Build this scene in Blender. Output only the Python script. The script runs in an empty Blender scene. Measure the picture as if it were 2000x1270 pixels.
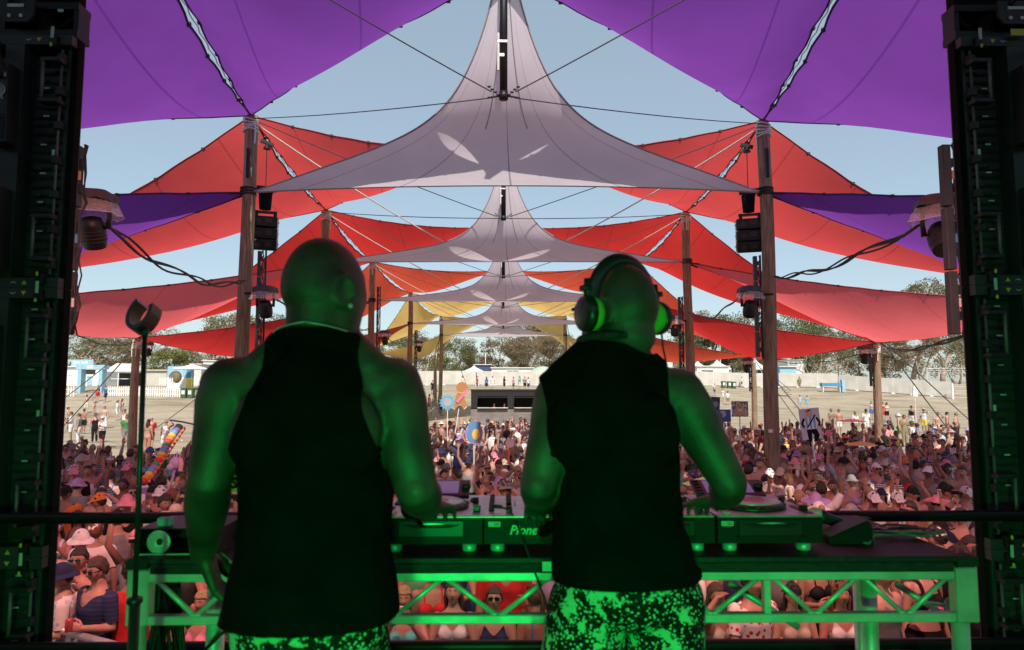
import bpy, bmesh, math, random
import numpy as np
from mathutils import Vector, Matrix, Euler, noise as mnoise
S = bpy.context.scene
COL = S.collection
R = math.radians
rng = random.Random(11)
nrg = np.random.default_rng(5)

# ------------------------------------------------------------------ camera
CAMH = 3.45                     # camera above the ground (it stands on the 1.9 m stage)
STAGE = 2.05
PITCH, YAW = R(4.93), R(0.73)
cam_d = bpy.data.cameras.new("camera"); cam = bpy.data.objects.new("camera", cam_d); COL.objects.link(cam)
cam_d.sensor_width = 36; cam_d.lens = 24.0; cam_d.clip_end = 5000; cam_d.clip_start = 0.05
cam.location = (0, 0, CAMH); cam.rotation_euler = Euler((R(90) + PITCH, 0, -YAW), 'XYZ')
cam_d.dof.use_dof = True; cam_d.dof.focus_distance = 14.0; cam_d.dof.aperture_fstop = 4.8
S.camera = cam
S.render.resolution_x = 1024; S.render.resolution_y = 650

# ------------------------------------------------------------------ world, sun, exposure
SUN_EL = 47.0; SUN_AZ = 174.0                    # azimuth clockwise from +Y (the way the camera looks)
world = bpy.data.worlds.new("World"); S.world = world; world.use_nodes = True
wn = world.node_tree.nodes; wl = world.node_tree.links
for n in list(wn): wn.remove(n)
wo = wn.new('ShaderNodeOutputWorld'); bg = wn.new('ShaderNodeBackground'); sky = wn.new('ShaderNodeTexSky')
sky.sky_type = 'NISHITA'; sky.sun_disc = False
sky.sun_elevation = R(SUN_EL); sky.sun_rotation = R(SUN_AZ)
sky.altitude = 0; sky.air_density = 1.0; sky.dust_density = 0.9; sky.ozone_density = 1.0
bg.inputs['Strength'].default_value = 0.15
hz = wn.new('ShaderNodeMix'); hz.data_type = 'RGBA'; hz.inputs[0].default_value = 0.58     # pale summer haze evens out the blue
hz.inputs[7].default_value = (2.25, 2.75, 2.85, 1)
wl.new(sky.outputs[0], hz.inputs[6]); wl.new(hz.outputs[2], bg.inputs[0]); wl.new(bg.outputs[0], wo.inputs[0])
sun_d = bpy.data.lights.new("sun", 'SUN'); sun_d.energy = 4.2; sun_d.angle = R(0.6); sun_d.color = (1.0, 0.93, 0.82)
sun = bpy.data.objects.new("sun", sun_d); COL.objects.link(sun)
sv = Vector((math.sin(R(SUN_AZ)) * math.cos(R(SUN_EL)), math.cos(R(SUN_AZ)) * math.cos(R(SUN_EL)), math.sin(R(SUN_EL))))
sun.rotation_euler = sv.to_track_quat('Z', 'Y').to_euler()
S.view_settings.view_transform = 'Standard'; S.view_settings.look = 'None'
S.view_settings.exposure = 0.36; S.view_settings.gamma = 1.0; S.view_settings.use_curve_mapping = False

# green stage lamps behind the camera (their fixtures are built with the stage)
GREEN = []
def green_spot(loc, target, energy, size, blend=0.6, rad=0.06, color=(0.0, 1.0, 0.13)):
    l = bpy.data.lights.new("green_stage_light", 'SPOT'); l.energy = energy; l.spot_size = R(size); l.spot_blend = blend
    l.color = color; l.shadow_soft_size = rad
    o = bpy.data.objects.new("green_stage_light", l); COL.objects.link(o); o.location = loc
    o.rotation_euler = (Vector(loc) - Vector(target)).to_track_quat('Z', 'Y').to_euler()
    GREEN.append((Vector(loc), Vector(target)))
    return o
green_spot((-0.16, -0.95, 2.95), (-0.50, 2.0, 2.30), 112, 84, 1.0)
green_spot((0.20, -1.0, 2.95), (0.85, 2.0, 2.30), 112, 84, 1.0)

# red front-of-stage lamps shining out on the front rows and the pit barriers
REDS = []
for _x in (-2.6, 2.8):
    l = bpy.data.lights.new("red_front_light", 'SPOT'); l.energy = 1900; l.spot_size = R(78); l.spot_blend = .9; l.color = (1.0, .40, .34); l.shadow_soft_size = .12
    o = bpy.data.objects.new("red_front_light", l); COL.objects.link(o); o.location = (_x, 4.2, 7.3)
    o.rotation_euler = (Vector(o.location) - Vector((_x * 1.4, 8.8, 1.2))).to_track_quat('Z', 'Y').to_euler(); REDS.append((Vector(o.location), Vector((_x * 1.4, 8.6, 1.2))))
l = bpy.data.lights.new("front_row_light", 'SPOT'); l.energy = 620; l.spot_size = R(80); l.spot_blend = .9; l.color = (1.0, .62, .48); l.shadow_soft_size = .15
o = bpy.data.objects.new("front_row_light", l); COL.objects.link(o); o.location = (0.15, 3.6, 6.2)
o.rotation_euler = (Vector(o.location) - Vector((0.15, 6.9, 1.4))).to_track_quat('Z', 'Y').to_euler(); REDS.append((Vector(o.location), Vector((0.15, 6.9, 1.4))))
# ------------------------------------------------------------------ helpers
_rot = cam.rotation_euler.to_matrix()
def ray(px, py):
    v = Vector(((px - 1000) / 1333.33, (635 - py) / 1333.33, -1.0)); return _rot @ v
def at(px, py, d):
    r = ray(px, py); return Vector((0, 0, CAMH)) + r * (d / r.y)

def tag(o, label=None, cat=None, group=None, kind=None):
    if label: o['label'] = label
    if cat: o['category'] = cat
    if group: o['group'] = group
    if kind: o['kind'] = kind
    return o
def empty(name, loc=(0, 0, 0), rz=0, label=None, cat=None, group=None):
    o = bpy.data.objects.new(name, None); COL.objects.link(o); o.location = loc; o.rotation_euler = (0, 0, rz)
    o.empty_display_size = 0.1
    return tag(o, label, cat, group)
def link(name, me, parent=None, loc=None):
    o = bpy.data.objects.new(name, me); COL.objects.link(o)
    if parent is not None: o.parent = parent
    if loc is not None: o.location = loc
    return o

class MB:
    """collects shapes into one mesh"""
    def __init__(s): s.v = []; s.f = []; s.m = []; s.uv = None
    def add(s, vs, fs, mi=0):
        b = len(s.v); s.v += [tuple(p) for p in vs]; s.f += [tuple(i + b for i in f) for f in fs]; s.m += [mi] * len(fs); return s
    def box(s, c, size, rot=None, mi=0, bev=0.0):
        x, y, z = size[0] / 2, size[1] / 2, size[2] / 2
        if bev > 0:
            b = min(bev, x * .9, y * .9, z * .9)
            vs = []
            for zz, inset in ((-z, b), (-z + b, 0), (z - b, 0), (z, b)):
                xi, yi = x - inset, y - inset
                vs += [(-xi, -yi + b * (inset == 0), zz), (-xi + b * (inset == 0), -yi, zz), (xi - b * (inset == 0), -yi, zz), (xi, -yi + b * (inset == 0), zz),
                       (xi, yi - b * (inset == 0), zz), (xi - b * (inset == 0), yi, zz), (-xi + b * (inset == 0), yi, zz), (-xi, yi - b * (inset == 0), zz)]
            fs = [tuple(range(7, -1, -1)), tuple(range(24, 32))]
            for k in range(3):
                for i in range(8):
                    j = (i + 1) % 8; fs.append((k * 8 + i, k * 8 + j, k * 8 + 8 + j, k * 8 + 8 + i))
        else:
            vs = [(-x, -y, -z), (x, -y, -z), (x, y, -z), (-x, y, -z), (-x, -y, z), (x, -y, z), (x, y, z), (-x, y, z)]
            fs = [(3, 2, 1, 0), (4, 5, 6, 7), (0, 1, 5, 4), (1, 2, 6, 5), (2, 3, 7, 6), (3, 0, 4, 7)]
        vs = [Vector(p) for p in vs]
        if rot is not None: vs = [rot @ p for p in vs]
        c = Vector(c)
        return s.add([p + c for p in vs], fs, mi)
    def tube(s, pts, r, n=8, caps=True, mi=0, flat=None):
        pts = [Vector(p) for p in pts]; k = len(pts)
        rs = r if isinstance(r, (list, tuple)) else [r] * k
        vs = []; fs = []; up = None
        for i in range(k):
            t = (pts[min(i + 1, k - 1)] - pts[max(i - 1, 0)])
            if t.length < 1e-9: t = Vector((0, 0, 1))
            t.normalize()
            if up is None:
                up = Vector((0, 0, 1)) if abs(t.z) < .9 else Vector((0, 1, 0))
            a = up.cross(t)
            if a.length < 1e-4: a = Vector((1, 0, 0)).cross(t)
            a.normalize(); b = t.cross(a).normalized(); up = b
            ra, rb = (rs[i] if isinstance(rs[i], tuple) else (rs[i], rs[i]))
            for j in range(n):
                th = 2 * math.pi * j / n
                vs.append(pts[i] + a * (ra * math.cos(th)) + b * (rb * math.sin(th)))
        for i in range(k - 1):
            for j in range(n):
                j2 = (j + 1) % n; fs.append((i * n + j, i * n + j2, (i + 1) * n + j2, (i + 1) * n + j))
        if caps: fs.append(tuple(range(n - 1, -1, -1))); fs.append(tuple((k - 1) * n + j for j in range(n)))
        return s.add(vs, fs, mi)
    def ball(s, c, r, nu=10, nv=7, mi=0, rot=None):
        r = r if isinstance(r, (tuple, list)) else (r, r, r); c = Vector(c); vs = [Vector((0, 0, -r[2]))]
        for i in range(1, nv):
            ph = -math.pi / 2 + math.pi * i / nv
            for j in range(nu):
                th = 2 * math.pi * j / nu; vs.append(Vector((r[0] * math.cos(ph) * math.cos(th), r[1] * math.cos(ph) * math.sin(th), r[2] * math.sin(ph))))
        vs.append(Vector((0, 0, r[2]))); fs = []
        for j in range(nu):
            j2 = (j + 1) % nu; fs.append((0, 1 + j2, 1 + j)); b = 1 + (nv - 2) * nu; fs.append((b + j, b + j2, len(vs) - 1))
            for i in range(nv - 2): a = 1 + i * nu; fs.append((a + j, a + j2, a + nu + j2, a + nu + j))
        if rot is not None: vs = [rot @ p for p in vs]
        return s.add([p + c for p in vs], fs, mi)
    def lathe(s, prof, c=(0, 0, 0), n=16, mi=0, rot=None, caps=True):
        """prof: list of (radius, z)"""
        vs = []; fs = []; c = Vector(c)
        for r, z in prof:
            for j in range(n): th = 2 * math.pi * j / n; vs.append(Vector((r * math.cos(th), r * math.sin(th), z)))
        for i in range(len(prof) - 1):
            for j in range(n): j2 = (j + 1) % n; fs.append((i * n + j, i * n + j2, (i + 1) * n + j2, (i + 1) * n + j))
        if caps: fs.append(tuple(range(n - 1, -1, -1))); fs.append(tuple((len(prof) - 1) * n + j for j in range(n)))
        if rot is not None: vs = [rot @ p for p in vs]
        return s.add([p + c for p in vs], fs, mi)
    def extrude(s, poly, y0, y1, mi=0, M=None):
        """poly in x,z, extruded along y"""
        n = len(poly); vs = [Vector((x, y0, z)) for x, z in poly] + [Vector((x, y1, z)) for x, z in poly]
        fs = [tuple(range(n)), tuple(range(2 * n - 1, n - 1, -1))] + [(i, i + n, (i + 1) % n + n, (i + 1) % n) for i in range(n)]
        if M is not None: vs = [M @ p for p in vs]
        return s.add(vs, fs, mi)
    def mesh(s, name, mats, smooth=False):
        me = bpy.data.meshes.new(name); me.from_pydata(s.v, [], s.f)
        if not isinstance(mats, (list, tuple)): mats = [mats]
        for m in mats: me.materials.append(m)
        if len(mats) > 1: me.polygons.foreach_set('material_index', s.m)
        if smooth: me.polygons.foreach_set('use_smooth', [True] * len(s.f))
        me.update(); return me
    def build(s, name, mats, parent=None, smooth=False, loc=None, auto=None):
        me = s.mesh(name, mats, smooth or auto is not None)
        if auto is not None:
            try: me.set_sharp_from_angle(angle=R(auto))
            except Exception: pass
        return link(name, me, parent, loc)

# ------------------------------------------------------------------ materials
def mat(name, col, rough=0.6, metal=0.0, spec=0.5, noise=0.0, nscale=8.0, bump=0.0, bscale=None, objcol=False, attr=None, emit=None, trans=0.0, alpha=1.0, coord='Object', stretch=None, col2=None, contrast=(0.35, 0.65), detail=4):
    m = bpy.data.materials.new(name); m.use_nodes = True; nt = m.node_tree; N = nt.nodes; L = nt.links
    b = N['Principled BSDF']; b.inputs['Roughness'].default_value = rough; b.inputs['Metallic'].default_value = metal
    b.inputs['Specular IOR Level'].default_value = spec
    out = None
    rgb = N.new('ShaderNodeRGB'); rgb.outputs[0].default_value = (*col, 1); out = rgb.outputs[0]
    if objcol:
        oi = N.new('ShaderNodeObjectInfo'); out = oi.outputs['Color']
    if attr:
        at_ = N.new('ShaderNodeAttribute'); at_.attribute_name = attr
        mx = N.new('ShaderNodeMix'); mx.data_type = 'RGBA'; mx.blend_type = 'MULTIPLY'; mx.inputs[0].default_value = 1
        L.new(out, mx.inputs[6]); L.new(at_.outputs['Color'], mx.inputs[7]); out = mx.outputs[2]
    tc = mp = None
    if noise or bump or col2:
        tc = N.new('ShaderNodeTexCoord'); mp = N.new('ShaderNodeMapping'); L.new(tc.outputs[coord], mp.inputs[0])
        if stretch: mp.inputs['Scale'].default_value = stretch
    if noise or col2:
        nz = N.new('ShaderNodeTexNoise'); nz.inputs['Scale'].default_value = nscale; nz.inputs['Detail'].default_value = detail
        L.new(mp.outputs[0], nz.inputs['Vector'])
        rp = N.new('ShaderNodeValToRGB'); rp.color_ramp.elements[0].position = contrast[0]; rp.color_ramp.elements[1].position = contrast[1]
        L.new(nz.outputs['Fac'], rp.inputs[0])
        mx = N.new('ShaderNodeMix'); mx.data_type = 'RGBA'
        if col2:
            mx.inputs[7].default_value = (*col2, 1); L.new(rp.outputs[0], mx.inputs[0]); L.new(out, mx.inputs[6])
        else:
            mx.blend_type = 'MULTIPLY'; mx.inputs[0].default_value = 1
            rp.color_ramp.elements[0].color = (1 - noise, 1 - noise, 1 - noise, 1); rp.color_ramp.elements[1].color = (1, 1, 1, 1)
            L.new(out, mx.inputs[6]); L.new(rp.outputs[0], mx.inputs[7])
        out = mx.outputs[2]
    L.new(out, b.inputs['Base Color'])
    if bump:
        nb = N.new('ShaderNodeTexNoise'); nb.inputs['Scale'].default_value = bscale or nscale * 3; nb.inputs['Detail'].default_value = 4
        L.new(mp.outputs[0], nb.inputs['Vector'])
        bp = N.new('ShaderNodeBump'); bp.inputs['Strength'].default_value = bump; bp.inputs['Distance'].default_value = 0.02
        L.new(nb.outputs['Fac'], bp.inputs['Height']); L.new(bp.outputs[0], b.inputs['Normal'])
    if emit: b.inputs['Emission Color'].default_value = (*emit[0], 1); b.inputs['Emission Strength'].default_value = emit[1]
    if trans: b.inputs['Transmission Weight'].default_value = trans
    if alpha < 1: b.inputs['Alpha'].default_value = alpha
    return m

def sail_mat(name, col, tcol, tfac=0.5, seam=(0.5, 0.5, 0.5), gap=2.2, rough=0.7):
    """stretched shade cloth that lets sunlight through; welded seams every few metres run along u"""
    m = bpy.data.materials.new(name); m.use_nodes = True; nt = m.node_tree; N = nt.nodes; L = nt.links
    for n in list(N): N.remove(n)
    o = N.new('ShaderNodeOutputMaterial'); d = N.new('ShaderNodeBsdfDiffuse'); t = N.new('ShaderNodeBsdfTranslucent'); mx = N.new('ShaderNodeMixShader')
    g = N.new('ShaderNodeBsdfGlossy'); g.inputs['Roughness'].default_value = 0.55; g.inputs['Color'].default_value = (*[min(1, c * 1.2 + .15) for c in col], 1)
    mg = N.new('ShaderNodeMixShader'); mg.inputs[0].default_value = 0.06
    uv = N.new('ShaderNodeUVMap'); sp = N.new('ShaderNodeSeparateXYZ'); L.new(uv.outputs[0], sp.inputs[0])
    dv = N.new('ShaderNodeMath'); dv.operation = 'DIVIDE'; dv.inputs[1].default_value = gap; L.new(sp.outputs[1], dv.inputs[0])
    fr = N.new('ShaderNodeMath'); fr.operation = 'FRACT'; L.new(dv.outputs[0], fr.inputs[0])
    ab = N.new('ShaderNodeMath'); ab.operation = 'SUBTRACT'; ab.inputs[1].default_value = 0.5; L.new(fr.outputs[0], ab.inputs[0])
    ab2 = N.new('ShaderNodeMath'); ab2.operation = 'ABSOLUTE'; L.new(ab.outputs[0], ab2.inputs[0])
    lt = N.new('ShaderNodeMath'); lt.operation = 'LESS_THAN'; lt.inputs[1].default_value = 0.022 / gap; L.new(ab2.outputs[0], lt.inputs[0])
    tc = N.new('ShaderNodeTexCoord'); nz = N.new('ShaderNodeTexNoise'); nz.inputs['Scale'].default_value = 0.5; nz.inputs['Detail'].default_value = 3
    L.new(tc.outputs['Object'], nz.inputs['Vector'])
    rp = N.new('ShaderNodeMapRange'); rp.inputs[1].default_value = .3; rp.inputs[2].default_value = .7; rp.inputs[3].default_value = 0.90; rp.inputs[4].default_value = 1.05
    L.new(nz.outputs['Fac'], rp.inputs[0])
    def colour(c):
        r = N.new('ShaderNodeRGB'); r.outputs[0].default_value = (*c, 1)
        a = N.new('ShaderNodeVectorMath'); a.operation = 'SCALE'; L.new(r.outputs[0], a.inputs[0]); L.new(rp.outputs[0], a.inputs['Scale'])
        b = N.new('ShaderNodeMix'); b.data_type = 'RGBA'; b.inputs[7].default_value = (*[c[i] * seam[i] for i in range(3)], 1)
        L.new(a.outputs[0], b.inputs[6]); L.new(lt.outputs[0], b.inputs[0]); return b.outputs[2]
    L.new(colour(col), d.inputs[0]); L.new(colour(tcol), t.inputs[0])
    mx.inputs[0].default_value = tfac; L.new(d.outputs[0], mx.inputs[1]); L.new(t.outputs[0], mx.inputs[2])
    L.new(mx.outputs[0], mg.inputs[1]); L.new(g.outputs[0], mg.inputs[2]); L.new(mg.outputs[0], o.inputs[0])
    fb = N.new('ShaderNodeTexNoise'); fb.inputs['Scale'].default_value = 1.2; L.new(tc.outputs['Object'], fb.inputs['Vector'])
    bp = N.new('ShaderNodeBump'); bp.inputs['Strength'].default_value = .25; bp.inputs['Distance'].default_value = .08
    L.new(fb.outputs['Fac'], bp.inputs['Height'])
    for q in (d, t, g): L.new(bp.outputs[0], q.inputs['Normal'])
    return m

M = {}
M['black_metal'] = mat('black_metal', (.018, .018, .02), .45, .3, noise=.4, nscale=6, bump=.05)
M['dark_grey'] = mat('dark_grey', (.032, .031, .036), .5, noise=.35, nscale=10, bump=.1)
M['black_cloth'] = mat('black_cloth', (.012, .012, .013), .9, spec=.1, noise=.3, nscale=20, bump=.2, bscale=60)
M['alu'] = mat('aluminium', (.74, .74, .72), .42, .35, noise=.35, nscale=9, bump=.12, bscale=30, contrast=(.2, .6))
M['rod'] = mat('dull_rod', (.22, .22, .22), .5, .3, noise=.2, nscale=9)
M['alu_pink'] = mat('barrier_aluminium', (.55, .53, .52), .45, .4, noise=.3, nscale=6, bump=.1)
M['wood_pole'] = mat('weathered_wood', (.36, .255, .165), .85, noise=.62, nscale=3, bump=.7, bscale=14, stretch=(7, 7, .7), contrast=(.3, .7), detail=8)
M['rope_white'] = mat('white_rope', (.75, .73, .68), .8, noise=.2, nscale=40)
M['cable_black'] = mat('black_cable', (.015, .015, .017), .6)
M['steel_rope'] = mat('steel_rope', (.09, .09, .11), .5, .5)
M['white_paint'] = mat('white_paint', (.78, .78, .76), .5, noise=.12, nscale=3)
M['off_white'] = mat('off_white', (.62, .60, .56), .7, noise=.18, nscale=1.5)
M['pale_blue'] = mat('pale_blue_paint', (.30, .50, .62), .6, noise=.12, nscale=3)
M['blue'] = mat('blue_paint', (.06, .26, .48), .55, noise=.2, nscale=3)
M['navy'] = mat('navy_cladding', (.04, .07, .14), .6, noise=.25, nscale=3)
M['yellow'] = mat('yellow_paint', (.75, .62, .06), .55, noise=.15, nscale=5)
M['green_bin'] = mat('green_plastic', (.05, .13, .05), .5, noise=.2, nscale=6)
M['red'] = mat('red_paint', (.55, .04, .03), .55, noise=.2, nscale=5)
M['shade_dark'] = mat('painted_interior_shade', (.03, .03, .035), .9, noise=.3, nscale=4)  # flat dark sheet, paints the shade inside hut openings
M['black_clad'] = mat('charcoal_cladding', (.022, .023, .025), .6, noise=.35, nscale=4)
M['canvas'] = mat('white_canvas', (.72, .70, .66), .8, noise=.15, nscale=2)
M['mesh_cloth'] = mat('pale_mesh_cloth', (.56, .53, .48), .9, noise=.15, nscale=.8)
M['plastic_clear'] = mat('clear_rain_plastic', (.9, .86, .86), .12, spec=.6, trans=0.0, alpha=.30, noise=.1, nscale=9)
M['glass_dark'] = mat('dark_glass', (.02, .02, .03), .08, spec=.8)
M['strap'] = mat('black_strap', (.015, .015, .015), .8)
# ------------------------------------------------------------------ ground
def sm(t): t = max(0., min(1., t)); return t * t * (3 - 2 * t)
def ground_z(x, y):
    st = 55 + 25 * max(0., min(1., x / 40.)) - 3 * max(0., min(1., -x / 40.))
    return 3.2 * sm((y - st) / 40.) + 1.2 * sm((y - 150) / 160.) + 0.05 * math.sin(x * .31 + 1) * math.sin(y * .27)
def on_ground(px, py):
    r = ray(px, py)
    y = 6.0
    while y < 400:
        z = CAMH + r.z / r.y * y
        if z <= ground_z(r.x / r.y * y, y): break
        y += .1
    return Vector((r.x / r.y * y, y, ground_z(r.x / r.y * y, y)))
xs = [-2500, -1200, -600, -300, -200, -150] + list(np.linspace(-120, 120, 61)) + [150, 200, 300, 600, 1200, 2500]
ys = [-60, -30, -15, -8] + list(np.linspace(-4, 170, 88)) + [190, 220, 260, 310, 400, 600, 1000, 2000, 4000]
vs = [(x, y, ground_z(x, y)) for y in ys for x in xs]; nx = len(xs)
fs = [(j * nx + i, j * nx + i + 1, (j + 1) * nx + i + 1, (j + 1) * nx + i) for j in range(len(ys) - 1) for i in range(nx - 1)]
g = MB(); g.add(vs, fs)
gm = bpy.data.materials.new('dry_grass_ground'); gm.use_nodes = True; N = gm.node_tree.nodes; L = gm.node_tree.links; b = N['Principled BSDF']
b.inputs['Roughness'].default_value = .95; b.inputs['Specular IOR Level'].default_value = .1
tc = N.new('ShaderNodeTexCoord'); mp = N.new('ShaderNodeMapping'); mp.inputs['Scale'].default_value = (.5, 1.6, 1); L.new(tc.outputs['Object'], mp.inputs[0])
n1 = N.new('ShaderNodeTexNoise'); n1.inputs['Scale'].default_value = .35; n1.inputs['Detail'].default_value = 9; n1.inputs['Roughness'].default_value = .62; L.new(mp.outputs[0], n1.inputs['Vector'])
n2 = N.new('ShaderNodeTexNoise'); n2.inputs['Scale'].default_value = 9; n2.inputs['Detail'].default_value = 6; L.new(tc.outputs['Object'], n2.inputs['Vector'])
r1 = N.new('ShaderNodeValToRGB'); e = r1.color_ramp.elements; e[0].position = .32; e[0].color = (.25, .195, .13, 1); e[1].position = .68; e[1].color = (.47, .405, .31, 1)
e2 = e.new(.5); e2.color = (.41, .345, .26, 1); L.new(n1.outputs['Fac'], r1.inputs[0])
mx = N.new('ShaderNodeMix'); mx.data_type = 'RGBA'; mx.blend_type = 'MULTIPLY'; mx.inputs[0].default_value = .6; r2 = N.new('ShaderNodeValToRGB'); r2.color_ramp.elements[0].position = .35; r2.color_ramp.elements[0].color = (.5, .48, .42, 1); r2.color_ramp.elements[1].position = .6
L.new(n2.outputs['Fac'], r2.inputs[0]); L.new(r1.outputs[0], mx.inputs[6]); L.new(r2.outputs[0], mx.inputs[7]); L.new(mx.outputs[2], b.inputs['Base Color'])
bp = N.new('ShaderNodeBump'); bp.inputs['Strength'].default_value = .5; bp.inputs['Distance'].default_value = .1; L.new(n2.outputs['Fac'], bp.inputs['Height']); L.new(bp.outputs[0], b.inputs['Normal'])
tag(g.build('ground', gm, smooth=True), kind='structure')

lm = MB(); rl = random.Random(3)
for q in range(420):
    x = rl.uniform(-60, 70); y = rl.uniform(26, 100); z = ground_z(x, y) + .02; s_ = rl.uniform(.03, .09); a_ = rl.uniform(0, 3)
    lm.add([(x, y, z), (x + s_ * math.cos(a_), y + s_ * math.sin(a_), z + .02), (x + s_ * math.cos(a_ + .9), y + s_ * math.sin(a_ + .9), z + .06), (x - .02, y + s_ * .6, z + .05)], [(0, 1, 2, 3)])
tag(lm.build('litter', M['white_paint']), 'scattered pale litter on the dry field', 'litter', kind='stuff')
# ------------------------------------------------------------------ stage shell (mostly outside the frame): floor, roof, back and side drapes
M['stage_ply'] = mat('stage_ply', (.02, .02, .021), .7, noise=.3, nscale=3)
tag(MB().box((0, -1.2, STAGE - .05), (15, 9.0, .1)).build('stage_floor', M['stage_ply']), kind='structure')
tag(MB().box((0, 3.32, STAGE / 2 - .05), (15, .03, STAGE - .1)).build('stage_front_wall', M['stage_ply']), kind='structure')
tag(MB().box((0, -.6, CAMH + 4.85), (16, 10.4, .2)).build('stage_roof', M['black_cloth']), kind='structure')
tag(MB().box((0, -5.6, CAMH + .9), (15.6, .06, 4.6)).build('unseen_back_drape', M['black_cloth']), kind='structure')  # drape added out of view, its height set to limit light from behind
for sx in (-1, 1):
    tag(MB().box((sx * 7.7, -1.2, CAMH + .9), (.06, 8.6, 4.6)).build('unseen_side_drape', M['black_cloth']), kind='structure')  # side drapes out of view, sized likewise to let in some fill
for k, (lo, ta) in enumerate(REDS):
    t = empty('stage_front_light', lo, 0, 'black stage lamp glowing red over the %s pit barrier, above the frame' % ('left', 'right', 'middle')[k], 'stage light', 'red lamps above the stage front')
    q = (lo - ta).to_track_quat('Z', 'Y').to_matrix()
    MB().lathe([(.10, .32), (.14, .25), (.15, .05), (.15, .02), (.14, .02)], rot=q, n=20).build('lamp_housing', M['black_metal'], t, smooth=True)
    MB().tube([(-.18, 0, .1), (-.18, 0, .4), (.18, 0, .4), (.18, 0, .1)], .015).tube([(0, 0, .4), (0, 0, .62)], .02).build('yoke', M['black_metal'], t)
for k, (lo, ta) in enumerate(GREEN):
    t = empty('stage_wash_light', lo, 0, 'black stage wash lamp glowing green behind the performers, %s of the pair' % ('left' if k == 0 else 'right'), 'stage light', 'green wash lamps behind the performers')
    q = (lo - ta).to_track_quat('Z', 'Y').to_matrix()
    MB().lathe([(.07, .26), (.10, .2), (.11, .05), (.11, .02), (.095, .02)], rot=q, n=20).build('lamp_housing', M['black_metal'], t, smooth=True)
    MB().box((0, 0, -lo.z + STAGE + .03), (.4, .4, .05)).tube([(0, .0, -.13), (0, 0, -lo.z + STAGE + .05)], .02).build('floor_stand', M['black_metal'], t)
    MB().tube([(-.14, 0, .0), (-.14, 0, -.13), (.14, 0, -.13), (.14, 0, 0)], .012).build('yoke', M['black_metal'], t)

# ------------------------------------------------------------------ tent poles, sails
A = {}; Sx = {}; RR = {}
Dd = {1: 16.7, 2: 25.7, 3: 36.5, 4: 49.2, 5: 65.9}
px_top = {1: ((490, 226), (1490, 236)), 2: ((637, 410), (1340, 414)), 3: ((728, 511), (1243, 511)), 4: ((802, 572), (1178, 572)), 5: ((862, 616), (1104, 614))}
px_str = {1: 376, 2: 512, 3: 587, 4: 632, 5: 655}
for n in Dd:
    for s, k in ((-1, 0), (1, 1)):
        A[n, s] = at(*px_top[n][k], Dd[n])
        Sx[n, s] = at(px_top[n][k][0] - s * 1, px_str[n], Dd[n])
A[0, -1] = Vector((-4.9, 8.0, CAMH + 6.5)); A[0, 1] = Vector((5.0, 8.0, CAMH + 6.5))
RR[0, -1] = Vector((-16, 8, 5.7)); RR[0, 1] = Vector((16, 8, 5.7))
RR[1, -1] = Vector((-16.5, 18.8, 5.7)); RR[1, 1] = Vector((16.5, 18.8, 5.7))
RR[2, -1] = at(268, 660, 29); RR[2, 1] = at(1710, 669, 29)
RR[3, -1] = at(492, 693, 42); RR[3, 1] = at(1470, 696, 42)
RR[4, -1] = at(716, 690, 56); RR[4, 1] = at(1262, 694, 56)
RR[5, -1] = at(851, 686, 71); RR[5, 1] = at(1118, 690, 71)
dm = {0: 11.2, 1: 21.0, 2: 31.0, 3: 43.0, 4: 57.5}           # masts hang in the middle of each bay
side = {-1: 'left', 1: 'right'}
ordn = {0: 'nearest', 1: 'second', 2: 'third', 3: 'fourth', 4: 'fifth', 5: 'farthest'}

def wood_pole(top, r, label, strap_z=None, group='wooden tent poles', extra=True, seed=0):
    zg = ground_z(top.x, top.y)
    h = top.z - zg
    t = empty('tent_pole', (top.x, top.y, zg), 0, label, 'pole', group)
    m = MB(); n = 14; k = 26; vs = []; fs = []
    rs = random.Random(seed)
    for i in range(k):
        z = h * i / (k - 1)
        for j in range(n):
            th = 2 * math.pi * j / n
            w = mnoise.noise(Vector((math.cos(th) * .8, math.sin(th) * .8, z * .5 + seed * 7)))
            rr = r * (1.12 - .2 * i / (k - 1)) * (1 + .07 * w)
            vs.append((rr * math.cos(th) + .03 * math.sin(z * .7 + seed), rr * math.sin(th), z - .3 * (i == 0)))
    for i in range(k - 1):
        for j in range(n): j2 = (j + 1) % n; fs.append((i * n + j, i * n + j2, (i + 1) * n + j2, (i + 1) * n + j))
    fs.append(tuple((k - 1) * n + j for j in range(n)))
    m.add(vs, fs); m.build('pole_shaft', M['wood_pole'], t, smooth=True)
    m = MB()
    for q in range(5):
        z0 = h - .12 - .07 * q; m.tube([(r * 1.05 * math.cos(a), r * 1.05 * math.sin(a), z0 + .03 * math.sin(a * 2 + q)) for a in np.linspace(0, 2 * math.pi, 15)], .022, 5)
    for q in range(3):
        a = rs.uniform(0, 6); m.tube([(r * .7 * math.cos(a), r * .7 * math.sin(a), h - .1), (r * 1.15 * math.cos(a), r * 1.15 * math.sin(a), h - .35), (r * 1.1 * math.cos(a), r * 1.1 * math.sin(a), h - .75)], .018, 5)
    m.build('top_lashing', M['rope_white'], t)
    if strap_z is not None:
        m = MB()
        for q in range(3):
            z0 = strap_z - zg - .05 + .07 * q; m.tube([((r * 1.06) * math.cos(a), (r * 1.06) * math.sin(a), z0) for a in np.linspace(0, 2 * math.pi, 15)], (.03), 5)
        m.build('strap', M['strap'], t)
    return t
HALF = .17
for n in (1, 2, 3, 4, 5):
    for s in (-1, 1):
        wood_pole(A[n, s], .165 + .01 * (n > 2), '%s tall wooden pole of the %s row under the sails, rope lashed at its top' % (ordn[n - 1], side[s]), Sx[n, s].z, seed=n * 2 + (s > 0))
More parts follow.
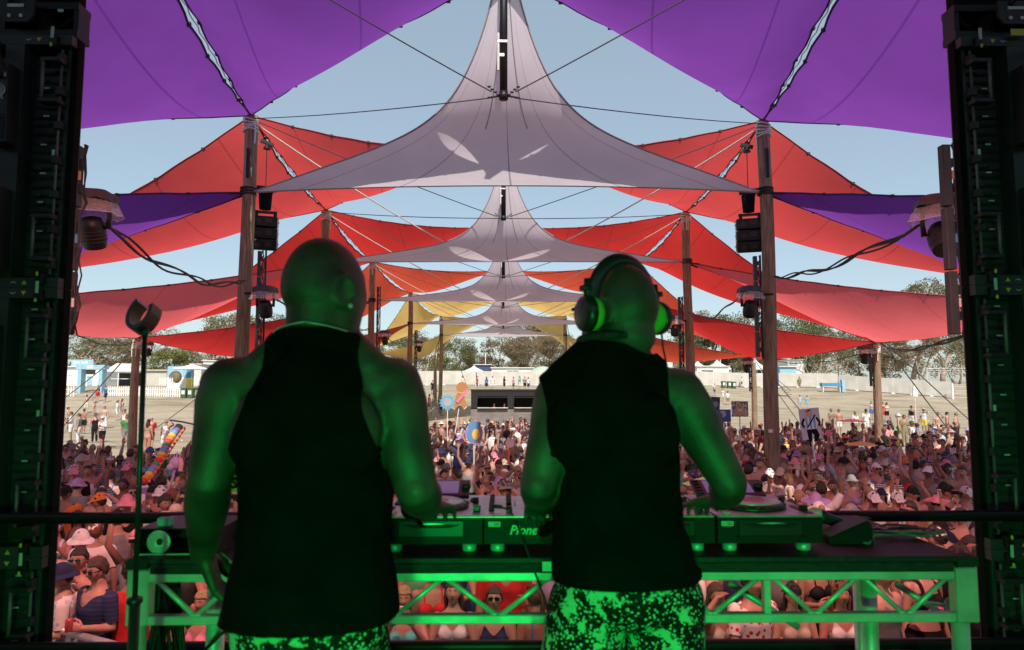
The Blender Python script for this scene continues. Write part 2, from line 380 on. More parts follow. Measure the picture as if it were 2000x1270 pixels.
for n in (1, 2, 3, 4, 5):
    for s in (-1, 1):
        p = RR[n, s]
        wood_pole(p + Vector((0, 0, -.05)), .16, '%s short outer wooden pole on the %s, under the low corner of a sail' % (ordn[n - 1], side[s]), None, seed=30 + n * 2 + (s > 0))

C_PURP = sail_mat('purple_shade_cloth', (.080, .029, .13), (.215, .054, .37), .6, seam=(.7, .68, .74))
C_PURP2 = C_PURP
C_RED = {1: sail_mat('salmon_red_shade_cloth', (.42, .065, .065), (.74, .085, .085), .55, seam=(.72, .7, .7)),
         2: sail_mat('red_shade_cloth', (.38, .032, .030), (.70, .042, .038), .55, seam=(.72, .7, .7)),
         'low': sail_mat('sunlit_red_shade_cloth', (.50, .11, .115), (.95, .17, .18), .58, seam=(.8, .8, .8)),  # lighter copy of the red cloth; direct sunlight is put into its colour
         3: sail_mat('orange_red_shade_cloth', (.42, .065, .035), (.74, .10, .05), .55, seam=(.72, .7, .7)),
         4: sail_mat('yellow_shade_cloth', (.55, .36, .11), (.90, .60, .20), .55, seam=(.8, .8, .8))}
C_WHITE = sail_mat('white_shade_cloth', (.74, .69, .75), (.78, .70, .76), .48, seam=(.5, .44, .48), gap=2.4)
M['hem_purple'] = mat('purple_webbing', (.05, .02, .11), .8); M['hem_red'] = mat('red_webbing', (.25, .03, .03), .8)
M['hem_yellow'] = mat('yellow_webbing', (.35, .22, .05), .8); M['hem_white'] = mat('grey_webbing', (.3, .27, .32), .8)
M['clip'] = mat('black_clip', (.01, .01, .012), .6)

def curve_edge(P, Q, Rr, inw, sag, n, scal=0, seed=0):
    P, Q, Rr = Vector(P), Vector(Q), Vector(Rr); d = Q - P; Lh = d.length
    w = Rr - P; w = w - d * (w.dot(d) / d.dot(d)); w.normalize()
    out = []
    for i in range(n + 1):
        t = i / n; b = 4 * t * (1 - t)
        p = P.lerp(Q, t) + w * (inw * Lh * b) - Vector((0, 0, sag * Lh * b))
        if scal: p += w * (-.05 * abs(math.sin(math.pi * t * scal)) * min(1, b * 2) * Lh / 9.)
        out.append(p)
    return out
def sail(A_, B_, C_, mt, hem, label, inw=(.06, .06, .06), sag=(.01, .01, .01), belly=0., n=26, group='shade sails', seamdir=0, scal=(6, 6, 6), name='shade_sail'):
    A_, B_, C_ = Vector(A_), Vector(B_), Vector(C_)
    eAB = curve_edge(A_, B_, C_, inw[0], sag[0], n, scal[0]); eBC = curve_edge(B_, C_, A_, inw[1], sag[1], n, scal[1]); eCA = curve_edge(C_, A_, B_, inw[2], sag[2], n, scal[2])
    idx = {}; P = []; fixed = []
    for i in range(n + 1):
        for j in range(n + 1 - i):
            k = n - i - j                      # weights: A=i, B=j, C=k
            idx[i, j] = len(P)
            a, b_, c = i / n, j / n, k / n
            if k == 0: p = eAB[j]; fx = 1
            elif i == 0: p = eBC[k]; fx = 1
            elif j == 0: p = eCA[i]; fx = 1
            else:
                fx = 0; p = A_ * a + B_ * b_ + C_ * c
            P.append(p); fixed.append(fx)
    P = np.array([tuple(p) for p in P]); fixed = np.array(fixed, bool)
    nb = [[] for _ in P]
    for (i, j), q in idx.items():
        if fixed[q]: nb[q] = [q] * 6; continue
        nb[q] = [idx[i + di, j + dj] for di, dj in ((1, 0), (-1, 0), (0, 1), (0, -1), (1, -1), (-1, 1))]
    nb = np.array(nb)
    for _ in range(260): P = P[nb].mean(1)
    nrm = np.array(tuple((B_ - A_).cross(C_ - A_).normalized()))
    if nrm[2] < 0: nrm = -nrm
    wts = np.array([27 * (i / n) * (j / n) * ((n - i - j) / n) for (i, j) in idx])
    P = P + nrm[None] * (belly * wts)[:, None]
    fs = []
    for i in range(n):
        for j in range(n - i):
            fs.append((idx[i, j], idx[i + 1, j], idx[i, j + 1]))
            if j < n - i - 1: fs.append((idx[i + 1, j], idx[i + 1, j + 1], idx[i, j + 1]))
    me = bpy.data.meshes.new('sail_cloth'); me.from_pydata([tuple(p) for p in P], [], fs); me.materials.append(mt)
    uvl = me.uv_layers.new(name='UVMap'); La = (B_ - A_).length; Lc = (C_ - A_).length
    kk = list(idx.keys()); uvs = []
    for poly in me.polygons:
        for vi in poly.vertices:
            i, j = kk[vi]; a, b_, c = i / n, j / n, (n - i - j) / n
            uvs += ([b_ * La, c * Lc] if seamdir == 0 else [c * Lc, b_ * La] if seamdir == 1 else [b_ * La, a * La])
    uvl.data.foreach_set('uv', uvs); me.polygons.foreach_set('use_smooth', [True] * len(fs))
    t = empty(name, A_, 0, label, 'shade sail', group)
    o = link('cloth', me, t); o.location = -A_
    m = MB()
    for e in (eAB, eBC, eCA): m.tube(e, .022, 4, caps=True)
    o = m.build('hem', M[hem], t); o.location = -A_
    m = MB()
    for e, sc in ((eAB, scal[0]), (eBC, scal[1]), (eCA, scal[2])):
        if not sc: continue
        for q in range(1, sc):
            f = q / sc * n; i = int(f); p = e[i].lerp(e[min(i + 1, n)], f - i)
            m.box(p, (.07, .07, .055))
    if m.v:
        o = m.build('edge_clip', M['clip'], t); o.location = -A_; o['kind'] = 'stuff'
    return t
cols = {0: ('purple', C_PURP, 'hem_purple'), 1: ('salmon red', C_RED[1], 'hem_red'), 2: ('deep red', C_RED[2], 'hem_red'), 3: ('orange red', C_RED[3], 'hem_red'), 4: ('mustard yellow', C_RED[4], 'hem_yellow'), 5: ('mustard yellow', C_RED[4], 'hem_yellow')}
K = {0: Vector((0, 11.2, CAMH + 7.05)), 1: Vector((0, 21, CAMH + 7.35)), 2: Vector((0, 31, CAMH + 7.2)), 3: Vector((0, 43, CAMH + 7.2)), 4: Vector((0, 57.5, CAMH + 7.0)), 5: Vector((0, 62, CAMH + 6.2))}
for n in range(0, 5):
    cn, cm, hm = cols[n]
    for s in (-1, 1):
        a0, a1, rn, rn1 = A[n, s], A[n + 1, s], RR[n, s], RR[n + 1, s]
        hi = 'overhead' if n == 0 else 'high'
        tip = 'from the pole tops towards the middle'
        sail(a0, a1, K[n], cm, hm, '%s inner shade sail on the %s, between tall poles and a canopy peak' % (cn, side[s]),
             inw=(.012, .075 if n else .04, .05), sag=(.02, .012, .02), belly=-.75, seamdir=0, scal=(7, 7, 7), group='sails over the crowd')
        sail(a0, a1, rn, cm, hm, '%s outer shade sail on the %s, falling from two pole tops outwards' % (cn, side[s]),
             inw=(.012, .035, .05), sag=(.02, .005, .01), belly=-.9, seamdir=0, scal=(7, 7, 7), group='sails over the crowd')
        c2n, c2m, h2 = cols[n] if n != 1 else ('coral pink', C_RED['low'], 'hem_red')
        sail(Sx[n + 1, s], rn, rn1, c2m, h2, '%s low outer shade sail on the %s, tip strapped halfway up a pole' % (c2n, side[s]),
             inw=(.04, .03, .05) if n else (.02, .03, .0), sag=(.012, .03, .0) if n else (.0, .03, .012), belly=-.9, seamdir=1, scal=(9, 9, 7), group='sails over the crowd')
for s in (-1, 1):
    sail(A[5, s], RR[5, s], K[5], C_RED[4], 'hem_yellow', 'mustard yellow end sail on the %s beyond the last tall pole' % side[s], inw=(.03, .06, .04), sag=(.01, .01, .01), belly=-.2, scal=(4, 6, 6), group='sails over the crowd')
# added unseen awning between roof and poles, to light the front crowd pink
for s in (-1, 1):
    sail(Vector((s * .15, 4.4, CAMH + 4.95)), Vector((s * 15.5, 4.4, CAMH + 4.4)), Vector((s * .15, 9.0, CAMH + 6.4)), C_RED['low'], 'hem_red', 'added coral awning to tint front light, on the %s, first half, over the frame' % side[s], inw=(0, .03, 0), belly=.1, scal=(0, 0, 0), n=12, group='added awning sails out of view')
    sail(Vector((s * 15.5, 4.4, CAMH + 4.4)), Vector((s * 14.5, 8.6, CAMH + 4.6)), Vector((s * .15, 9.0, CAMH + 6.4)), C_RED['low'], 'hem_red', 'added coral awning to tint front light, on the %s, second half, over the frame' % side[s], inw=(0, .0, .0), belly=.1, scal=(0, 0, 0), n=12, group='added awning sails out of view')
# lacing between neighbouring sails
for n in range(0, 5):
    for s in (-1, 1):
        a, b2 = A[n, s], A[n + 1, s]; m = MB(); Lh = (b2 - a).length; pts = []
        for i in range(41):
            t = i / 40; pts.append(a.lerp(b2, t) - Vector((0, 0, .02 * Lh * 4 * t * (1 - t))) + Vector((.02 * math.sin(i * 2.2), 0, .02)))
        m.tube(pts, .012, 4)
        tag(m.build('lacing_rope', M['rope_white']), '%s rope lacing two %s sails together on the %s' % ('white', cols[n][0], side[s]), 'rope', 'lacing ropes between the sails')

# white peaked canopies and flying masts
def canopy(n):
    d0 = dm[n]; SL, SR = Sx[n + 1, -1], Sx[n + 1, 1]; P0 = Vector((.03 * d0 / 11, d0 + .05, 0)); d1 = Dd[n + 1]
    zt = (SL.z + SR.z) / 2
    nu, nv = 44, 46; vs = []; fs = []; uvs = []
    for i in range(nu + 1):
        u = -1 + 2 * i / nu; t = (u + 1) / 2
        T = SL.lerp(SR, t); bb = 1 - u * u
        T = T + Vector((0, -1.35 * bb, -.12 * bb - .10 * bb))
        for j in range(nv + 1):
            v = (j / nv) ** 1.7; r = .006 + .994 * v
            curl = 1.0 + .55 * (1 - abs(u)) ** 1.0 * 0
            p = Vector((P0.x + (T.x - P0.x) * r, P0.y + (T.y - P0.y) * r, T.z + 3.1 * math.exp(-r / .085) + .55 * bb * math.exp(-r / .4) * (1 - r)))
            p.z -= .5 * bb * (r * (1 - r) * 1.6)
            vs.append(p); uvs.append((r * 9, (u + 1) * 5.95))
    for i in range(nu):
        for j in range(nv):
            a = i * (nv + 1) + j; fs.append((a, a + 1, a + nv + 2, a + nv + 1))
    me = bpy.data.meshes.new('canopy_cloth'); me.from_pydata([tuple(v) for v in vs], [], fs); me.materials.append(C_WHITE)
    ul = me.uv_layers.new(name='UVMap'); flat = []
    for poly in me.polygons:
        for vi in poly.vertices: flat += list(uvs[vi])
    ul.data.foreach_set('uv', flat); me.polygons.foreach_set('use_smooth', [True] * len(fs))
    t = empty('peaked_canopy', (0, d0, zt), 0, '%s white canopy with a tall pointed peak hung between the tall poles' % ordn[n], 'canopy', 'white peaked canopies down the middle')
    o = link('cloth', me, t); o.location = (0, -d0, -zt)
    m = MB(); m.tube([vs[i * (nv + 1) + nv] for i in range(nu + 1)], .025, 4)
    for s, i0 in ((-1, 0), (1, nu)): m.tube([vs[i0 * (nv + 1) + j] for j in range(nv + 1)], .018, 4)
    o = m.build('hem', M['hem_white'], t); o.location = (0, -d0, -zt)
    for s in (-1, 1):
        iu = nu // 2 + s * 5; m = MB(); m.tube([vs[iu * (nv + 1) + j] + Vector((0, -.01, 0)) for j in range(1, 22)], .010, 4)
        o = m.build('peak_seam', M['hem_white'], t); o.location = (0, -d0, -zt)
    # mast
    zb = at(983, {0: 197, 1: 430, 2: 543, 3: 602, 4: 642}[n], d0).z
    top = zt + 3.3
    mt = empty('flying_mast', (0, d0 - .12, zb), 0, '%s black mast hung on wires inside a white canopy peak' % ordn[n], 'mast', 'masts inside the white canopies')
    r = .065 if n == 0 else .075
    MB().tube([(0, 0, 0), (0, 0, top - zb)], r, 16).build('mast_tube', M['black_metal'], mt, smooth=True)
    MB().lathe([(r + .012, -.03), (r + .012, .10)], n=16).build('base_cap', M['black_metal'], mt, smooth=True)
    MB().tube([(-.09, -.06, .45), (-.09, -.06, 1.1)], .022, 8).box((-.05, -.04, .72), (.12, .05, .05)).box((-.02, -.06, .95), (.16, .05, .04)).build('slide_rod', M['alu'], mt)
    m = MB()
    for (tx, ty) in ((-1, .4), (1, .4), (-1, -.7), (1, -.7)):
        for q in range(4): m.ball((tx * (.09 + .05 * q), ty * (.05 + .05 * q), .04 + .03 * q * (ty < 0)), (.035, .03, .022), 6, 4)
    m.build('shackle', M['steel_rope'], mt)
    zc = zb + .05
    for s in (-1, 1):
        for kk, far in ((n, False), (n + 1, True)):
            p0 = Vector((s * .2, d0 - .12 + (.12 if far else -.12), zc)); p1 = A[kk, s] + Vector((0, 0, -.08))
            m = MB(); m.tube([p0.lerp(p1, q / 8) - Vector((0, 0, .06 * 4 * (q / 8) * (1 - q / 8))) for q in range(9)], .011 + .003 * (n > 0), 5)
            tag(m.build('mast_cable', M['steel_rope']), 'thin dark wire from the %s mast foot to the %s %s tall pole' % (ordn[n], 'farther' if far else 'nearer', side[s]), 'cable', 'wires holding the masts')
for n in range(5): canopy(n)
# white halyard ropes from each tall pole top down to the canopy shoulders
for n in (1, 2, 3, 4):
    for s in (-1, 1):
        p0 = A[n, s] + Vector((0, 0, -.12)); e_ = Sx[n + 1, s]; p1 = Vector((e_.x * .3, dm[n] + (e_.y - dm[n]) * .3, e_.z + 3.1 * math.exp(-.3 / .09)))
        m = MB(); m.tube([p0.lerp(p1, q / 10) - Vector((0, 0, .1 * 4 * (q / 10) * (1 - q / 10))) for q in range(11)], .022, 5)
        tag(m.build('halyard_rope', M['rope_white']), 'white rope from the top of the %s %s pole to the canopy behind it' % (ordn[n - 1], side[s]), 'rope', 'white ropes under the red sails')
# webbing from pole straps to the low sails
for n in (1, 2, 3, 4):
    for s in (-1, 1):
        p0 = Sx[n, s]; 
        for q, tgt in ((0, RR[n - 1, s]), (1, RR[n, s])):
            d = (tgt - p0).normalized(); m = MB(); m.tube([p0 + d * .1 + Vector((0, 0, -.02)), p0 + d * .55 + Vector((0, 0, -.02))], (.03), 5)
            tag(m.build('webbing_strap', M['strap']), 'black webbing strap from the %s %s pole to the %s sail corner' % (ordn[n - 1], side[s], 'upper' if q == 0 else 'lower'), 'strap', 'black straps at the poles')
# guy ropes running to the ground
for (a, b2, lab, d0, r) in (((238, 690), (120, 838), 'left pair, upper', 30, .03), ((226, 684), (126, 775), 'left pair, lower', 31, .03)):
    pass
def guy(p0, p1, r, label):
    m = MB(); m.tube([Vector(p0).lerp(Vector(p1), q / 6) - Vector((0, 0, .05 * 4 * (q / 6) * (1 - q / 6))) for q in range(7)], r, 5)
    tag(m.build('guy_rope', M['steel_rope']), label, 'rope', 'guy ropes staked to the ground')
gl = on_ground(100, 858); guy(RR[2, -1] + Vector((0, 0, -.3)), gl, .03, 'dark guy rope sloping down left from the outer left pole, lower of two')
gl = on_ground(60, 828); guy(RR[2, -1] + Vector((-.2, .2, -.2)), gl, .028, 'dark guy rope sloping down left from the outer left pole, upper of two')
guy(RR[2, 1] + Vector((.4, 0, -.1)), on_ground(1880, 875), .03, 'dark guy rope sloping down right behind the outer right pole, steeper of two')
guy(RR[2, 1] + Vector((.6, .2, -.05)), on_ground(1960, 880), .026, 'dark guy rope sloping down right behind the outer right pole, longer of two')
guy(RR[3, 1] + Vector((.3, 0, -.1)), on_ground(1620, 870), .03, 'dark guy rope running right to the poster from the low red sail, upper of two')
guy(RR[3, 1] + Vector((.1, 0, -.2)), on_ground(1575, 845), .026, 'dark guy rope running right to the poster from the low red sail, lower of two')
guy(RR[3, -1] + Vector((0, 0, -.1)), on_ground(300, 840), .03, 'dark guy rope running down left to the rainbow garland')
guy(A[5, -1] + Vector((0, 0, -.5)), on_ground(842, 812), .03, 'dark guy rope left of the last left tall pole')
guy(A[5, -1] + Vector((.1, 0, -.5)), on_ground(915, 762), .03, 'dark guy rope right of the last left tall pole')
guy(A[5, 1] + Vector((0, 0, -.5)), on_ground(1075, 766), .03, 'dark guy rope left of the last right tall pole')
guy(A[5, 1] + Vector((.1, 0, -.5)), on_ground(1135, 800), .03, 'dark guy rope right of the last right tall pole')
# ------------------------------------------------------------------ trees
def leaf_mat(name, c1, c2):
    m = bpy.data.materials.new(name); m.use_nodes = True; nt = m.node_tree; N = nt.nodes; L = nt.links; b = N['Principled BSDF']; b.inputs['Roughness'].default_value = .7; b.inputs['Specular IOR Level'].default_value = .25
    tc = N.new('ShaderNodeTexCoord'); n = N.new('ShaderNodeTexNoise'); n.inputs['Scale'].default_value = .55; n.inputs['Detail'].default_value = 6; L.new(tc.outputs['Object'], n.inputs['Vector'])
    r = N.new('ShaderNodeValToRGB'); r.color_ramp.elements[0].position = .35; r.color_ramp.elements[1].position = .65; r.color_ramp.elements[0].color = (*c1, 1); r.color_ramp.elements[1].color = (*c2, 1)
    L.new(n.outputs['Fac'], r.inputs[0]); L.new(r.outputs[0], b.inputs['Base Color'])
    t = N.new('ShaderNodeBsdfTranslucent'); L.new(r.outputs[0], t.inputs[0]); ms = N.new('ShaderNodeMixShader'); ms.inputs[0].default_value = .25
    o = N['Material Output']; L.new(b.outputs[0], ms.inputs[1]); L.new(t.outputs[0], ms.inputs[2]); L.new(ms.outputs[0], o.inputs[0]); return m
LM = [leaf_mat('olive_gum_leaves', (.13, .115, .06), (.30, .26, .15)), leaf_mat('green_gum_leaves', (.085, .095, .045), (.21, .20, .10)), leaf_mat('brown_olive_leaves', (.13, .10, .06), (.30, .23, .14)), leaf_mat('bright_green_leaves', (.09, .12, .035), (.24, .25, .09))]
M['bark_pale'] = mat('pale_gum_bark', (.46, .36, .28), .8, noise=.4, nscale=2, bump=.3)
M['bark_dark'] = mat('dark_bark', (.16, .12, .09), .9, noise=.4, nscale=2, bump=.3)
def tree_mesh(h, spread, seed, nclump, leaf, trunk_bare=.3, multi=1, openness=.5, lean=0, nleaf=135):
    rr = random.Random(seed); tr = MB(); cl = []
    def branch(p, d, L_, r, lev):
        q = [p]; n = 4; dd = d.copy()
        for i in range(n):
            dd = (dd + Vector((rr.uniform(-.2, .2), rr.uniform(-.2, .2), rr.uniform(-.02, .14)))).normalized(); q.append(q[-1] + dd * L_ / n)
        tr.tube(q, [r * (1 - .5 * i / n) for i in range(n + 1)], 6 if lev < 2 else 4)
        if lev >= 2 or L_ < h * .10: cl.append((q[-1], L_)); return
        for c in range(rr.choice((2, 3, 3))):
            a = rr.uniform(0, 6.28); w = rr.uniform(.45, .95)
            nd = (dd + Vector((math.cos(a) * w, math.sin(a) * w, rr.uniform(-.1, .35)))).normalized(); branch(q[-1 - (c > 1)], nd, L_ * rr.uniform(.55, .8), r * .55, lev + 1)
        if lev == 1: cl.append((q[-1], L_))
    for k in range(multi):
        a = 6.28 * k / multi + rr.random(); ln = (.05 if multi == 1 else rr.uniform(.35, .7)) + lean
        branch(Vector((.2 * math.cos(a), .2 * math.sin(a), -.3)), Vector((math.cos(a) * ln, math.sin(a) * ln, 1)).normalized(), h * (.42 if multi == 1 else .5), h * .024 / (multi ** .4), 0)
    lv = []; pts = [c[0] for c in cl]
    zc = h * (trunk_bare + (1 - trunk_bare) * .5)
    centers = []
    for p in pts: centers.append((p + Vector((0, 0, h * .02)), h * rr.uniform(.07, .12)))
    while len(centers) < nclump:
        a = rr.uniform(0, 6.28); u = rr.uniform(-1, 1); s = math.sqrt(1 - u * u); k = rr.uniform(.55, 1) ** .5
        c = Vector((spread * s * math.cos(a) * k, spread * s * math.sin(a) * k, zc + h * (1 - trunk_bare) * .44 * u * k))
        centers.append((c, h * rr.uniform(.06, .13) * (1 - .25 * openness)))
    V = []; F = []
    for c, rad in centers:
        for q in range(nleaf):
            v = Vector((rr.gauss(0, 1), rr.gauss(0, 1), rr.gauss(0, .75))); v = v.normalized() * rad * rr.uniform(.35, 1.08) ** .6
            p = c + Vector((v.x * 1.15, v.y * 1.15, v.z * .75)); s = leaf * rr.uniform(.6, 1.3)
            n = Vector((rr.gauss(0, 1), rr.gauss(0, 1), rr.gauss(0, 1))).normalized(); a = n.orthogonal().normalized(); b2 = n.cross(a)
            k = len(V); V += [p - a * s, p - b2 * s * .55, p + a * s, p + b2 * s * .55]; F.append((k, k + 1, k + 2, k + 3))
    return tr, V, F
TREE = []
for i, (h, sp, sd, nc, lf, tb_, mu, op, lean, mi, bark) in enumerate([
    (14, 5.2, 1, 60, .17, .30, 1, .5, 0, 0, 'bark_pale'), (13, 5.5, 2, 95, .17, .10, 2, .1, 0, 2, 'bark_dark'), (16, 5.0, 3, 55, .18, .38, 1, .8, 0, 0, 'bark_pale'),
    (9, 4.0, 4, 75, .15, .05, 1, 0, 0, 3, 'bark_dark'), (15, 6.8, 5, 56, .17, .42, 4, .6, .1, 1, 'bark_pale'), (12, 5.0, 6, 80, .16, .12, 1, .2, 0, 1, 'bark_dark'), (17, 5.6, 7, 48, .18, .45, 2, .8, 0, 2, 'bark_pale')]):
    tr, V, F = tree_mesh(h, sp, sd, nc, lf, tb_, mu, op, lean)
    me = bpy.data.meshes.new('tree_crown'); me.from_pydata([tuple(v) for v in V], [], F); me.materials.append(LM[mi])
    TREE.append((h, tr.mesh('tree_trunk', M[bark], True), me))
TXT = ['open olive gum tree', 'broad dense tree with brown olive crown', 'tall thin gum tree', 'low rounded bright green tree', 'spreading gum tree with leaning pale trunks', 'dark green bushy tree', 'tall brownish gum tree']
tree_used = {}
# px of trunk, distance, apparent top in px, kind, where
TL = [(150, 150, 645, 4, 'behind the gin bar'), (205, 165, 652, 1, 'behind the white bar hut, near the stage edge'), (248, 190, 650, 2, 'between the gin bar and the outer left pole'), (300, 172, 645, 6, 'right of the outer left pole'),
      (328, 140, 676, 3, 'behind the lemon cutout'), (362, 210, 668, 2, 'above the white roofs beside the lemon cutout'), (395, 190, 655, 0, 'just left of the left performer shoulder'), (450, 230, 600, 0, 'rising over the low red sail left of the first pole'), (545, 240, 606, 5, 'rising over the low red sail, left of the shaved head'),
      (742, 175, 640, 0, 'right of the third pole'), (775, 160, 655, 4, 'between the third and fourth poles'), (812, 180, 648, 6, 'behind the fourth pole'), (868, 150, 690, 3, 'beside the fifth pole, behind the fence'), (890, 200, 655, 5, 'right of the fifth pole, higher'), (838, 210, 650, 0, 'left of the fifth pole'),
      (935, 260, 690, 5, 'small and far in the middle gap'), (985, 160, 655, 1, 'filling the middle under the last canopy, left half'), (1045, 175, 645, 1, 'in the middle under the last canopy, right half'), (1030, 230, 605, 0, 'peaking above the last yellow sails'), (1085, 185, 655, 6, 'left of the last right pole'), (1130, 200, 690, 5, 'between the last right pole and the right performer'),
      (1350, 210, 602, 2, 'rising behind the second right pole'), (1385, 200, 612, 5, 'right of the second right pole'), (1425, 215, 605, 5, 'rounded, over the red sail'), (1460, 175, 655, 0, 'behind the low pole under the red sail'), (1500, 190, 640, 1, 'just behind the first right pole'), (1545, 180, 600, 5, 'behind the red sail right of the first right pole'),
      (1590, 150, 640, 4, 'right of the first right pole'), (1640, 165, 640, 4, 'behind the tip of the red sail'), (1690, 185, 650, 1, 'behind the outer right pole'), (1735, 170, 648, 1, 'right of the outer right pole'), (1780, 190, 550, 2, 'with its top showing above the pink sail'), (1800, 175, 640, 6, 'above the long white fence'), (1840, 200, 545, 2, 'tallest beside the lighting batten'),
      (1870, 180, 620, 6, 'beside the right LED wall'), (1900, 150, 650, 4, 'nearest the right LED wall')]
def plant(pxx, d, top, k, where):
    p = at(pxx, 745, d); z = ground_z(p.x, p.y) ; zt = at(pxx, top, d).z; h, tme, cme = TREE[k]; sc = (zt - z) / (h * 1.0)
    t = empty('tree', (p.x, p.y, z - .2), rng.uniform(0, 6.28), '%s %s' % (TXT[k], where), 'tree', 'trees beyond the festival fence'); s2 = sc * rng.uniform(1.0, 1.25); t.scale = (s2, s2, sc)
    link('trunk', tme, t); link('crown', cme, t)
for a in TL: plant(*a)
# the wood that reads as one mass behind
fm = MB(); rr = random.Random(8); V = []; F = []
for q in range(190):
    x = rr.uniform(-230, 230); y = rr.uniform(235, 300); z = ground_z(x, y); hh = rr.uniform(6, 11) + (5 if x > 60 else 0)
    for c in range(5):
        cc = Vector((x + rr.uniform(-4, 4), y + rr.uniform(-3, 3), z + hh * rr.uniform(.3, .85))); rad = rr.uniform(1.8, 3.4)
        for l in range(55):
            v = Vector((rr.gauss(0, 1), rr.gauss(0, 1), rr.gauss(0, .8))).normalized() * rad * rr.uniform(.4, 1.05); p = cc + v; s = rr.uniform(.25, .5)
            n = Vector((rr.gauss(0, 1), rr.gauss(0, 1), rr.gauss(0, 1))).normalized(); a = n.orthogonal().normalized(); b2 = n.cross(a); k = len(V)
            V += [p - a * s, p - b2 * s * .6, p + a * s, p + b2 * s * .6]; F.append((k, k + 1, k + 2, k + 3))
me = bpy.data.meshes.new('far_wood'); me.from_pydata([tuple(v) for v in V], [], F); me.materials.append(LM[0]); tag(link('far_wood', me), 'far line of olive trees along the horizon', 'wood', kind='stuff')

# ------------------------------------------------------------------ fences, huts, marquees
def gpos(px, d): p = at(px, 750, d); return Vector((p.x, p.y, ground_z(p.x, p.y)))
def fence_run(p0, p1, h, label, mt='mesh_cloth', step=2.4, posts=True):
    p0, p1 = Vector(p0), Vector(p1); n = max(1, int((p1 - p0).length / step)); t = empty('site_fence', p0, 0, label, 'fence', 'pale fences round the field')
    for i in range(n):
        a = p0.lerp(p1, i / n); b2 = p0.lerp(p1, (i + 1) / n); a = Vector((a.x, a.y, ground_z(a.x, a.y))) - p0; b2 = Vector((b2.x, b2.y, ground_z(b2.x, b2.y))) - p0
        m = MB(); nx_ = 4; vs = []; fs = []
        for j in range(nx_ + 1):
            q = a.lerp(b2, .01 + .98 * j / nx_); w = .05 * math.sin(j * 2.1 + i); vs += [q + Vector((0, w - .01, .12)), q + Vector((0, -.01 + w * .5, h * .55)), q + Vector((0, -.01, h))]
        for j in range(nx_): k = j * 3; fs += [(k, k + 3, k + 4, k + 1), (k + 1, k + 4, k + 5, k + 2)]
        m.add(vs, fs); m.build('panel', M[mt], t)
        MB().tube([a, a + Vector((0, 0, h + .05))], .03, 6).tube([a + Vector((0, 0, h)), b2 + Vector((0, 0, h))], .02, 5).box(a + Vector((0, 0, .07)), (.6, .25, .14)).build('post', M['white_paint'], t)
    return t
fence_run(gpos(770, 112), gpos(930, 112), 2.3, 'long pale cloth covered fence behind the dark container bar, left part')
fence_run(gpos(932, 112), gpos(1105, 112), 2.3, 'long pale cloth covered fence behind the container bar roof, right part')
fence_run(gpos(1330, 112), gpos(1520, 113), 2.3, 'pale cloth covered fence behind the wheelie bins on the right')
fence_run(gpos(1640, 108), gpos(1858, 98), 2.3, 'long white cloth covered fence right of the blue stall')
fence_run(gpos(1522, 113), gpos(1636, 110), 2.3, 'pale cloth covered fence behind the blue table')
fence_run(gpos(640, 112), gpos(768, 112), 2.3, 'pale cloth covered fence by the left performer arm')
# open steel panels at the right end
t = empty('mesh_fence', gpos(1860, 97), 0, 'open white railed fence panels next to the right LED wall', 'fence')
o0 = gpos(1860, 97); o1 = gpos(1990, 95); m = None
for k in range(4):
    a = o0.lerp(o1, k / 4) - o0; b2 = o0.lerp(o1, (k + 1) / 4) - o0
    m = MB()
    for z in (.3, .8, 1.3, 1.8, 2.1): m.tube([a + Vector((0, 0, z)), b2 + Vector((0, 0, z))], .02, 5)
    m.build('rail', M['white_paint'], t); MB().box(a + Vector((0, 0, 1.1)), (.22 if k % 2 == 0 else .08, .08, 2.3)).build('post', M['white_paint'], t)
t = empty('mesh_fence', gpos(1812, 150), 0, 'distant silver rail fence on the grassy bank at the right', 'fence'); zf = 2.2
for k in range(8):
    x = 2.6 * k
    MB().tube([(x, 0, zf - 1), (x, 0, zf + 1.6)], .05, 5).build('post', M['white_paint'], t); MB().box((x + 1.3, 0, zf + 1.5), (2.5, .06, .1)).box((x + 1.3, 0, zf + .5), (2.5, .05, .06)).box((x + 1.3, 0, zf + 1.0), (2.5, .05, .05)).build('rail', M['white_paint'], t)
def picket(p0, p1, label):
    p0, p1 = Vector(p0), Vector(p1); n = int((p1 - p0).length / .26); t = empty('picket_fence', p0, 0, label, 'fence', 'white picket fences by the gin bar'); pm = MB().extrude([(-.065, 0), (.065, 0), (.065, .98), (0, 1.08), (-.065, .98)], -.012, .012).mesh('picket', M['white_paint'])
    for i in range(n):
        q = p0.lerp(p1, i / n); link('picket', pm, t, (q.x - p0.x, q.y - p0.y, ground_z(q.x, q.y) - p0.z + .04))
    for z in (.35, .8):
        m = MB()
        for i in range(8):
            a = p0.lerp(p1, i / 8); b2 = p0.lerp(p1, (i + 1) / 8); m.box(((a + b2) / 2 - p0 + Vector((0, .03, z + (ground_z(a.x, a.y) + ground_z(b2.x, b2.y)) / 2 - (a.z + b2.z) / 2))), ((b2 - a).length, .03, .08))
        m.build('rail', M['white_paint'], t)
gL = 76
picket(gpos(118, gL), gpos(150, gL), 'short white picket fence left of the blue entrance arch')
picket(gpos(212, gL), gpos(356, gL - 1), 'long white picket fence from the blue arch to the wheelie bins')
picket(gpos(312, 90), gpos(400, 90), 'white picket fence farther back beside the lemon cutout')
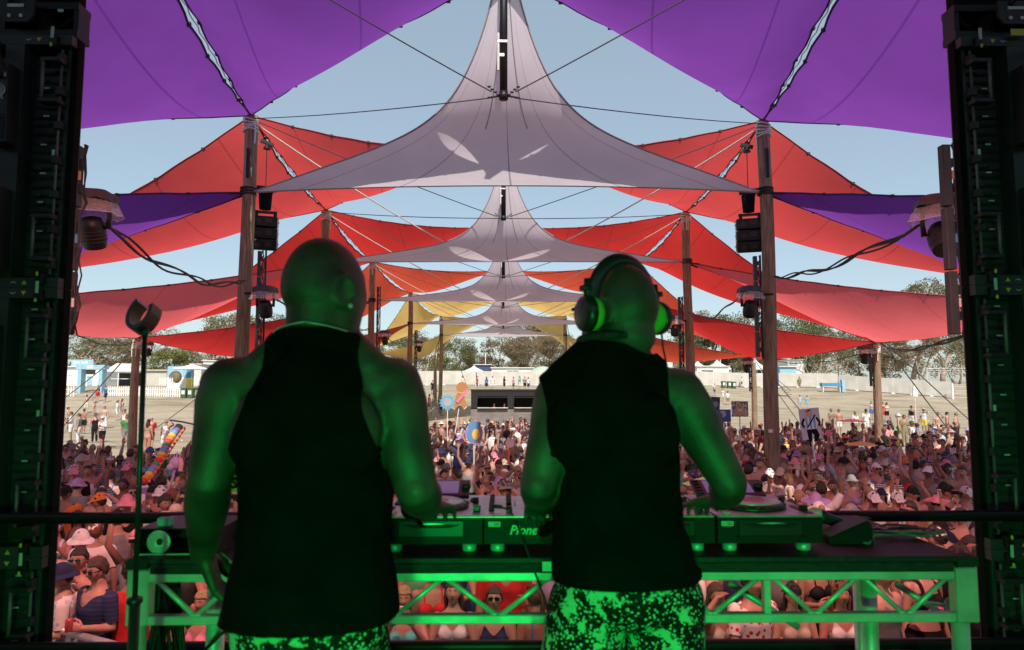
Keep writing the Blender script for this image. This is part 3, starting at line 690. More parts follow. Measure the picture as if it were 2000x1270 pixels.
def hut(px0, px1, d, ytop, label, wall, roof='white_paint', depth=4, name='hut', openings=(), rise=0, cat='hut', group=None, open_mat='shade_dark'):
    a, b2 = gpos(px0, d), gpos(px1, d); zt = at((px0 + px1) / 2, ytop, d).z; w = (b2 - a).length; h = zt - min(a.z, b2.z); c = (a + b2) / 2
    t = empty(name, (c.x, c.y, min(a.z, b2.z)), 0, label, cat, group)
    MB().box((0, depth / 2, h / 2 - .3), (w, depth, h + .6)).build('wall', M[wall], t)
    if rise: MB().extrude([(-w / 2 - .3, h), (w / 2 + .3, h), (w / 2 - .3, h + rise), (-w / 2 + .3, h + rise)], -.3, depth + .3).build('roof', M[roof], t)
    else: MB().box((0, depth / 2 - .1, h + .36 - .3), (w + .4, depth + .5, .12)).build('roof', M[roof], t)
    for (u0, u1, v0, v1, mt) in openings:
        f = MB().box((-w / 2 + w * (u0 + u1) / 2, -.015, h * (v0 + v1) / 2), (w * (u1 - u0), .05, h * (v1 - v0))).build('opening', M[mt], t)
        MB().box((-w / 2 + w * (u0 + u1) / 2, -.07, h * v1 + .03), (w * (u1 - u0) + .15, .14, .07)).build('frame', M['white_paint'], f)
    return t, w, h
# gin bar
t, w, h = hut(118, 202, 92, 717, 'white gin bar hut with a pale blue sign board on its roof', 'white_paint', depth=5, openings=((.42, .80, .62, .86, 'shade_dark'), (.45, .56, .02, .5, 'pale_blue'), (.62, .74, .02, .5, 'pale_blue')))
sg = MB().box((w * -.0, -.1, h + .48), (2.9, .12, 1.0)).build('sign_board', M['pale_blue'], t)
text_mesh_later = []
text_mesh_later.append(('GIN BAR', .52, (-1.25, -.17, h + .42), t))
text_mesh_later.append(('GIN', .3, (-1.9, -.08, h * .55), t))
# blue arch
a = gpos(151, 79); b2 = gpos(199, 79); wd = (b2 - a).length
t = empty('entrance_arch', a, 0, 'pale blue square entrance arch in front of the gin bar', 'arch')
for x, nm in ((.2, 'post'), (wd - .2, 'post')): MB().box((x, .4, 1.35), (.42, .9, 2.9)).build('post', M['pale_blue'], t)
MB().box((wd / 2, .4, 3.0), (wd + .5, .95, .5)).build('lintel', M['pale_blue'], t); MB().box((wd / 2, -.09, 3.0), (.7, .03, .34)).build('badge', M['white_paint'], t)
# shaded pavilion right of it
a = gpos(203, 88); b2 = gpos(258, 88); w = (b2 - a).length; zt = at(230, 725, 88).z - a.z
t = empty('marquee', a, 0, 'white roofed open shelter with dark mesh walls left of the outer pole', 'marquee')
MB().box((w / 2, 3, zt / 2 - .2), (w, .06, zt)).build('rear_wall', M['dark_grey'], t); 
MB().box((w / 2, 1.5, zt), (w + .2, 3.4, .15)).extrude([(0, zt + .08), (w, zt + .08), (w * .6, zt + 1.0), (w * .4, zt + 1.0)], .1, 2.9).build('roof', M['canvas'], t)
for x in (0, w / 2, w): MB().box((x, 0, zt / 2 - .1), (.12, .12, zt)).build('post', M['white_paint'], t)
MB().box((w * .45, .8, .95), (w * .6, .5, .08)).build('counter', M['white_paint'], t)
# lemon cutout
a = gpos(326, 84); t = empty('photo_cutout', a, 0, 'blue, yellow and white cutout board with a round leafy fruit in its hole', 'cutout'); wd = 2.35; hh = 2.75
vs = []; fs = []; n = 28; r = .78; cx, cz = wd * .42, 1.42
ring = [(cx + r * math.cos(q / n * 6.2832), cz + r * math.sin(q / n * 6.2832)) for q in range(n)]
def sq(x, z):
    dx, dz = x - cx, z - cz; k = min((wd - cx if dx > 0 else cx) / abs(dx) if abs(dx) > 1e-6 else 9e9, ((hh - cz) if dz > 0 else cz) / abs(dz) if abs(dz) > 1e-6 else 9e9); return (cx + dx * k, cz + dz * k)
for nm, mt, test in (('upper_board', 'pale_blue', lambda z: z > 0), ('lower_board', 'white_paint', lambda z: z <= 0)):
    m = MB()
    for q in range(n):
        p, p2 = ring[q], ring[(q + 1) % n]; o, o2 = sq(*p), sq(*p2)
        if test(((p[1] + p2[1]) / 2 - cz)): m.extrude([p, o, o2, p2], 0, .12)
    for cxx in ((0, hh), (wd, hh)) if nm == 'upper_board' else ((0, 0), (wd, 0)):
        q = min(range(n), key=lambda i: abs(math.atan2(cxx[1] - cz, cxx[0] - cx) - math.atan2(ring[i][1] - cz, ring[i][0] - cx)))
        m.extrude([sq(*ring[(q - 1) % n]), (cxx[0], cxx[1]), sq(*ring[(q + 1) % n])], .01, .11)
    m.build(nm, M[mt], t)
MB().box((wd + .25, .4, 2.0), (.5, .9, 1.4)).build('upper_side', M['blue'], t); MB().box((wd + .25, .4, .65), (.5, .9, 1.25)).build('lower_side', M['yellow'], t)
MB().ball((cx + .1, .3, cz - .05), (.52, .4, .68), 14, 10).build('fruit', LM[0], t, smooth=True); MB().box((cx, -.02, hh - .28), (.55, .03, .22)).build('badge', M['white_paint'], t)
# bins
def bin_(px, d, label):
    p = gpos(px, d); t = empty('wheelie_bin', p, 0, label, 'bin', 'green wheelie bins')
    MB().add([(-.25, -.3, 0), (.25, -.3, 0), (.25, .25, 0), (-.25, .25, 0), (-.30, -.36, 1.0), (.30, -.36, 1.0), (.30, .36, 1.0), (-.30, .36, 1.0)], [(3, 2, 1, 0), (4, 5, 6, 7), (0, 1, 5, 4), (1, 2, 6, 5), (2, 3, 7, 6), (3, 0, 4, 7)]).build('bin_body', M['green_bin'], t)
    MB().box((0, 0, 1.05), (.64, .78, .07), bev=.03).build('lid', M['green_bin'], t); MB().box((0, -.345, .62), (.34, .02, .42)).build('label_plate', M['white_paint'], t); MB().tube([(-.3, .3, .12), (.3, .3, .12)], .12, 10).build('wheel', M['jog_b'], t)
M['jog_b'] = mat('black_rubber', (.02, .02, .02), .8)
bin_(361, 75, 'green wheelie bin at the end of the picket fence, left of two'); bin_(374, 75, 'green wheelie bin at the end of the picket fence, right of two')
for k, px in enumerate((1413, 1424, 1433)): bin_(px, 108, '%s of three green wheelie bins by the pale fence' % ('leftmost', 'middle', 'rightmost')[k])
# white roofs and buildings beyond
hut(395, 420, 130, 705, 'white flat building above the picket fence near the left performer shoulder', 'white_paint', depth=6, openings=((.1, .8, .55, .85, 'shade_dark'),), name='building', cat='building')
hut(372, 392, 120, 712, 'small white block building behind the umbrella', 'off_white', depth=5, name='building', cat='building')
hut(262, 325, 100, 724, 'low beige canvas wall hut left of the lemon cutout', 'mesh_cloth', roof='canvas', depth=4)
hut(927, 958, 140, 713, 'small navy blue clad shed with a white roof in the middle gap', 'navy', depth=6, openings=(), name='shed', cat='shed')
hut(960, 1042, 125, 719, 'long white site office with two blue windows behind the container bar', 'white_paint', depth=5, openings=((.37, .50, .2, .85, 'blue'), (.52, .64, .2, .85, 'blue')), name='site_office', cat='building')
hut(1362, 1424, 125, 716, 'white site office with dark windows behind the bins', 'white_paint', depth=5, openings=((.15, .5, .2, .8, 'dark_grey'),), name='site_office', cat='building')
hut(1524, 1556, 118, 717, 'pale blue site office right of the first right pole', 'pale_blue', depth=5, name='site_office', cat='building')
hut(1540, 1572, 150, 703, 'white windowless block behind the pale blue office', 'white_paint', depth=6, name='building', cat='building')
hut(1515, 1545, 165, 701, 'grey roofed shed touching the first right pole', 'dark_grey', depth=6, name='shed', cat='shed')
def marquee(px, d, w, h, rise, label):
    p = gpos(px, d); t = empty('marquee', p, 0, label, 'marquee', 'white marquees beyond the fence')
    vs = [(-w / 2, 0, h), (w / 2, 0, h), (w / 2, w, h), (-w / 2, w, h), (-w * .14, w * .36, h + rise * .55), (w * .14, w * .36, h + rise * .55), (w * .14, w * .64, h + rise * .55), (-w * .14, w * .64, h + rise * .55), (0, w / 2, h + rise)]
    MB().add(vs, [(0, 1, 5, 4), (1, 2, 6, 5), (2, 3, 7, 6), (3, 0, 4, 7), (4, 5, 8), (5, 6, 8), (6, 7, 8), (7, 4, 8)]).build('roof', M['canvas'], t)
    MB().box((0, 0, h - .18), (w, .04, .36)).box((-w / 2, w / 2, h - .18), (.04, w, .36)).box((w / 2, w / 2, h - .18), (.04, w, .36)).build('valance', M['canvas'], t)
    for sx in (-1, 1):
        for y in (0, w): MB().tube([(sx * w / 2, y, 0), (sx * w / 2, y, h)], .05, 6).build('post', M['white_paint'], t)
for a in ((1368, 140, 3.6, 3.4, 1.8, 'white peaked marquee nearest the second right pole'), (1408, 145, 4.5, 3.6, 1.9, 'white peaked marquee behind the wheelie bins'), (925, 124, 3.2, 2.7, 1.0, 'small white peaked marquee left of the navy shed'), (1484, 135, 3.4, 3.4, 1.6, 'white peaked marquee left of the first right pole')): marquee(*a)
p = gpos(1060, 122); t = empty('dome_tent', p, 0, 'pale green dome tent behind the right performer', 'tent'); MB().ball((0, 0, 0), (3.3, 3.3, 3.4), 20, 12).build('cover', mat('pale_green_canvas', (.42, .50, .40), .8, noise=.1), t, smooth=True)
def umbrella(px, d, r, h, mt, label, z0=None):
    p = gpos(px, d); t = empty('umbrella', p, 0, label, 'umbrella'); m = MB(); n = 8; vs = [(0, 0, h + r * .28)]; fs = []
    for q in range(n):
        a = 6.2832 * q / n; vs.append((r * math.cos(a), r * math.sin(a), h)); vs.append((r * .55 * math.cos(a + math.pi / n), r * .55 * math.sin(a + math.pi / n), h + r * .13)); 
    for q in range(n):
        a = 1 + 2 * q; b2 = 1 + (2 * q + 2) % (2 * n); fs += [(0, a, a + 1), (0, a + 1, b2), (a, b2, a + 1)]
    m.add(vs, fs); m.build('canopy', M[mt], t); MB().tube([(0, 0, 0), (0, 0, h + r * .25)], .03, 6).build('pole', M['white_paint'], t)
umbrella(374, 82, 2.2, 2.5, 'canvas', 'large white umbrella overlapping the lemon cutout board')
# container bar behind the crowd
M['front_grey'] = mat('grey_front_sheet', (.22, .215, .21), .8, noise=.3, nscale=1.5)
a = gpos(920, 58); b2 = gpos(1062, 58); w = (b2 - a).length; zt = at(980, 762, 58).z; zb = at(980, 798, 58).z
t = empty('container_bar', (a.x, a.y, a.z), 0, 'long black slatted container bar with two serving hatches behind the crowd', 'bar')
hc = zt - a.z; hb = zb - a.z
MB().box((w / 2, 2.4, hc / 2), (w, .1, hc)).box((w / 2, 1.2, hb / 2 + .0), (w, 2.4, hb)).box((.05, 1.2, hc / 2), (.1, 2.4, hc)).box((w - .05, 1.2, hc / 2), (.1, 2.4, hc)).box((w / 2, 1.2, hc), (w + .1, 2.6, .1)).build('shell', M['black_clad'], t)
pm = MB().box((0, 0, 0), (.11, .03, 1.0)).mesh('slat', M['black_clad'])
hat = [(.10, .50), (.60, .98)]
for q in range(int(w / .14)):
    x = .07 + q * .14; inn = any(w * u < x < w * v for u, v in hat)
    if not inn: o = link('slat', pm, t, (x, -.03, (hc + hb) / 2)); o.scale = (1, 1, hc - hb - .05)
    else: o = link('slat', pm, t, (x, -.03, hc - .28)); o.scale = (1, 1, .5)
for u, v in hat:
    MB().box((w * (u + v) / 2, -.18, hb + .06), (w * (v - u) + .1, .45, .06)).build('counter', M['off_white'], t)
    MB().box((w * (u + v) / 2, -.35, hc - .62), (w * (v - u) + .1, .7, .035)).build('awning', M['dark_grey'], t)
MB().box((w / 2, -.06, hb / 2 - .02), (w, .05, hb - .1)).build('front_panel', M['front_grey'], t)
# crowd control barrier in front of it and on the bank behind
def barrier(p0, p1, label, h=1.1):
    p0, p1 = Vector(p0), Vector(p1); n = max(1, round((p1 - p0).length / 2.2)); t = empty('crowd_barrier', p0, 0, label, 'barrier', 'steel barriers at the container bar')
    for i in range(n):
        a = p0.lerp(p1, i / n) - p0; b2 = p0.lerp(p1, (i + 1) / n) - p0; m = MB(); m.tube([a + Vector((.05, 0, h)), b2 + Vector((-.05, 0, h))], .02, 5).tube([a + Vector((.05, 0, .2)), b2 + Vector((-.05, 0, .2))], .02, 5).tube([a + Vector((.05, 0, 0)), a + Vector((.05, 0, h))], .02, 5).tube([b2 + Vector((-.05, 0, 0)), b2 + Vector((-.05, 0, h))], .02, 5)
        m.build('frame', M['alu'], t); pm_ = MB()
        for q in range(1, 14): c = a.lerp(b2, q / 14); pm_.tube([c + Vector((0, 0, .2)), c + Vector((0, 0, h))], .008, 4)
        o = pm_.build('bar', M['alu'], t); o['kind'] = 'stuff'
barrier(gpos(908, 52), gpos(1062, 52), 'row of grey steel barriers below the container bar')
# blue table stall, black roof benches
p = gpos(1622, 105); t = empty('folding_table', p, 0, 'bright blue folding table standing near the right fence', 'table'); MB().box((0, 0, 1.15), (3.0, .8, .5)).build('top', M['blue'], t)
for x in (-1.3, 1.3): MB().box((x, 0, .45), (.1, .7, .9)).build('leg', M['white_paint'], t)
MB().box((1.9, 0, .95), (.5, .6, 1.9)).build('side_board', M['pale_blue'], t)
p = gpos(1535, 100); t = empty('stair_ramp', p, 0, 'dark steel steps against the pale fence beside the first right pole', 'steps')
for q in range(5): MB().box((-1.0 + .35 * q, 0, 1.5 - .3 * q), (.4, 1.2, .06)).build('tread', M['dark_grey'], t)
MB().tube([(-1.2, 0, 2.4), (.7, 0, .8)], .04, 6).tube([(-1.2, 0, 2.4), (-1.2, 0, 0)], .04, 6).build('handrail', M['dark_grey'], t)
# light poles
for px, d, top, l in ((1408, 160, 660, 'thin pale lamp post above the marquees'), (1538, 170, 690, 'thin pale mast right of the first right pole'), (948, 150, 690, 'thin pale mast above the navy shed')):
    p = gpos(px, d); zt = at(px, top, d).z; t = tag(MB().tube([(0, 0, 0), (0, 0, zt - p.z)], .09, 6).tube([(0, 0, zt - p.z), (.5, 0, zt - p.z + .1)], .06, 5).build('lamp_post', M['white_paint'], None, loc=p), l, 'post')
p = gpos(1306, 150); tag(MB().lathe([(1.0, 0), (1.0, 6.8), (.9, 7.2)], n=14).build('water_tank', M['white_paint'], None, loc=p, smooth=True), 'small white cylinder tank behind the right performer shoulder', 'tank')
# ------------------------------------------------------------------ people
def head_shape(sc=1.0, nu=28, nv=24, jaw=1.0):
    """unit head, face towards -Y; returns verts, faces, tints"""
    vs = []; cols = []; fs = []
    for i in range(nv + 1):
        ph = math.pi * i / nv
        for j in range(nu):
            th = 2 * math.pi * j / nu
            x, y, z = math.sin(ph) * math.sin(th), -math.sin(ph) * math.cos(th), math.cos(ph)
            px, py, pz = .077 * x, .097 * y, .118 * z
            if z < 0:
                k = -z; px *= 1 - .36 * jaw * k ** 1.7
                py *= (1 - .06 * k) if y < 0 else (1 - .5 * k ** 1.1)
            f = max(0, -y); G = lambda a, b: math.exp(-(a * a + b * b))
            if y < 0:
                py -= .023 * G(x / .17, (z + .15) / .18) * f + .012 * G(x / .13, (z - .02) / .16) * f
                py -= .005 * G(x / .5, (z - .24) / .11)
                for s in (-1, 1):
                    py += .010 * G((x - s * .36) / .17, (z - .07) / .12)
                    py -= .004 * G((x - s * .42) / .2, (z + .2) / .2)
                py -= .007 * G(x / .24, (z + .50) / .06) ; py += .004 * G(x / .22, (z + .38) / .05) + .003 * G(x / .3, (z + .62) / .06)
                py -= .010 * G(x / .3, (z + .86) / .17)
            c = (1, 1, 1)
            if y < 0:
                for s in (-1, 1):
                    e = G((x - s * .36) / .11, (z - .07) / .055)
                    if e > .35: c = (.22, .18, .18)
                    b = G((x - s * .37) / .2, (z - .235) / .05)
                    if b > .4: c = (.38, .3, .26)
                if G(x / .24, (z + .505) / .065) > .4: c = (.92, .45, .45)
                if G(x / .22, (z + .50) / .02) > .5: c = (.45, .2, .2)
                cheek = G((abs(x) - .5) / .2, (z + .15) / .2)
                if c == (1, 1, 1): c = (1.0, 1 - .12 * cheek, 1 - .12 * cheek)
            vs.append(Vector((px, py, pz)) * sc); cols.append(c)
    for i in range(nv):
        for j in range(nu):
            j2 = (j + 1) % nu
            if i == 0: fs.append((j, nu + j, nu + j2))
            elif i == nv - 1: fs.append((i * nu + j, (i + 1) * nu + j, i * nu + j2))
            else: fs.append((i * nu + j, (i + 1) * nu + j, (i + 1) * nu + j2, i * nu + j2))
    # merge pole duplicates
    return vs, fs, cols
def weld(vs, fs, cols):
    key = {}; mp = []; nv_ = []; nc = []
    for p, c in zip(vs, cols):
        k = (round(p[0], 5), round(p[1], 5), round(p[2], 5))
        if k not in key: key[k] = len(nv_); nv_.append(p); nc.append(c)
        mp.append(key[k])
    nf = []
    for f in fs:
        g_ = []
        for i in f:
            if mp[i] not in g_: g_.append(mp[i])
        if len(g_) > 2: nf.append(tuple(g_))
    return nv_, nf, nc
HV, HF, HC = weld(*head_shape())

def limb(m, pts, rs, n=12):
    """closed, rounded, tapered chain"""
    pts = [Vector(p) for p in pts]; P = []; Rr = []
    d0 = (pts[0] - pts[1]).normalized(); d1 = (pts[-1] - pts[-2]).normalized()
    r0, r1 = rs[0], rs[-1]
    for a in (80, 50, 25): P.append(pts[0] + d0 * r0 * math.sin(R(a))); Rr.append(r0 * math.cos(R(a)))
    for i in range(len(pts)): P.append(pts[i]); Rr.append(rs[i])
    for a in (25, 50, 80): P.append(pts[-1] + d1 * r1 * math.sin(R(a))); Rr.append(r1 * math.cos(R(a)))
    m.tube(P, Rr, n)
def hand(m, wrist, d, up, s=1.0, side=1, curl=.5, spread=.25, fr=.0085, n=6):
    """palm plus four fingers of unequal length and a thumb; d = direction, up = back of the hand"""
    d = Vector(d).normalized(); up = Vector(up); up = (up - d * up.dot(d)).normalized(); lat = d.cross(up) * side   # lat points to the thumb side
    W = Vector(wrist)
    rot = Matrix((lat, d, up)).transposed()
    pc = W + d * .05 * s
    vs = []
    rows = ((0, .026, .016), (.03, .037, .016), (.07, .042, .014), (.088, .040, .011))
    m.tube([W - d * .01 * s] + [W + d * r[0] * s for r in rows] + [W + d * .094 * s], [(.02 * s, .014 * s)] + [(r[1] * s, r[2] * s) for r in rows] + [(.034 * s, .006 * s)], 12) if False else None
    b = MB()
    for (t_, rw, rh) in ((-.012, .020, .014), (0, .026, .017), (.03, .036, .017), (.07, .041, .014), (.09, .038, .010)):
        for j in range(12):
            a = 2 * math.pi * j / 12; b.v.append(tuple(W + d * t_ * s + lat * (rw * math.cos(a)) * s + up * (rh * math.sin(a)) * s))
    for i in range(4):
        for j in range(12): j2 = (j + 1) % 12; b.f.append((i * 12 + j, i * 12 + j2, (i + 1) * 12 + j2, (i + 1) * 12 + j))
    b.f.append(tuple(range(11, -1, -1))); b.f.append(tuple(48 + j for j in range(12)))
    if side < 0: b.f = [tuple(reversed(f)) for f in b.f]
    m.add(b.v, b.f)
    Ls = (.070, .078, .073, .058)
    for k in range(4):
        off = (.030 - .020 * k) * s; base = W + d * .080 * s + lat * off
        ang = spread * (1.5 - k) * .5; dd = (d * math.cos(ang) + lat * math.sin(ang)).normalized()
        seg = [Ls[k] * s * q for q in (.42, .32, .26)]; pts = [base]; a = curl * .35
        for q in seg:
            v = dd * math.cos(a) - up * math.sin(a); pts.append(pts[-1] + v * q); a += curl * .9
        r = fr * s * (1 if k < 3 else .88)
        limb(m, pts, [r, r * .97, r * .88, r * .75], n)
    tb_ = W + d * .018 * s + lat * .022 * s; v = (d * .62 + lat * .75 - up * .2 * curl).normalized(); v2 = (d * .95 + lat * .25 - up * .35 * curl).normalized()
    limb(m, [tb_, tb_ + v * .04 * s, tb_ + v * .04 * s + v2 * .03 * s, tb_ + v * .04 * s + v2 * .055 * s], [.015 * s, fr * 1.2 * s, fr * 1.08 * s, fr * .9 * s], n)

def torso_rings(m, rings, n=24, p=2.4):
    """rings: (z, cx, cy, rx, ry) stacked; superellipse sections, closed"""
    vs = []; fs = []
    rr = [(rings[0][0] - .02, rings[0][1], rings[0][2], rings[0][3] * .5, rings[0][4] * .5)] + list(rings) + [(rings[-1][0] + .01, rings[-1][1], rings[-1][2], rings[-1][3] * .5, rings[-1][4] * .5)]
    for (z, cx, cy, rx, ry) in rr:
        for j in range(n):
            a = 2 * math.pi * j / n; c, s_ = math.cos(a), math.sin(a)
            vs.append((cx + rx * math.copysign(abs(c) ** (2 / p), c), cy + ry * math.copysign(abs(s_) ** (2 / p), s_), z))
    k = len(rr)
    for i in range(k - 1):
        for j in range(n): j2 = (j + 1) % n; fs.append((i * n + j, i * n + j2, (i + 1) * n + j2, (i + 1) * n + j))
    fs.append(tuple(range(n - 1, -1, -1))); fs.append(tuple((k - 1) * n + j for j in range(n)))
    m.add(vs, fs)

def remesh(m, voxel, smooth=4, factor=.5):
    me = m.mesh('tmp', []); me.materials.clear()
    o = bpy.data.objects.new('tmp', me); COL.objects.link(o)
    md = o.modifiers.new('r', 'REMESH'); md.mode = 'VOXEL'; md.voxel_size = voxel
    if smooth: sd = o.modifiers.new('s', 'SMOOTH'); sd.iterations = smooth; sd.factor = factor
    dg = bpy.context.evaluated_depsgraph_get(); r = bpy.data.meshes.new_from_object(o.evaluated_get(dg))
    bpy.data.objects.remove(o); bpy.data.meshes.remove(me)
    n = len(r.vertices); V = np.empty(n * 3); r.vertices.foreach_get('co', V); V = V.reshape(-1, 3)
    r.calc_loop_triangles(); T_ = np.empty(len(r.loop_triangles) * 3, np.int32); r.loop_triangles.foreach_get('vertices', T_); T_ = T_.reshape(-1, 3)
    N_ = np.empty(n * 3); r.vertices.foreach_get('normal', N_); N_ = N_.reshape(-1, 3)
    return r, V, T_, N_
def np_mesh(name, V, F, mats, cols=None, smooth=True):
    me = bpy.data.meshes.new(name); me.from_pydata([tuple(v) for v in V], [], [tuple(f) for f in F])
    for mt in (mats if isinstance(mats, (list, tuple)) else [mats]): me.materials.append(mt)
    if smooth: me.polygons.foreach_set('use_smooth', [True] * len(F))
    if cols is not None:
        a = me.color_attributes.new('tint', 'FLOAT_COLOR', 'POINT')
        c = np.ones((len(V), 4), np.float32); c[:, :3] = np.array(cols); a.data.foreach_set('color', c.ravel())
    me.update(); return me
def clip(V, T_, f):
    """keep the part of a triangle mesh where f<0, cut cleanly along f=0"""
    ins = f[T_] < 0; full = ins.all(1); some = ins.any(1) & ~full
    out = [tuple(t) for t in T_[full]]; V2 = [tuple(v) for v in V]; cut = {}
    def cp(a, b):
        k = (a, b) if a < b else (b, a)
        if k not in cut:
            t = f[a] / (f[a] - f[b]); p = V[a] * (1 - t) + V[b] * t; cut[k] = len(V2); V2.append(tuple(p))
        return cut[k]
    for t in T_[some]:
        poly = []
        for i in range(3):
            a, b = int(t[i]), int(t[(i + 1) % 3])
            if f[a] < 0: poly.append(a)
            if (f[a] < 0) != (f[b] < 0): poly.append(cp(a, b))
        if len(poly) >= 3: out.append(tuple(poly))
    used = sorted({i for p in out for i in p}); mp = {u: k for k, u in enumerate(used)}
    return np.array([V2[u] for u in used]) if used else np.zeros((0, 3)), [tuple(mp[i] for i in p) for p in out]
def seg_dist(V, pts):
    """distance to a polyline and arclength of the nearest point"""
    best = np.full(len(V), 1e9); tl = np.zeros(len(V)); acc = 0
    for a, b in zip(pts[:-1], pts[1:]):
        a = np.array(a); b = np.array(b); d = b - a; L_ = np.linalg.norm(d); t = np.clip(((V - a) @ d) / (L_ * L_), 0, 1)
        q = a + t[:, None] * d; ds = np.linalg.norm(V - q, axis=1); w = ds < best; best[w] = ds[w]; tl[w] = (acc + t * L_)[w]; acc += L_
    return best, tl

M['skin'] = mat('skin', (1, 1, 1), .55, objcol=True, attr='tint', noise=.12, nscale=14)
M['cloth'] = mat('plain_cloth', (1, 1, 1), .85, objcol=True, spec=.2, noise=.25, nscale=9, bump=.15, bscale=40)
M['hair'] = mat('hair', (1, 1, 1), .6, objcol=True, noise=.55, nscale=26, stretch=(4, 4, .6), bump=.5, bscale=60)
def print_mat(name, kind, c2, sc):
    m = mat(name, (1, 1, 1), .85, objcol=True, spec=.2); N = m.node_tree.nodes; L = m.node_tree.links; b = N['Principled BSDF']
    src = b.inputs['Base Color'].links[0].from_socket; tc = N.new('ShaderNodeTexCoord')
    if kind == 'stripe':
        w = N.new('ShaderNodeTexWave'); w.inputs['Scale'].default_value = sc; w.bands_direction = 'Z' if name.endswith('h') else 'X'; w.inputs['Distortion'].default_value = .6
        fac = w.outputs['Fac']
    else:
        w = N.new('ShaderNodeTexVoronoi'); w.inputs['Scale'].default_value = sc; fac = w.outputs['Distance']
    L.new(tc.outputs['Object'], w.inputs['Vector']); rp = N.new('ShaderNodeValToRGB'); rp.color_ramp.interpolation = 'CONSTANT'
    rp.color_ramp.elements[0].position = 0; rp.color_ramp.elements[1].position = .5 if kind == 'stripe' else .34; L.new(fac, rp.inputs[0])
    mx = N.new('ShaderNodeMix'); mx.data_type = 'RGBA'; mx.inputs[7].default_value = (*c2, 1); L.new(rp.outputs[0], mx.inputs[0]); L.new(src, mx.inputs[6]); L.new(mx.outputs[2], b.inputs['Base Color'])
    return m
M['cloth_stripe'] = print_mat('striped_cloth', 'stripe', (.75, .72, .7), 9)
M['cloth_stripe_h'] = print_mat('striped_cloth_h', 'stripe', (.04, .05, .12), 8)
M['cloth_floral'] = print_mat('floral_cloth', 'spots', (.75, .7, .68), 18)
M['shades'] = mat('dark_sunglasses', (.01, .01, .012), .12, spec=.8)
M['shades_mirror'] = mat('mirrored_sunglasses', (.10, .5, .45), .12, .9)
M['phone'] = mat('white_phone', (.75, .75, .72), .3)
M['cup'] = mat('drink_can', (.55, .1, .1), .35, .4)

# pose tables: left/right elbow and wrist in body space (x outwards is mirrored for the left side)
def pose_arm(kind, s):
    """returns elbow, wrist, finger direction, back-of-hand, curl ; body faces -Y"""
    P = {
        'down': ((.235, .02, 1.13), (.25, -.03, .88), (0.05, -.1, -1), (1, 0, .0), .5),
        'up': ((.30, -.06, 1.60), (.27, -.10, 1.86), (0.05, -.05, 1), (0, 1, .1), .25),
        'upbent': ((.33, -.10, 1.52), (.20, -.16, 1.75), (-.2, -.1, 1), (0, 1, 0), .3),
        'phone': ((.27, -.16, 1.22), (.10, -.30, 1.46), (-.3, -.3, .9), (.4, .9, .1), .9),
        'drink': ((.24, .0, 1.13), (.19, -.24, 1.20), (-.6, -.6, .2), (.8, -.5, .2), 1.3),
        'brow': ((.33, -.12, 1.47), (.13, -.15, 1.66), (-1, .1, .25), (0, .1, 1), .2),
        'rail': ((.24, -.06, 1.14), (.20, -.30, 1.03), (-.2, -1, -.1), (0, 0, 1), .6),
        'chest': ((.24, .0, 1.14), (.06, -.20, 1.20), (-1, -.1, .2), (0, -1, 0), .6),
        'point': ((.27, -.12, 1.42), (.22, -.32, 1.62), (0, -.5, .9), (0, .8, .5), .9),
    }[kind]
    e, w_, d, u, c = P
    f = lambda v: Vector((v[0] * s, v[1], v[2]))
    return f(e), f(w_), f(d), f(u), c

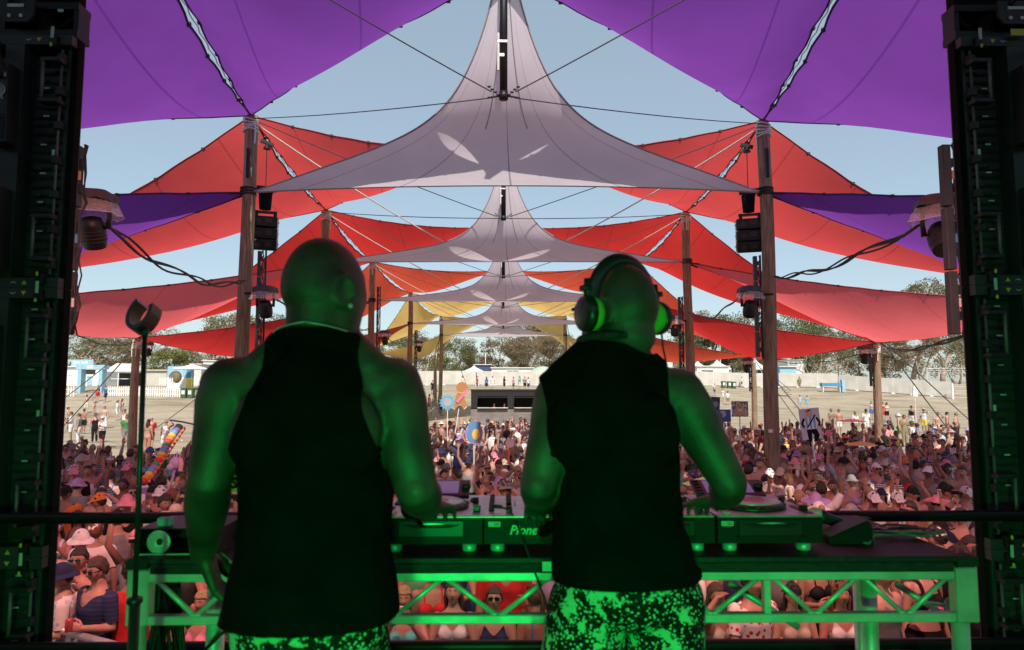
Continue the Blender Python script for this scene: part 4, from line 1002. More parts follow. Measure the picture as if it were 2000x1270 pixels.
class Body: pass
def make_body(name, pl, pr, fem=False, wide=1.0, head_rot=(0, 0, 0), voxel=.0145):
    b = Body(); b.name = name; b.fem = fem; m = MB()
    if fem:
        rings = [(.80, 0, .0, .11, .09), (.86, 0, .01, .17, .115), (.92, 0, .015, .178, .12), (1.0, 0, .005, .150, .105), (1.09, 0, 0, .122, .090), (1.19, 0, -.004, .132, .095), (1.29, 0, -.01, .150, .105), (1.37, 0, -.002, .158, .098), (1.42, 0, .0, .135, .080), (1.455, 0, .008, .085, .065), (1.50, 0, .012, .053, .055), (1.57, 0, .0, .047, .052)]
        shx, shz, ra, rf = .162, 1.395, .046, .036
    else:
        rings = [(.80, 0, .0, .11, .09), (.86, 0, .01, .165, .115), (.92, 0, .012, .168, .12), (1.0, 0, .0, .155, .112), (1.09, 0, 0, .150, .105), (1.19, 0, -.004, .162, .110), (1.29, 0, -.01, .178, .120), (1.37, 0, -.002, .182, .110), (1.42, 0, .0, .150, .090), (1.455, 0, .008, .095, .072), (1.50, 0, .012, .062, .062), (1.57, 0, .0, .057, .060)]
        shx, shz, ra, rf = .188, 1.395, .055, .041
    rings = [(z, cx, cy, rx * (wide if z < 1.44 else 1), ry * (wide if z < 1.44 else 1)) for z, cx, cy, rx, ry in rings]; shx *= (wide + 1) / 2
    torso_rings(m, rings)
    if fem:
        for s in (-1, 1): m.ball((s * .068, -.088, 1.27), (.062, .055, .062), 12, 8)
    b.arms = []; hm = MB()
    for s, k in ((-1, pl), (1, pr)):
        e, w_, d, u, c = pose_arm(k, s); e.x = e.x - s * .19 + s * shx; sh = Vector((s * shx, .005, shz))
        if k in ('down', 'drink', 'rail', 'chest'): pass
        limb(m, [sh, sh.lerp(e, .25), sh.lerp(e, .6), e, e.lerp(w_, .3), w_], [ra * 1.12, ra * 1.08, ra * .92, ra * .76, rf * 1.02, rf * .68])
        hand(hm, w_, d, u, s=.95 if fem else 1.03, side=s, curl=c, fr=.0095)
        b.arms.append(([tuple(sh), tuple(e), tuple(w_), tuple(w_ + d.normalized() * .17)], k))
    for s in (-1, 1):
        hip = Vector((s * .088, .01, .88)); kn = Vector((s * .095, -.015, .48)); an = Vector((s * .10, .03, .09))
        limb(m, [hip, hip.lerp(kn, .35), kn, kn.lerp(an, .3), an], [.092, .083, .056, .055, .036])
        limb(m, [an + Vector((0, .03, -.045)), an + Vector((s * .01, -.06, -.05)), an + Vector((s * .02, -.14, -.06))], [.038, .04, .03])
    b.hips = [tuple((s * .088, .01, .88)) for s in (-1, 1)]
    r, V, T_, N_ = remesh(m, voxel, 3); bpy.data.meshes.remove(r)
    b.V, b.T, b.N = V, T_, N_
    # head
    b.head = Vector((0, -.012, 1.635)); b.hrot = Euler((R(head_rot[0]), R(head_rot[1]), R(head_rot[2]))).to_matrix(); hs = .94 if fem else 1.0
    b.hs = hs
    hv = [b.head + b.hrot @ (Vector(p) * hs) for p in HV]
    hv_list = [tuple(p) for p in hv]; em = MB()
    for s in (-1, 1): em.ball(b.head + b.hrot @ Vector((s * .076 * hs, .008, -.004)), (.009, .018, .030), 8, 6, rot=b.hrot @ Matrix.Rotation(s * -.25, 3, 'Z'))
    allv = [tuple(v) for v in V]; F = [tuple(t) for t in T_]; cols = [(1, 1, 1)] * len(allv)
    for vv, ff, cc in ((hv_list, HF, HC), (em.v, em.f, [(.95, .85, .85)] * len(em.v)), (hm.v, hm.f, [(1.0, .93, .92)] * len(hm.v))):
        o = len(allv); allv += list(vv); F += [tuple(i + o for i in f) for f in ff]; cols += list(cc)
    b.mesh = np_mesh('person_body_%s' % name, allv, F, M['skin'], cols)
    # garments
    d1, t1 = seg_dist(V, b.arms[0][0]); d2, t2 = seg_dist(V, b.arms[1][0])
    tl = np.where(d1 < d2, t1, t2); da = np.minimum(d1, d2)
    arm = (da < .085) & (((np.abs(V[:, 0]) > shx - .02)) | (V[:, 2] > 1.5)) | ((da < .06) & (tl > .12))
    x, y, z = V.T
    nz_ = np.array([mnoise.noise(Vector((p[0] * 9, p[1] * 9, p[2] * 5))) for p in V])
    def garment(nm, f, off):
        Vo = V + N_ * (off + .006 * nz_)[:, None]
        GV, GF = clip(Vo, T_, f); return np_mesh(nm, GV, GF, M['cloth']) if len(GF) else None
    neck = 1.455 - .03 * (y < 0) - .10 * np.exp(-(x / .07) ** 2) * (y < 0)
    b.g = {}
    hem = .86
    tor = np.maximum(hem - z, (z - neck) - .6 * np.clip(np.abs(x) - .10, 0, 1) * 0)
    b.g['tee'] = garment('tee', np.where(arm, tl - .21, tor), .012)
    hw = np.where(z > 1.28, .125 - .25 * (z - 1.28), .3)
    b.g['singlet'] = garment('singlet', np.where(arm, np.abs(x) - .115, np.maximum(np.maximum(hem - z, z - (neck - .02)), np.abs(x) - hw)), .010)
    if fem:
        cup = np.minimum(np.hypot((np.abs(x) - .068) / 1.0, (z - 1.27)) - .068, np.abs(z - 1.235) - .012)
        strap = np.maximum(np.abs(np.abs(x) - .085) - .008, np.maximum(1.27 - z, z - 1.47))
        b.g['bikini'] = garment('bikini', np.where(arm & (tl > .05), 1, np.minimum(np.where(y < 0, cup, np.abs(z - 1.235) - .012), strap)), .007)
        b.g['crop'] = garment('crop', np.where(arm & (tl > .03), 1, np.maximum(np.maximum(1.13 - z, np.minimum(z - 1.345, np.maximum(np.abs(np.abs(x) - .09) - .016, z - 1.5))), -1)), .010)
    dh1, th1 = seg_dist(V, [(-.088, .01, .9), (-.095, -.015, .48), (-.10, .03, .09)]); dh2, th2 = seg_dist(V, [(.088, .01, .9), (.095, -.015, .48), (.10, .03, .09)])
    notarm = ~((da < .055) & (tl > .3))
    b.g['shorts'] = garment('shorts', np.where(notarm, np.maximum(.56 - z, z - .97), 1), .014)
    b.g['trousers'] = garment('trousers', np.where(notarm, np.maximum(.10 - z, z - .99), 1), .016)
    Vs = V.copy(); 
    fs_ = np.where(notarm, np.maximum(.62 - z, z - 1.0), 1); fl = 1 + np.clip(.98 - z, 0, .4) * .9
    b.g['skirt'] = np_mesh('skirt', *clip(V * np.stack([fl, fl, np.ones_like(fl)], 1) + N_ * .014, T_, fs_), M['cloth'])
    b.g['shoes'] = garment('shoes', z - .085, .006)
    return b

# headwear and hair in head space (face towards -Y)
def head_shell(off, f, scale=(1, 1, 1), nm='hair', mt='hair', wig=.0):
    V = np.array([tuple(p) for p in HV]); T_ = []
    for q in HF:
        T_.append(q[:3])
        if len(q) == 4: T_.append((q[0], q[2], q[3]))
    T_ = np.array(T_); n = V / np.linalg.norm(V / np.array([.077, .097, .118]), axis=1)[:, None] / np.array([.077, .097, .118]) ** 1
    n = V / np.array([.077, .097, .118]) ** 2; n /= np.linalg.norm(n, axis=1)[:, None]
    U = V / np.array([.077, .097, .118])
    nz_ = np.array([mnoise.noise(Vector((p[0] * 40, p[1] * 40, p[2] * 25))) for p in V])
    Vo = V * np.array(scale) + n * (off + wig * nz_)[:, None] if isinstance(off, np.ndarray) else V * np.array(scale) + n * (off + wig * nz_[:, None])
    return clip(Vo, T_, f(U[:, 0], U[:, 1], U[:, 2]))
hairline = lambda x, y, z: np.where(y < -.25, .50 - z - .25 * (y + .6) * 0 + .2 * np.abs(x), np.where(y < .2, .10 - z + .5 * (y < -.05) * 0, -.42 - z))
def hl(x, y, z):
    # below this height there is no hair: high over the brow, ears free, low at the nape
    th = np.clip((y + .55) / .9, 0, 1); h = .52 * (1 - th) + (-.45) * th
    return h - z
H = {}
V_, F_ = head_shell(.010, hl, wig=.012); H['short'] = np_mesh('hair_short', V_, F_, M['hair'])
V_, F_ = head_shell(.018, hl, wig=.03); H['curly'] = np_mesh('hair_curly', V_, F_, M['hair'])
def long_hair(tail=0):
    V_, F_ = head_shell(.013, hl, wig=.008); m = MB(); m.add(V_, F_); rr = random.Random(3)
    if tail == 0:
        for k in range(26):
            a = -1.05 + 2.1 * k / 25 ; a2 = math.pi / 2 + a * 1.28
            x0, y0 = .078 * math.cos(a2) * 1.02, .088 * math.sin(a2)
            L_ = rr.uniform(.20, .33); w = rr.uniform(-.012, .012)
            limb(m, [(x0 * .9, y0 * .9, .03), (x0 * 1.12, y0 * 1.10 + .0, -.06), (x0 * 1.10 + w, y0 * .95 + .03, -.15), (x0 * 1.15 - w, y0 * .8 + .035, -L_)], [.014, .018, .018, .008], 6)
    elif tail == 1:
        limb(m, [(0, .09, .06), (0, .13, .05), (0, .145, -.02), (0, .125, -.12), (.01, .12, -.22)], [.018, .026, .030, .026, .010], 8)
    else:
        m.ball((0, .07, .105), (.036, .036, .032), 10, 8)
    return m.mesh('hair_long', M['hair'], True)
H['long'] = long_hair(0); H['tail'] = long_hair(1); H['bun'] = long_hair(2)
def cap_mesh(back=False):
    V_, F_ = head_shell(.013, lambda x, y, z: .20 + .12 * y - z, scale=(1, 1, 1.02), mt='cloth'); m = MB(); m.add(V_, F_); s = 1 if back else -1
    vs = []; fs = []
    for i in range(9):
        a = -1.0 + 2.0 * i / 8
        for k, (rr_, zz) in enumerate(((1.0, .030), (1.55, .018), (1.9, .0))):
            vs.append((.086 * math.sin(a) * (1 + .12 * (k > 0)), s * (.098 * math.cos(a) * (1 if k == 0 else 0) + (0 if k == 0 else (.098 + .065 * (k / 2) * 1.0) * math.cos(a * .75))), zz - .01 * abs(a) * k * .6 + (.012 if back else 0)))
    for i in range(8):
        for k in range(2):
            a = i * 3 + k; f = (a, a + 1, a + 4, a + 3); fs.append(f)
    m.add(vs, fs); vs2 = [(x, y, z - .004) for x, y, z in vs]; m.add(vs2, [tuple(reversed(f)) for f in fs])
    m.ball((0, 0, .135), (.006, .006, .005), 6, 4)
    return m.mesh('cap', M['cloth'], True)
H['cap'] = cap_mesh(); H['cap_back'] = cap_mesh(True)
def brim_hat(brim, drop, crown=.015, flat=False, nm='hat'):
    V_, F_ = head_shell(crown, lambda x, y, z: .26 - z, scale=(1, 1, 1.04 if not flat else 1.1)); m = MB(); m.add(V_, F_)
    n = 24; vs = []; fs = []
    for k in range(4):
        t_ = k / 3
        for j in range(n):
            a = 2 * math.pi * j / n; w = .008 * math.sin(a * 3 + 1) * t_
            vs.append(((.088 + brim * t_) * math.cos(a), (.108 + brim * t_) * math.sin(a), .036 - drop * t_ + w))
    for k in range(3):
        for j in range(n): j2 = (j + 1) % n; fs.append((k * n + j, k * n + j2, (k + 1) * n + j2, (k + 1) * n + j))
    m.add(vs, fs); m.add([(x, y, z - .004) for x, y, z in vs], [tuple(reversed(f)) for f in fs])
    return m.mesh(nm, M['cloth'], True)
H['bucket'] = brim_hat(.045, .040, nm='bucket_hat'); H['widehat'] = brim_hat(.11, .015, nm='wide_hat'); H['cowboy'] = brim_hat(.09, -.02, .02, True, 'cowboy_hat')
V_, F_ = head_shell(.012, lambda x, y, z: np.maximum(np.where(y < 0, .33, -.30) - z, -1), wig=.004); H['scarf'] = np_mesh('head_scarf', V_, F_, M['cloth'])
m = MB()
for s in (-1, 1):
    m.box((s * .034, -.101, .010), (.052, .008, .036), bev=.004); m.box((s * .074, -.05, .014), (.004, .095, .008))
m.box((0, -.103, .018), (.02, .006, .006)); H['shades'] = m.mesh('sunglasses', M['shades'])
m = MB()
for s in (-1, 1):
    m.tube([(s * .033, -.100, .008), (s * .033, -.107, .008)], .024, 12); m.box((s * .074, -.05, .014), (.004, .095, .005))
m.box((0, -.104, .016), (.02, .004, .004)); H['round_shades'] = m.mesh('sunglasses', M['shades'])
m = MB(); m.box((0, -.030, .118), (.12, .05, .022), bev=.004, rot=Matrix.Rotation(R(-35), 3, 'X')); m.box((0, 0, .0), (.001, .001, .001)); H['top_shades'] = MB().box((0, -.052, .098), (.125, .012, .040), bev=.005, rot=Matrix.Rotation(R(-35), 3, 'X')).mesh('sunglasses', M['shades'])

BODIES = {}
_defs = [('m_down', 'down', 'down', 0, 1.0, (4, 0, 0)), ('m_drink', 'down', 'drink', 0, 1.03, (6, 0, 8)), ('m_wave', 'drink', 'up', 0, 1.0, (-6, 0, -6)), ('m_both', 'up', 'upbent', 0, 1.0, (-8, 4, 0)), ('m_phone', 'phone', 'phone', 0, 1.0, (0, 0, 0)),
         ('m_brow', 'down', 'brow', 0, 1.0, (0, 0, 12)), ('m_wide', 'chest', 'down', 0, 1.12, (5, 0, -22)), ('m_rail', 'rail', 'rail', 0, 1.0, (-4, 0, 6)),
         ('f_down', 'down', 'down', 1, 1.0, (2, 0, 8)), ('f_drink', 'drink', 'down', 1, 1.0, (-4, 0, -14)), ('f_wave', 'up', 'drink', 1, 1.0, (-8, 5, 0)), ('f_both', 'up', 'up', 1, 1.0, (-10, 0, 0)), ('f_phone', 'phone', 'phone', 1, 1.0, (2, 0, 0)),
         ('f_rail', 'rail', 'rail', 1, 1.0, (-6, 0, 0)), ('f_brow', 'brow', 'down', 1, 1.05, (-2, 0, -8)), ('f_point', 'down', 'point', 1, 1.0, (-6, -4, 10))]
for d in _defs: BODIES[d[0]] = make_body(d[0], d[1], d[2], bool(d[3]), d[4], d[5])
POSE_TXT = {'down': '', 'drink': 'holding a drink', 'wave': 'with one arm raised', 'both': 'with both arms raised', 'phone': 'holding up a phone', 'brow': 'with a hand at the brow', 'wide': 'with a hand on the chest', 'rail': 'with hands on the barrier', 'point': 'pointing upwards'}
SKINS = {'fair': (.47, .265, .20), 'tanned': (.34, .175, .12), 'light': (.52, .32, .25), 'brown': (.19, .09, .06), 'flushed': (.45, .215, .16)}
HAIRC = {'black': (.012, .010, .010), 'dark brown': (.035, .020, .013), 'brown': (.09, .048, .028), 'blonde': (.45, .30, .15), 'reddish': (.20, .07, .03), 'grey': (.3, .28, .27)}
CL = {'white': (.75, .74, .73), 'black': (.015, .015, .017), 'navy': (.025, .035, .09), 'grey': (.24, .24, .25), 'red': (.55, .03, .03), 'pink': (.75, .28, .36), 'blue': (.07, .18, .45), 'pale blue': (.35, .52, .70), 'khaki': (.28, .24, .14), 'beige': (.50, .42, .32), 'green': (.05, .25, .09), 'orange': (.75, .22, .05), 'yellow': (.75, .58, .10), 'lilac': (.42, .30, .55), 'brown': (.14, .07, .04), 'turquoise': (.12, .50, .48)}
PROTO = {}
def person(x, y, rz, body, skin, top, topc, bot, botc, headw, headc, glasses, label, scale=1.0, topmat=None, z=None, shoes=True, group='festival crowd'):
    b = BODIES[body]
    if z is None: z = ground_z(x, y)
    t = empty('person', (x, y, z), rz, label, 'person', group); t.scale = (scale, scale, scale)
    o = link('body', b.mesh, t); o.color = (*skin, 1)
    if top and b.g.get(top) is not None:
        o = link({'tee': 'shirt', 'singlet': 'singlet', 'bikini': 'bikini_top', 'crop': 'crop_top'}[top], b.g[top], t); o.color = (*topc, 1)
        if topmat: o.material_slots[0].link = 'OBJECT'; o.material_slots[0].material = M[topmat]
    if bot and b.g.get(bot) is not None: o = link(bot, b.g[bot], t); o.color = (*botc, 1)
    if shoes and b.g['shoes'] is not None: o = link('shoes', b.g['shoes'], t); o.color = (.3, .3, .3, 1)
    for (kind, c) in ((headw, headc),):
        ks = kind if isinstance(kind, (list, tuple)) else [kind]; cs = c if isinstance(kind, (list, tuple)) else [c]
        for k_, c_ in zip(ks, cs):
            if k_ is None: continue
            nm = 'hair' if k_ in ('short', 'curly', 'long', 'tail', 'bun') else {'scarf': 'head_scarf', 'bucket': 'bucket_hat', 'cap_back': 'cap', 'widehat': 'wide_hat', 'cowboy': 'brimmed_hat'}.get(k_, k_)
            o = link(nm, H[k_], t); o.color = (*c_, 1); o.location = b.head; o.rotation_euler = b.hrot.to_euler(); o.scale = (b.hs * 1.01,) * 3
    if glasses:
        o = link('sunglasses', H[glasses], t); o.location = b.head; o.rotation_euler = b.hrot.to_euler(); o.scale = (b.hs,) * 3
        if glasses == 'shades' and rng.random() < .12: o.material_slots[0].link = 'OBJECT'; o.material_slots[0].material = M['shades_mirror']
    if 'phone' in body:
        w = (Vector(b.arms[0][0][2]) + Vector(b.arms[1][0][2])) / 2
        o = link('phone', PHONE, t); o.location = w + Vector((0, -.03, .12)); o.color = (0, 0, 0, 1)
    if body.endswith('drink'):
        a = b.arms[1 if body[0] == 'm' else 0][0]; o = link('drink_can', CAN, t); o.location = Vector(a[3]) * .55 + Vector(a[2]) * .45 + Vector((0, -.02, .02))
    return t
PHONE = MB().box((0, 0, 0), (.075, .010, .15), bev=.003).mesh('phone', M['phone'])
CAN = MB().lathe([(.028, -.055), (.032, -.05), (.032, .05), (.026, .058)], n=12).mesh('drink_can', M['cup'], True)
# ------------------------------------------------------------------ LED walls seen from behind
M['led_rib'] = mat('led_back_plastic', (.055, .057, .06), .55, noise=.4, nscale=5, bump=.08)
M['label_mint'] = mat('mint_label', (.55, .8, .72), .5)
M['label_yellow'] = mat('yellow_label', (.75, .65, .08), .5)
M['label_red'] = mat('red_label', (.6, .06, .05), .5)
M['lever_yellow'] = mat('yellow_lever', (.6, .7, .05), .5)
def chevron(m, c, w, up, y):
    x, z = c; h = w * .5 * (1 if up else -1); t = w * .3 * (1 if up else -1)
    m.extrude([(x - w, z), (x, z + h), (x + w, z), (x + w, z + t), (x, z + h + t), (x - w, z + t)], y - .001, y)
def cabinet(parent, s, x0, z0, h=1.1, w=.5, top=False):
    """s=-1: cabinet runs to the left of x0; the back (towards the camera) is at y=0"""
    X = lambda a: x0 + s * a
    c = MB()
    c.box((X(w / 2), .04, z0 + h / 2), (w - .016, .016, h - .006))                    # lit face carrier
    for a in (.010, w - .010): c.box((X(a), .01, z0 + h / 2), (.020, .04, h - .004), mi=1)
    for a in (.033,): c.box((X(a), .012, z0 + h / 2), (.014, .06, h - .01))
    for zz in (z0 + .022, z0 + h - .022): c.box((X(w / 2), -.005, zz), (w - .01, .09, .042))
    cab = c.build('cabinet', [M['led_rib'], M['black_cloth']], parent)
    rib = MB(); rr = random.Random(int(z0 * 100))
    nz = 26
    for i in range(nz):
        z = z0 + .06 + (h - .12) * i / (nz - 1)
        for (a, b2) in ((.045, .195), (.30, w - .03)):
            dz = .006 * (1 if i % 2 else -1); k = .35 + .3 * rr.random()
            am = a + (b2 - a) * k
            rib.tube([(X(a), .026, z), (X(am), .022, z + dz), (X(am + .01), .022, z - dz * .3), (X(b2), .026, z + dz * .5)], .0062, 4)
        if i % 3 == 0: rib.box((X(.16), .022, z), (.035, .02, .012))
    o = rib.build('rib', M['led_rib'], cab); o['kind'] = 'stuff'
    MB().box((X(.245), -.012, z0 + h / 2), (.085, .085, h - .08), bev=.006).box((X(.205), -.03, z0 + h / 2), (.008, .05, h - .1)).build('centre_beam', M['led_rib'], cab)
    for zz in (z0 + h * .70, z0 + h * .22):
        m = MB(); m.extrude([(X(.205), zz - .17), (X(.285), zz - .17), (X(.285), zz + .13), (X(.255), zz + .17), (X(.215), zz + .17)], -.125, -.05)
        for q in range(9): m.box((X(.245), -.128, zz - .15 + .012 * q), (.06, .006, .004))
        m.build('power_box', M['dark_grey'], cab)
        f = MB(); f.tube([(X(.245) + .026 * math.cos(t), -.130, zz + .05 + .026 * math.sin(t)) for t in np.linspace(0, 6.283, 17)], .003, 4)
        for q in range(5): f.box((X(.245), -.131, zz + .05 + (q - 2) * .011), (.056, .004, .003), rot=Matrix.Rotation(.7, 3, 'Y'))
        f.build('fan_grille', M['alu'], cab)
        MB().box((X(.235), -.127, zz + .115), (.03, .003, .016)).build('label', M['label_mint'], cab)
        MB().box((X(.235), -.128, zz + .128), (.03, .004, .006)).build('label', M['label_red'], cab)
    hd = []
    for zz in (z0 + h - .21, z0 + .21):
        m = MB(); m.tube([(X(.105), -.075, zz - .085), (X(.105), -.075, zz + .085)], .0062, 8)
        m.build('handle_bar', M['rod'], cab, smooth=True)
        m = MB()
        for e in (-1, 1): m.box((X(.075), -.055, zz + e * .09), (.085, .05, .020), bev=.003)
        m.build('handle_bracket', M['dark_grey'], cab)
    m = MB(); m.tube([(X(.052), -.035, z0 + .06), (X(.052), -.035, z0 + h - .06)], .0055, 8); m.build('hinge_rod', M['rod'], cab, smooth=True)
    m = MB()
    for q in range(7): m.box((X(.05), -.03, z0 + .1 + (h - .2) * q / 6), (.03, .045, .035), bev=.003)
    m.build('hinge_block', M['dark_grey'], cab)
    for q in range(8):
        zz = z0 + h - .085 - .127 * q
        MB().box((X(.135 + .004 * (q % 2)), .008, zz), (.024, .004, .0065)).build('tag', M['label_mint' if q % 2 else 'alu'], cab)
    MB().box((X(.058), -.048, z0 + h * .52), (.010, .004, .04)).build('label', M['label_mint'], cab)
    # corner latches and arrows at the joint
    m = MB()
    for zz, up in ((z0 + h - .035, True), (z0 + .035, False)):
        m.box((X(.075), -.055, zz), (.035, .03, .05), bev=.004)
    m.build('corner_latch', M['black_metal'], cab)
    for zz in (z0 + h - .055, z0 + .055):
        MB().ball((X(.078), -.075, zz), (.006, .006, .010), 6, 5).build('lever', M['lever_yellow'], cab)
    MB().box((X(.076), -.0725, z0 + h), (.012, .004, .05)).build('label', M['label_mint'], cab)
    m = MB(); chevron(m, (X(.19), z0 + .018), .011, True, -.051); chevron(m, (X(.19), z0 + h - .018), .011, False, -.051); m.build('arrow_mark', M['label_mint'], cab)
    m = MB()
    for zz, u in ((z0 + .014, 1), (z0 + h - .014, -1)): m.extrude([(X(.145) - .011, zz), (X(.145) + .011, zz), (X(.145), zz + .018 * u)][::1], -.052, -.051)
    m.build('warning_mark', M['label_yellow'], cab)
    # cable loop
    m = MB(); m.tube([(X(.33), -.04, z0 + h - .12), (X(.28), -.10, z0 + h - .06), (X(.25), -.13, z0 + h - .13), (X(.24), -.14, z0 + h - .2)], .009, 6)
    m.tube([(X(.36), -.04, z0 + .1), (X(.35), -.06, z0 + h * .4), (X(.33), -.04, z0 + h - .12)], .007, 6); m.build('power_cable', M['cable_black'], cab, smooth=True)
    MB().box((X(.245), -.13, z0 + h - .2), (.035, .05, .055), bev=.008).build('power_plug', M['dark_grey'], cab)
DL = 2.9
for s, x0, lab in ((-1, -1.855, 'left'), (1, 2.0, 'right')):
    t = empty('led_wall', (0, DL, 0), 0, 'black LED screen wall seen from behind at the %s edge of the stage' % lab, 'LED screen', 'LED walls at the stage sides')
    zj = 3.85 if s < 0 else 3.87
    for k in (-2, -1, 0):
        for c in range(3): cabinet(t, s, x0 + s * .502 * c, zj + 1.1 * k + 0.0)
    # head beam with its lifting plate
    zt = zj + 1.1
    m = MB()
    for c in range(3):
        xx = x0 + s * (.25 + .502 * c)
        m.box((xx, .02, zt + .02), (.498, .09, .035)); m.box((xx, .02, zt + .145), (.498, .09, .03))
        for a in (.012, .17, .33, .488): m.box((x0 + s * (.502 * c + a), .02, zt + .083), (.022, .08, .1))
        m.tube([(x0 + s * (.502 * c + .03), .02, zt + .13), (x0 + s * (.502 * c + .15), .02, zt + .04)], .008, 4)
    m.build('head_beam', M['black_metal'], t)
    m = MB(); xx = x0 + s * .235
    m.extrude([(xx - .075, zt + .075), (xx - .05, zt + .045), (xx + .05, zt + .045), (xx + .075, zt + .075), (xx + .075, zt + .15), (xx - .075, zt + .15)], -.075, -.06); m.build('lifting_plate', M['dark_grey'], t)
    m = MB(); m.tube([(xx - .025, -.08, zt + .07), (xx - .025, -.076, zt + .07)], .008, 10).tube([(xx + .025, -.08, zt + .07), (xx + .025, -.076, zt + .07)], .008, 10).box((xx, -.077, zt + .115), (.07, .006, .014)); m.build('bolt', M['alu'], t)
    if s > 0: MB().box((xx + .01, -.077, zt + .005), (.075, .004, .03)).build('label', M['label_yellow'], t)
    else: MB().box((x0 - .075, -.03, zt + .12), (.024, .004, .013)).build('label', M['label_mint'], t)
    # black masking above and behind the beam
    MB().box((x0 + s * .86, .09, zt + .1), (1.60, .02, .22)).build('beam_mask', M['black_cloth'], t)
    MB().box((x0 + s * .85, .03, zt + .75), (1.66, .05, 1.15)).build('upper_mask', M['black_cloth'], t)
    m = MB(); m.tube([(x0 + s * .3, -.08, zt + .75), (x0 + s * .27, -.1, zt + .45), (x0 + s * .25, -.1, zt + .2), (xx - .02, -.08, zt + .13)], .012, 6); m.build('power_cable', M['dark_grey'], t, smooth=True)

# ------------------------------------------------------------------ guard rails
def rail(z, r, label, y=2.74):
    m = MB(); m.tube([(-7.4, y, z), (7.4, y, z)], r, 16); tag(m.build('guard_rail', M['black_metal'], smooth=True), label, 'rail', 'guard rails at the stage front')
zr = at(983, 1010, 2.74).z
rail(zr, .0225, 'black tube guard rail across the stage front, at table height')
rail(at(983, 1262, 2.74).z, .0225, 'black tube guard rail across the bottom of the picture')
for x, l in ((-3.0, 'left'), (3.3, 'right')):
    m = MB(); m.tube([(x, 2.77, STAGE), (x, 2.77, zr)], .024, 12); tag(m.build('rail_post', M['black_metal'], smooth=True), 'black upright carrying the guard rails behind the %s LED wall' % l, 'post', 'guard rail uprights')

# ------------------------------------------------------------------ DJ table: black deck on an aluminium truss frame
TD = 2.0; TB = 2.62
zT = at(983, 1090, TD).z                       # table top height
xL = at(247, 1100, TD).x; xR = at(1908, 1100, TD).x
tb = empty('dj_table', ((xL + xR) / 2, (TD + TB) / 2, STAGE), 0, 'long staging deck table with a black top and an aluminium truss frame lit green', 'table')
cx_, cy_ = (xL + xR) / 2, (TD + TB) / 2
def T(x, y, z): return (x - cx_, y - cy_, z - STAGE)
M['table_top'] = mat('black_ply_top', (.016, .016, .017), .6, noise=.4, nscale=7, bump=.25, bscale=60)
M['ply_edge'] = mat('ply_edge', (.035, .035, .036), .75, noise=.6, nscale=30, bump=.4, stretch=(1, 1, 6))
MB().box(T(cx_, cy_, zT - .008), (xR - xL - .05, TB - TD - .004, .016), bev=.002).build('top_board', M['table_top'], tb)
MB().box(T(cx_, TD + .013, zT - .030), (xR - xL - .13, .022, .027), bev=.002).build('front_board_edge', M['ply_edge'], tb)
def fb(y, nm, zt=zT - .016):
    zA = at(983, 1122, TD).z; zB = at(983, 1213, TD).z; hA = .043; hB = .025
    P = []
    P.append(MB().box(T(cx_, y, zA), (xR - xL - .12, .035, hA), bev=.003).build('upper_beam', M['alu'], tb))
    P.append(MB().box(T(cx_, y, zB), (xR - xL - .12, .03, hB), bev=.003).build('lower_beam', M['alu'], tb))
    zu = zA - hA / 2; zl = zB + hB / 2
    front = abs(y - TD) < .1
    pts = [292, 372, 470, 560, 640, 690, 769, 866, 972, 1075]
    ups = [1400, 1487]
    tri = [(300, 0), (372, 1), (450, 0), (540, 1), (610, 0), (690, 1), (770, 1), (866, 0), (972, 1), (1072, 0)]
    segs = [((300, 0), (372, 1)), ((380, 1), (455, 0)), ((465, 0), (560, 1)), ((565, 1), (655, 0)), ((665, 0), (765, 1)), ((775, 1), (858, 0)), ((875, 0), (965, 1)), ((982, 1), (1068, 0)), ((1090, 0), (1180, 1)), ((1190, 1), (1280, 0)), ((1300, 0), (1390, 1)),
            ((1400, 1), (1485, 0)), ((1520, 0), (1590, 1)), ((1603, 1), (1678, 0)), ((1698, 0), (1768, 1)), ((1785, 1), (1858, 0))]
    for (a, b2) in segs:
        xa = at(a[0], 1150, TD).x; xb = at(b2[0], 1150, TD).x
        za = zl if a[1] else zu; zb = zl if b2[1] else zu
        m = MB(); m.tube([T(xa, y, za), T(xb, y, zb)], .0075, 10)
        P.append(m.build('brace', M['alu'], tb, smooth=True))
        m = MB()
        for (x, z) in ((xa, za), (xb, zb)): m.ball(T(x, y, z), (.014, .012, .007), 8, 5)
        m.build('weld', M['alu'], tb, smooth=True)
    for a in (1502, 640):
        xa = at(a, 1150, TD).x; P.append(MB().box(T(xa, y, (zu + zl) / 2), (.020, .026, zu - zl), bev=.002).build('strut', M['alu'], tb))
    if front:
        for a in (866, 1707):
            xa = at(a, 1150, TD).x; MB().tube([T(xa, y - .0175, zA + .008), T(xa, y - .0200, zA + .008)], .0062, 12).build('bolt_hole', M['cable_black'], tb)
fb(TD + .024, 'front'); fb(TB - .03, 'rear')
for x in (xL + .032, xR - .028):
    for y in (TD + .024, TB - .03):
        zA = zT - .012; zB = at(983, 1222, TD).z
        MB().box(T(x, y, (zA - .02 + zB) / 2), (.062, .045, zA - .02 - zB), bev=.004).build('corner_post', M['alu'], tb)
        MB().box(T(x + (.004 if x > 0 else -.004), y, zA - .004), (.062, .05, .028), bev=.002).build('corner_cap', M['ply_edge'], tb)
        MB().tube([T(x - .008, y + .01, zB), T(x - .008, y + .01, STAGE)], .024, 16).build('leg', M['alu'], tb, smooth=True)
for px in (418, 1700):
    x = at(px, 1240, TD + .2).x
    MB().tube([T(x, TD + .2, zT - .05), T(x, TD + .2, STAGE)], .024, 16).build('leg', M['alu'], tb, smooth=True)
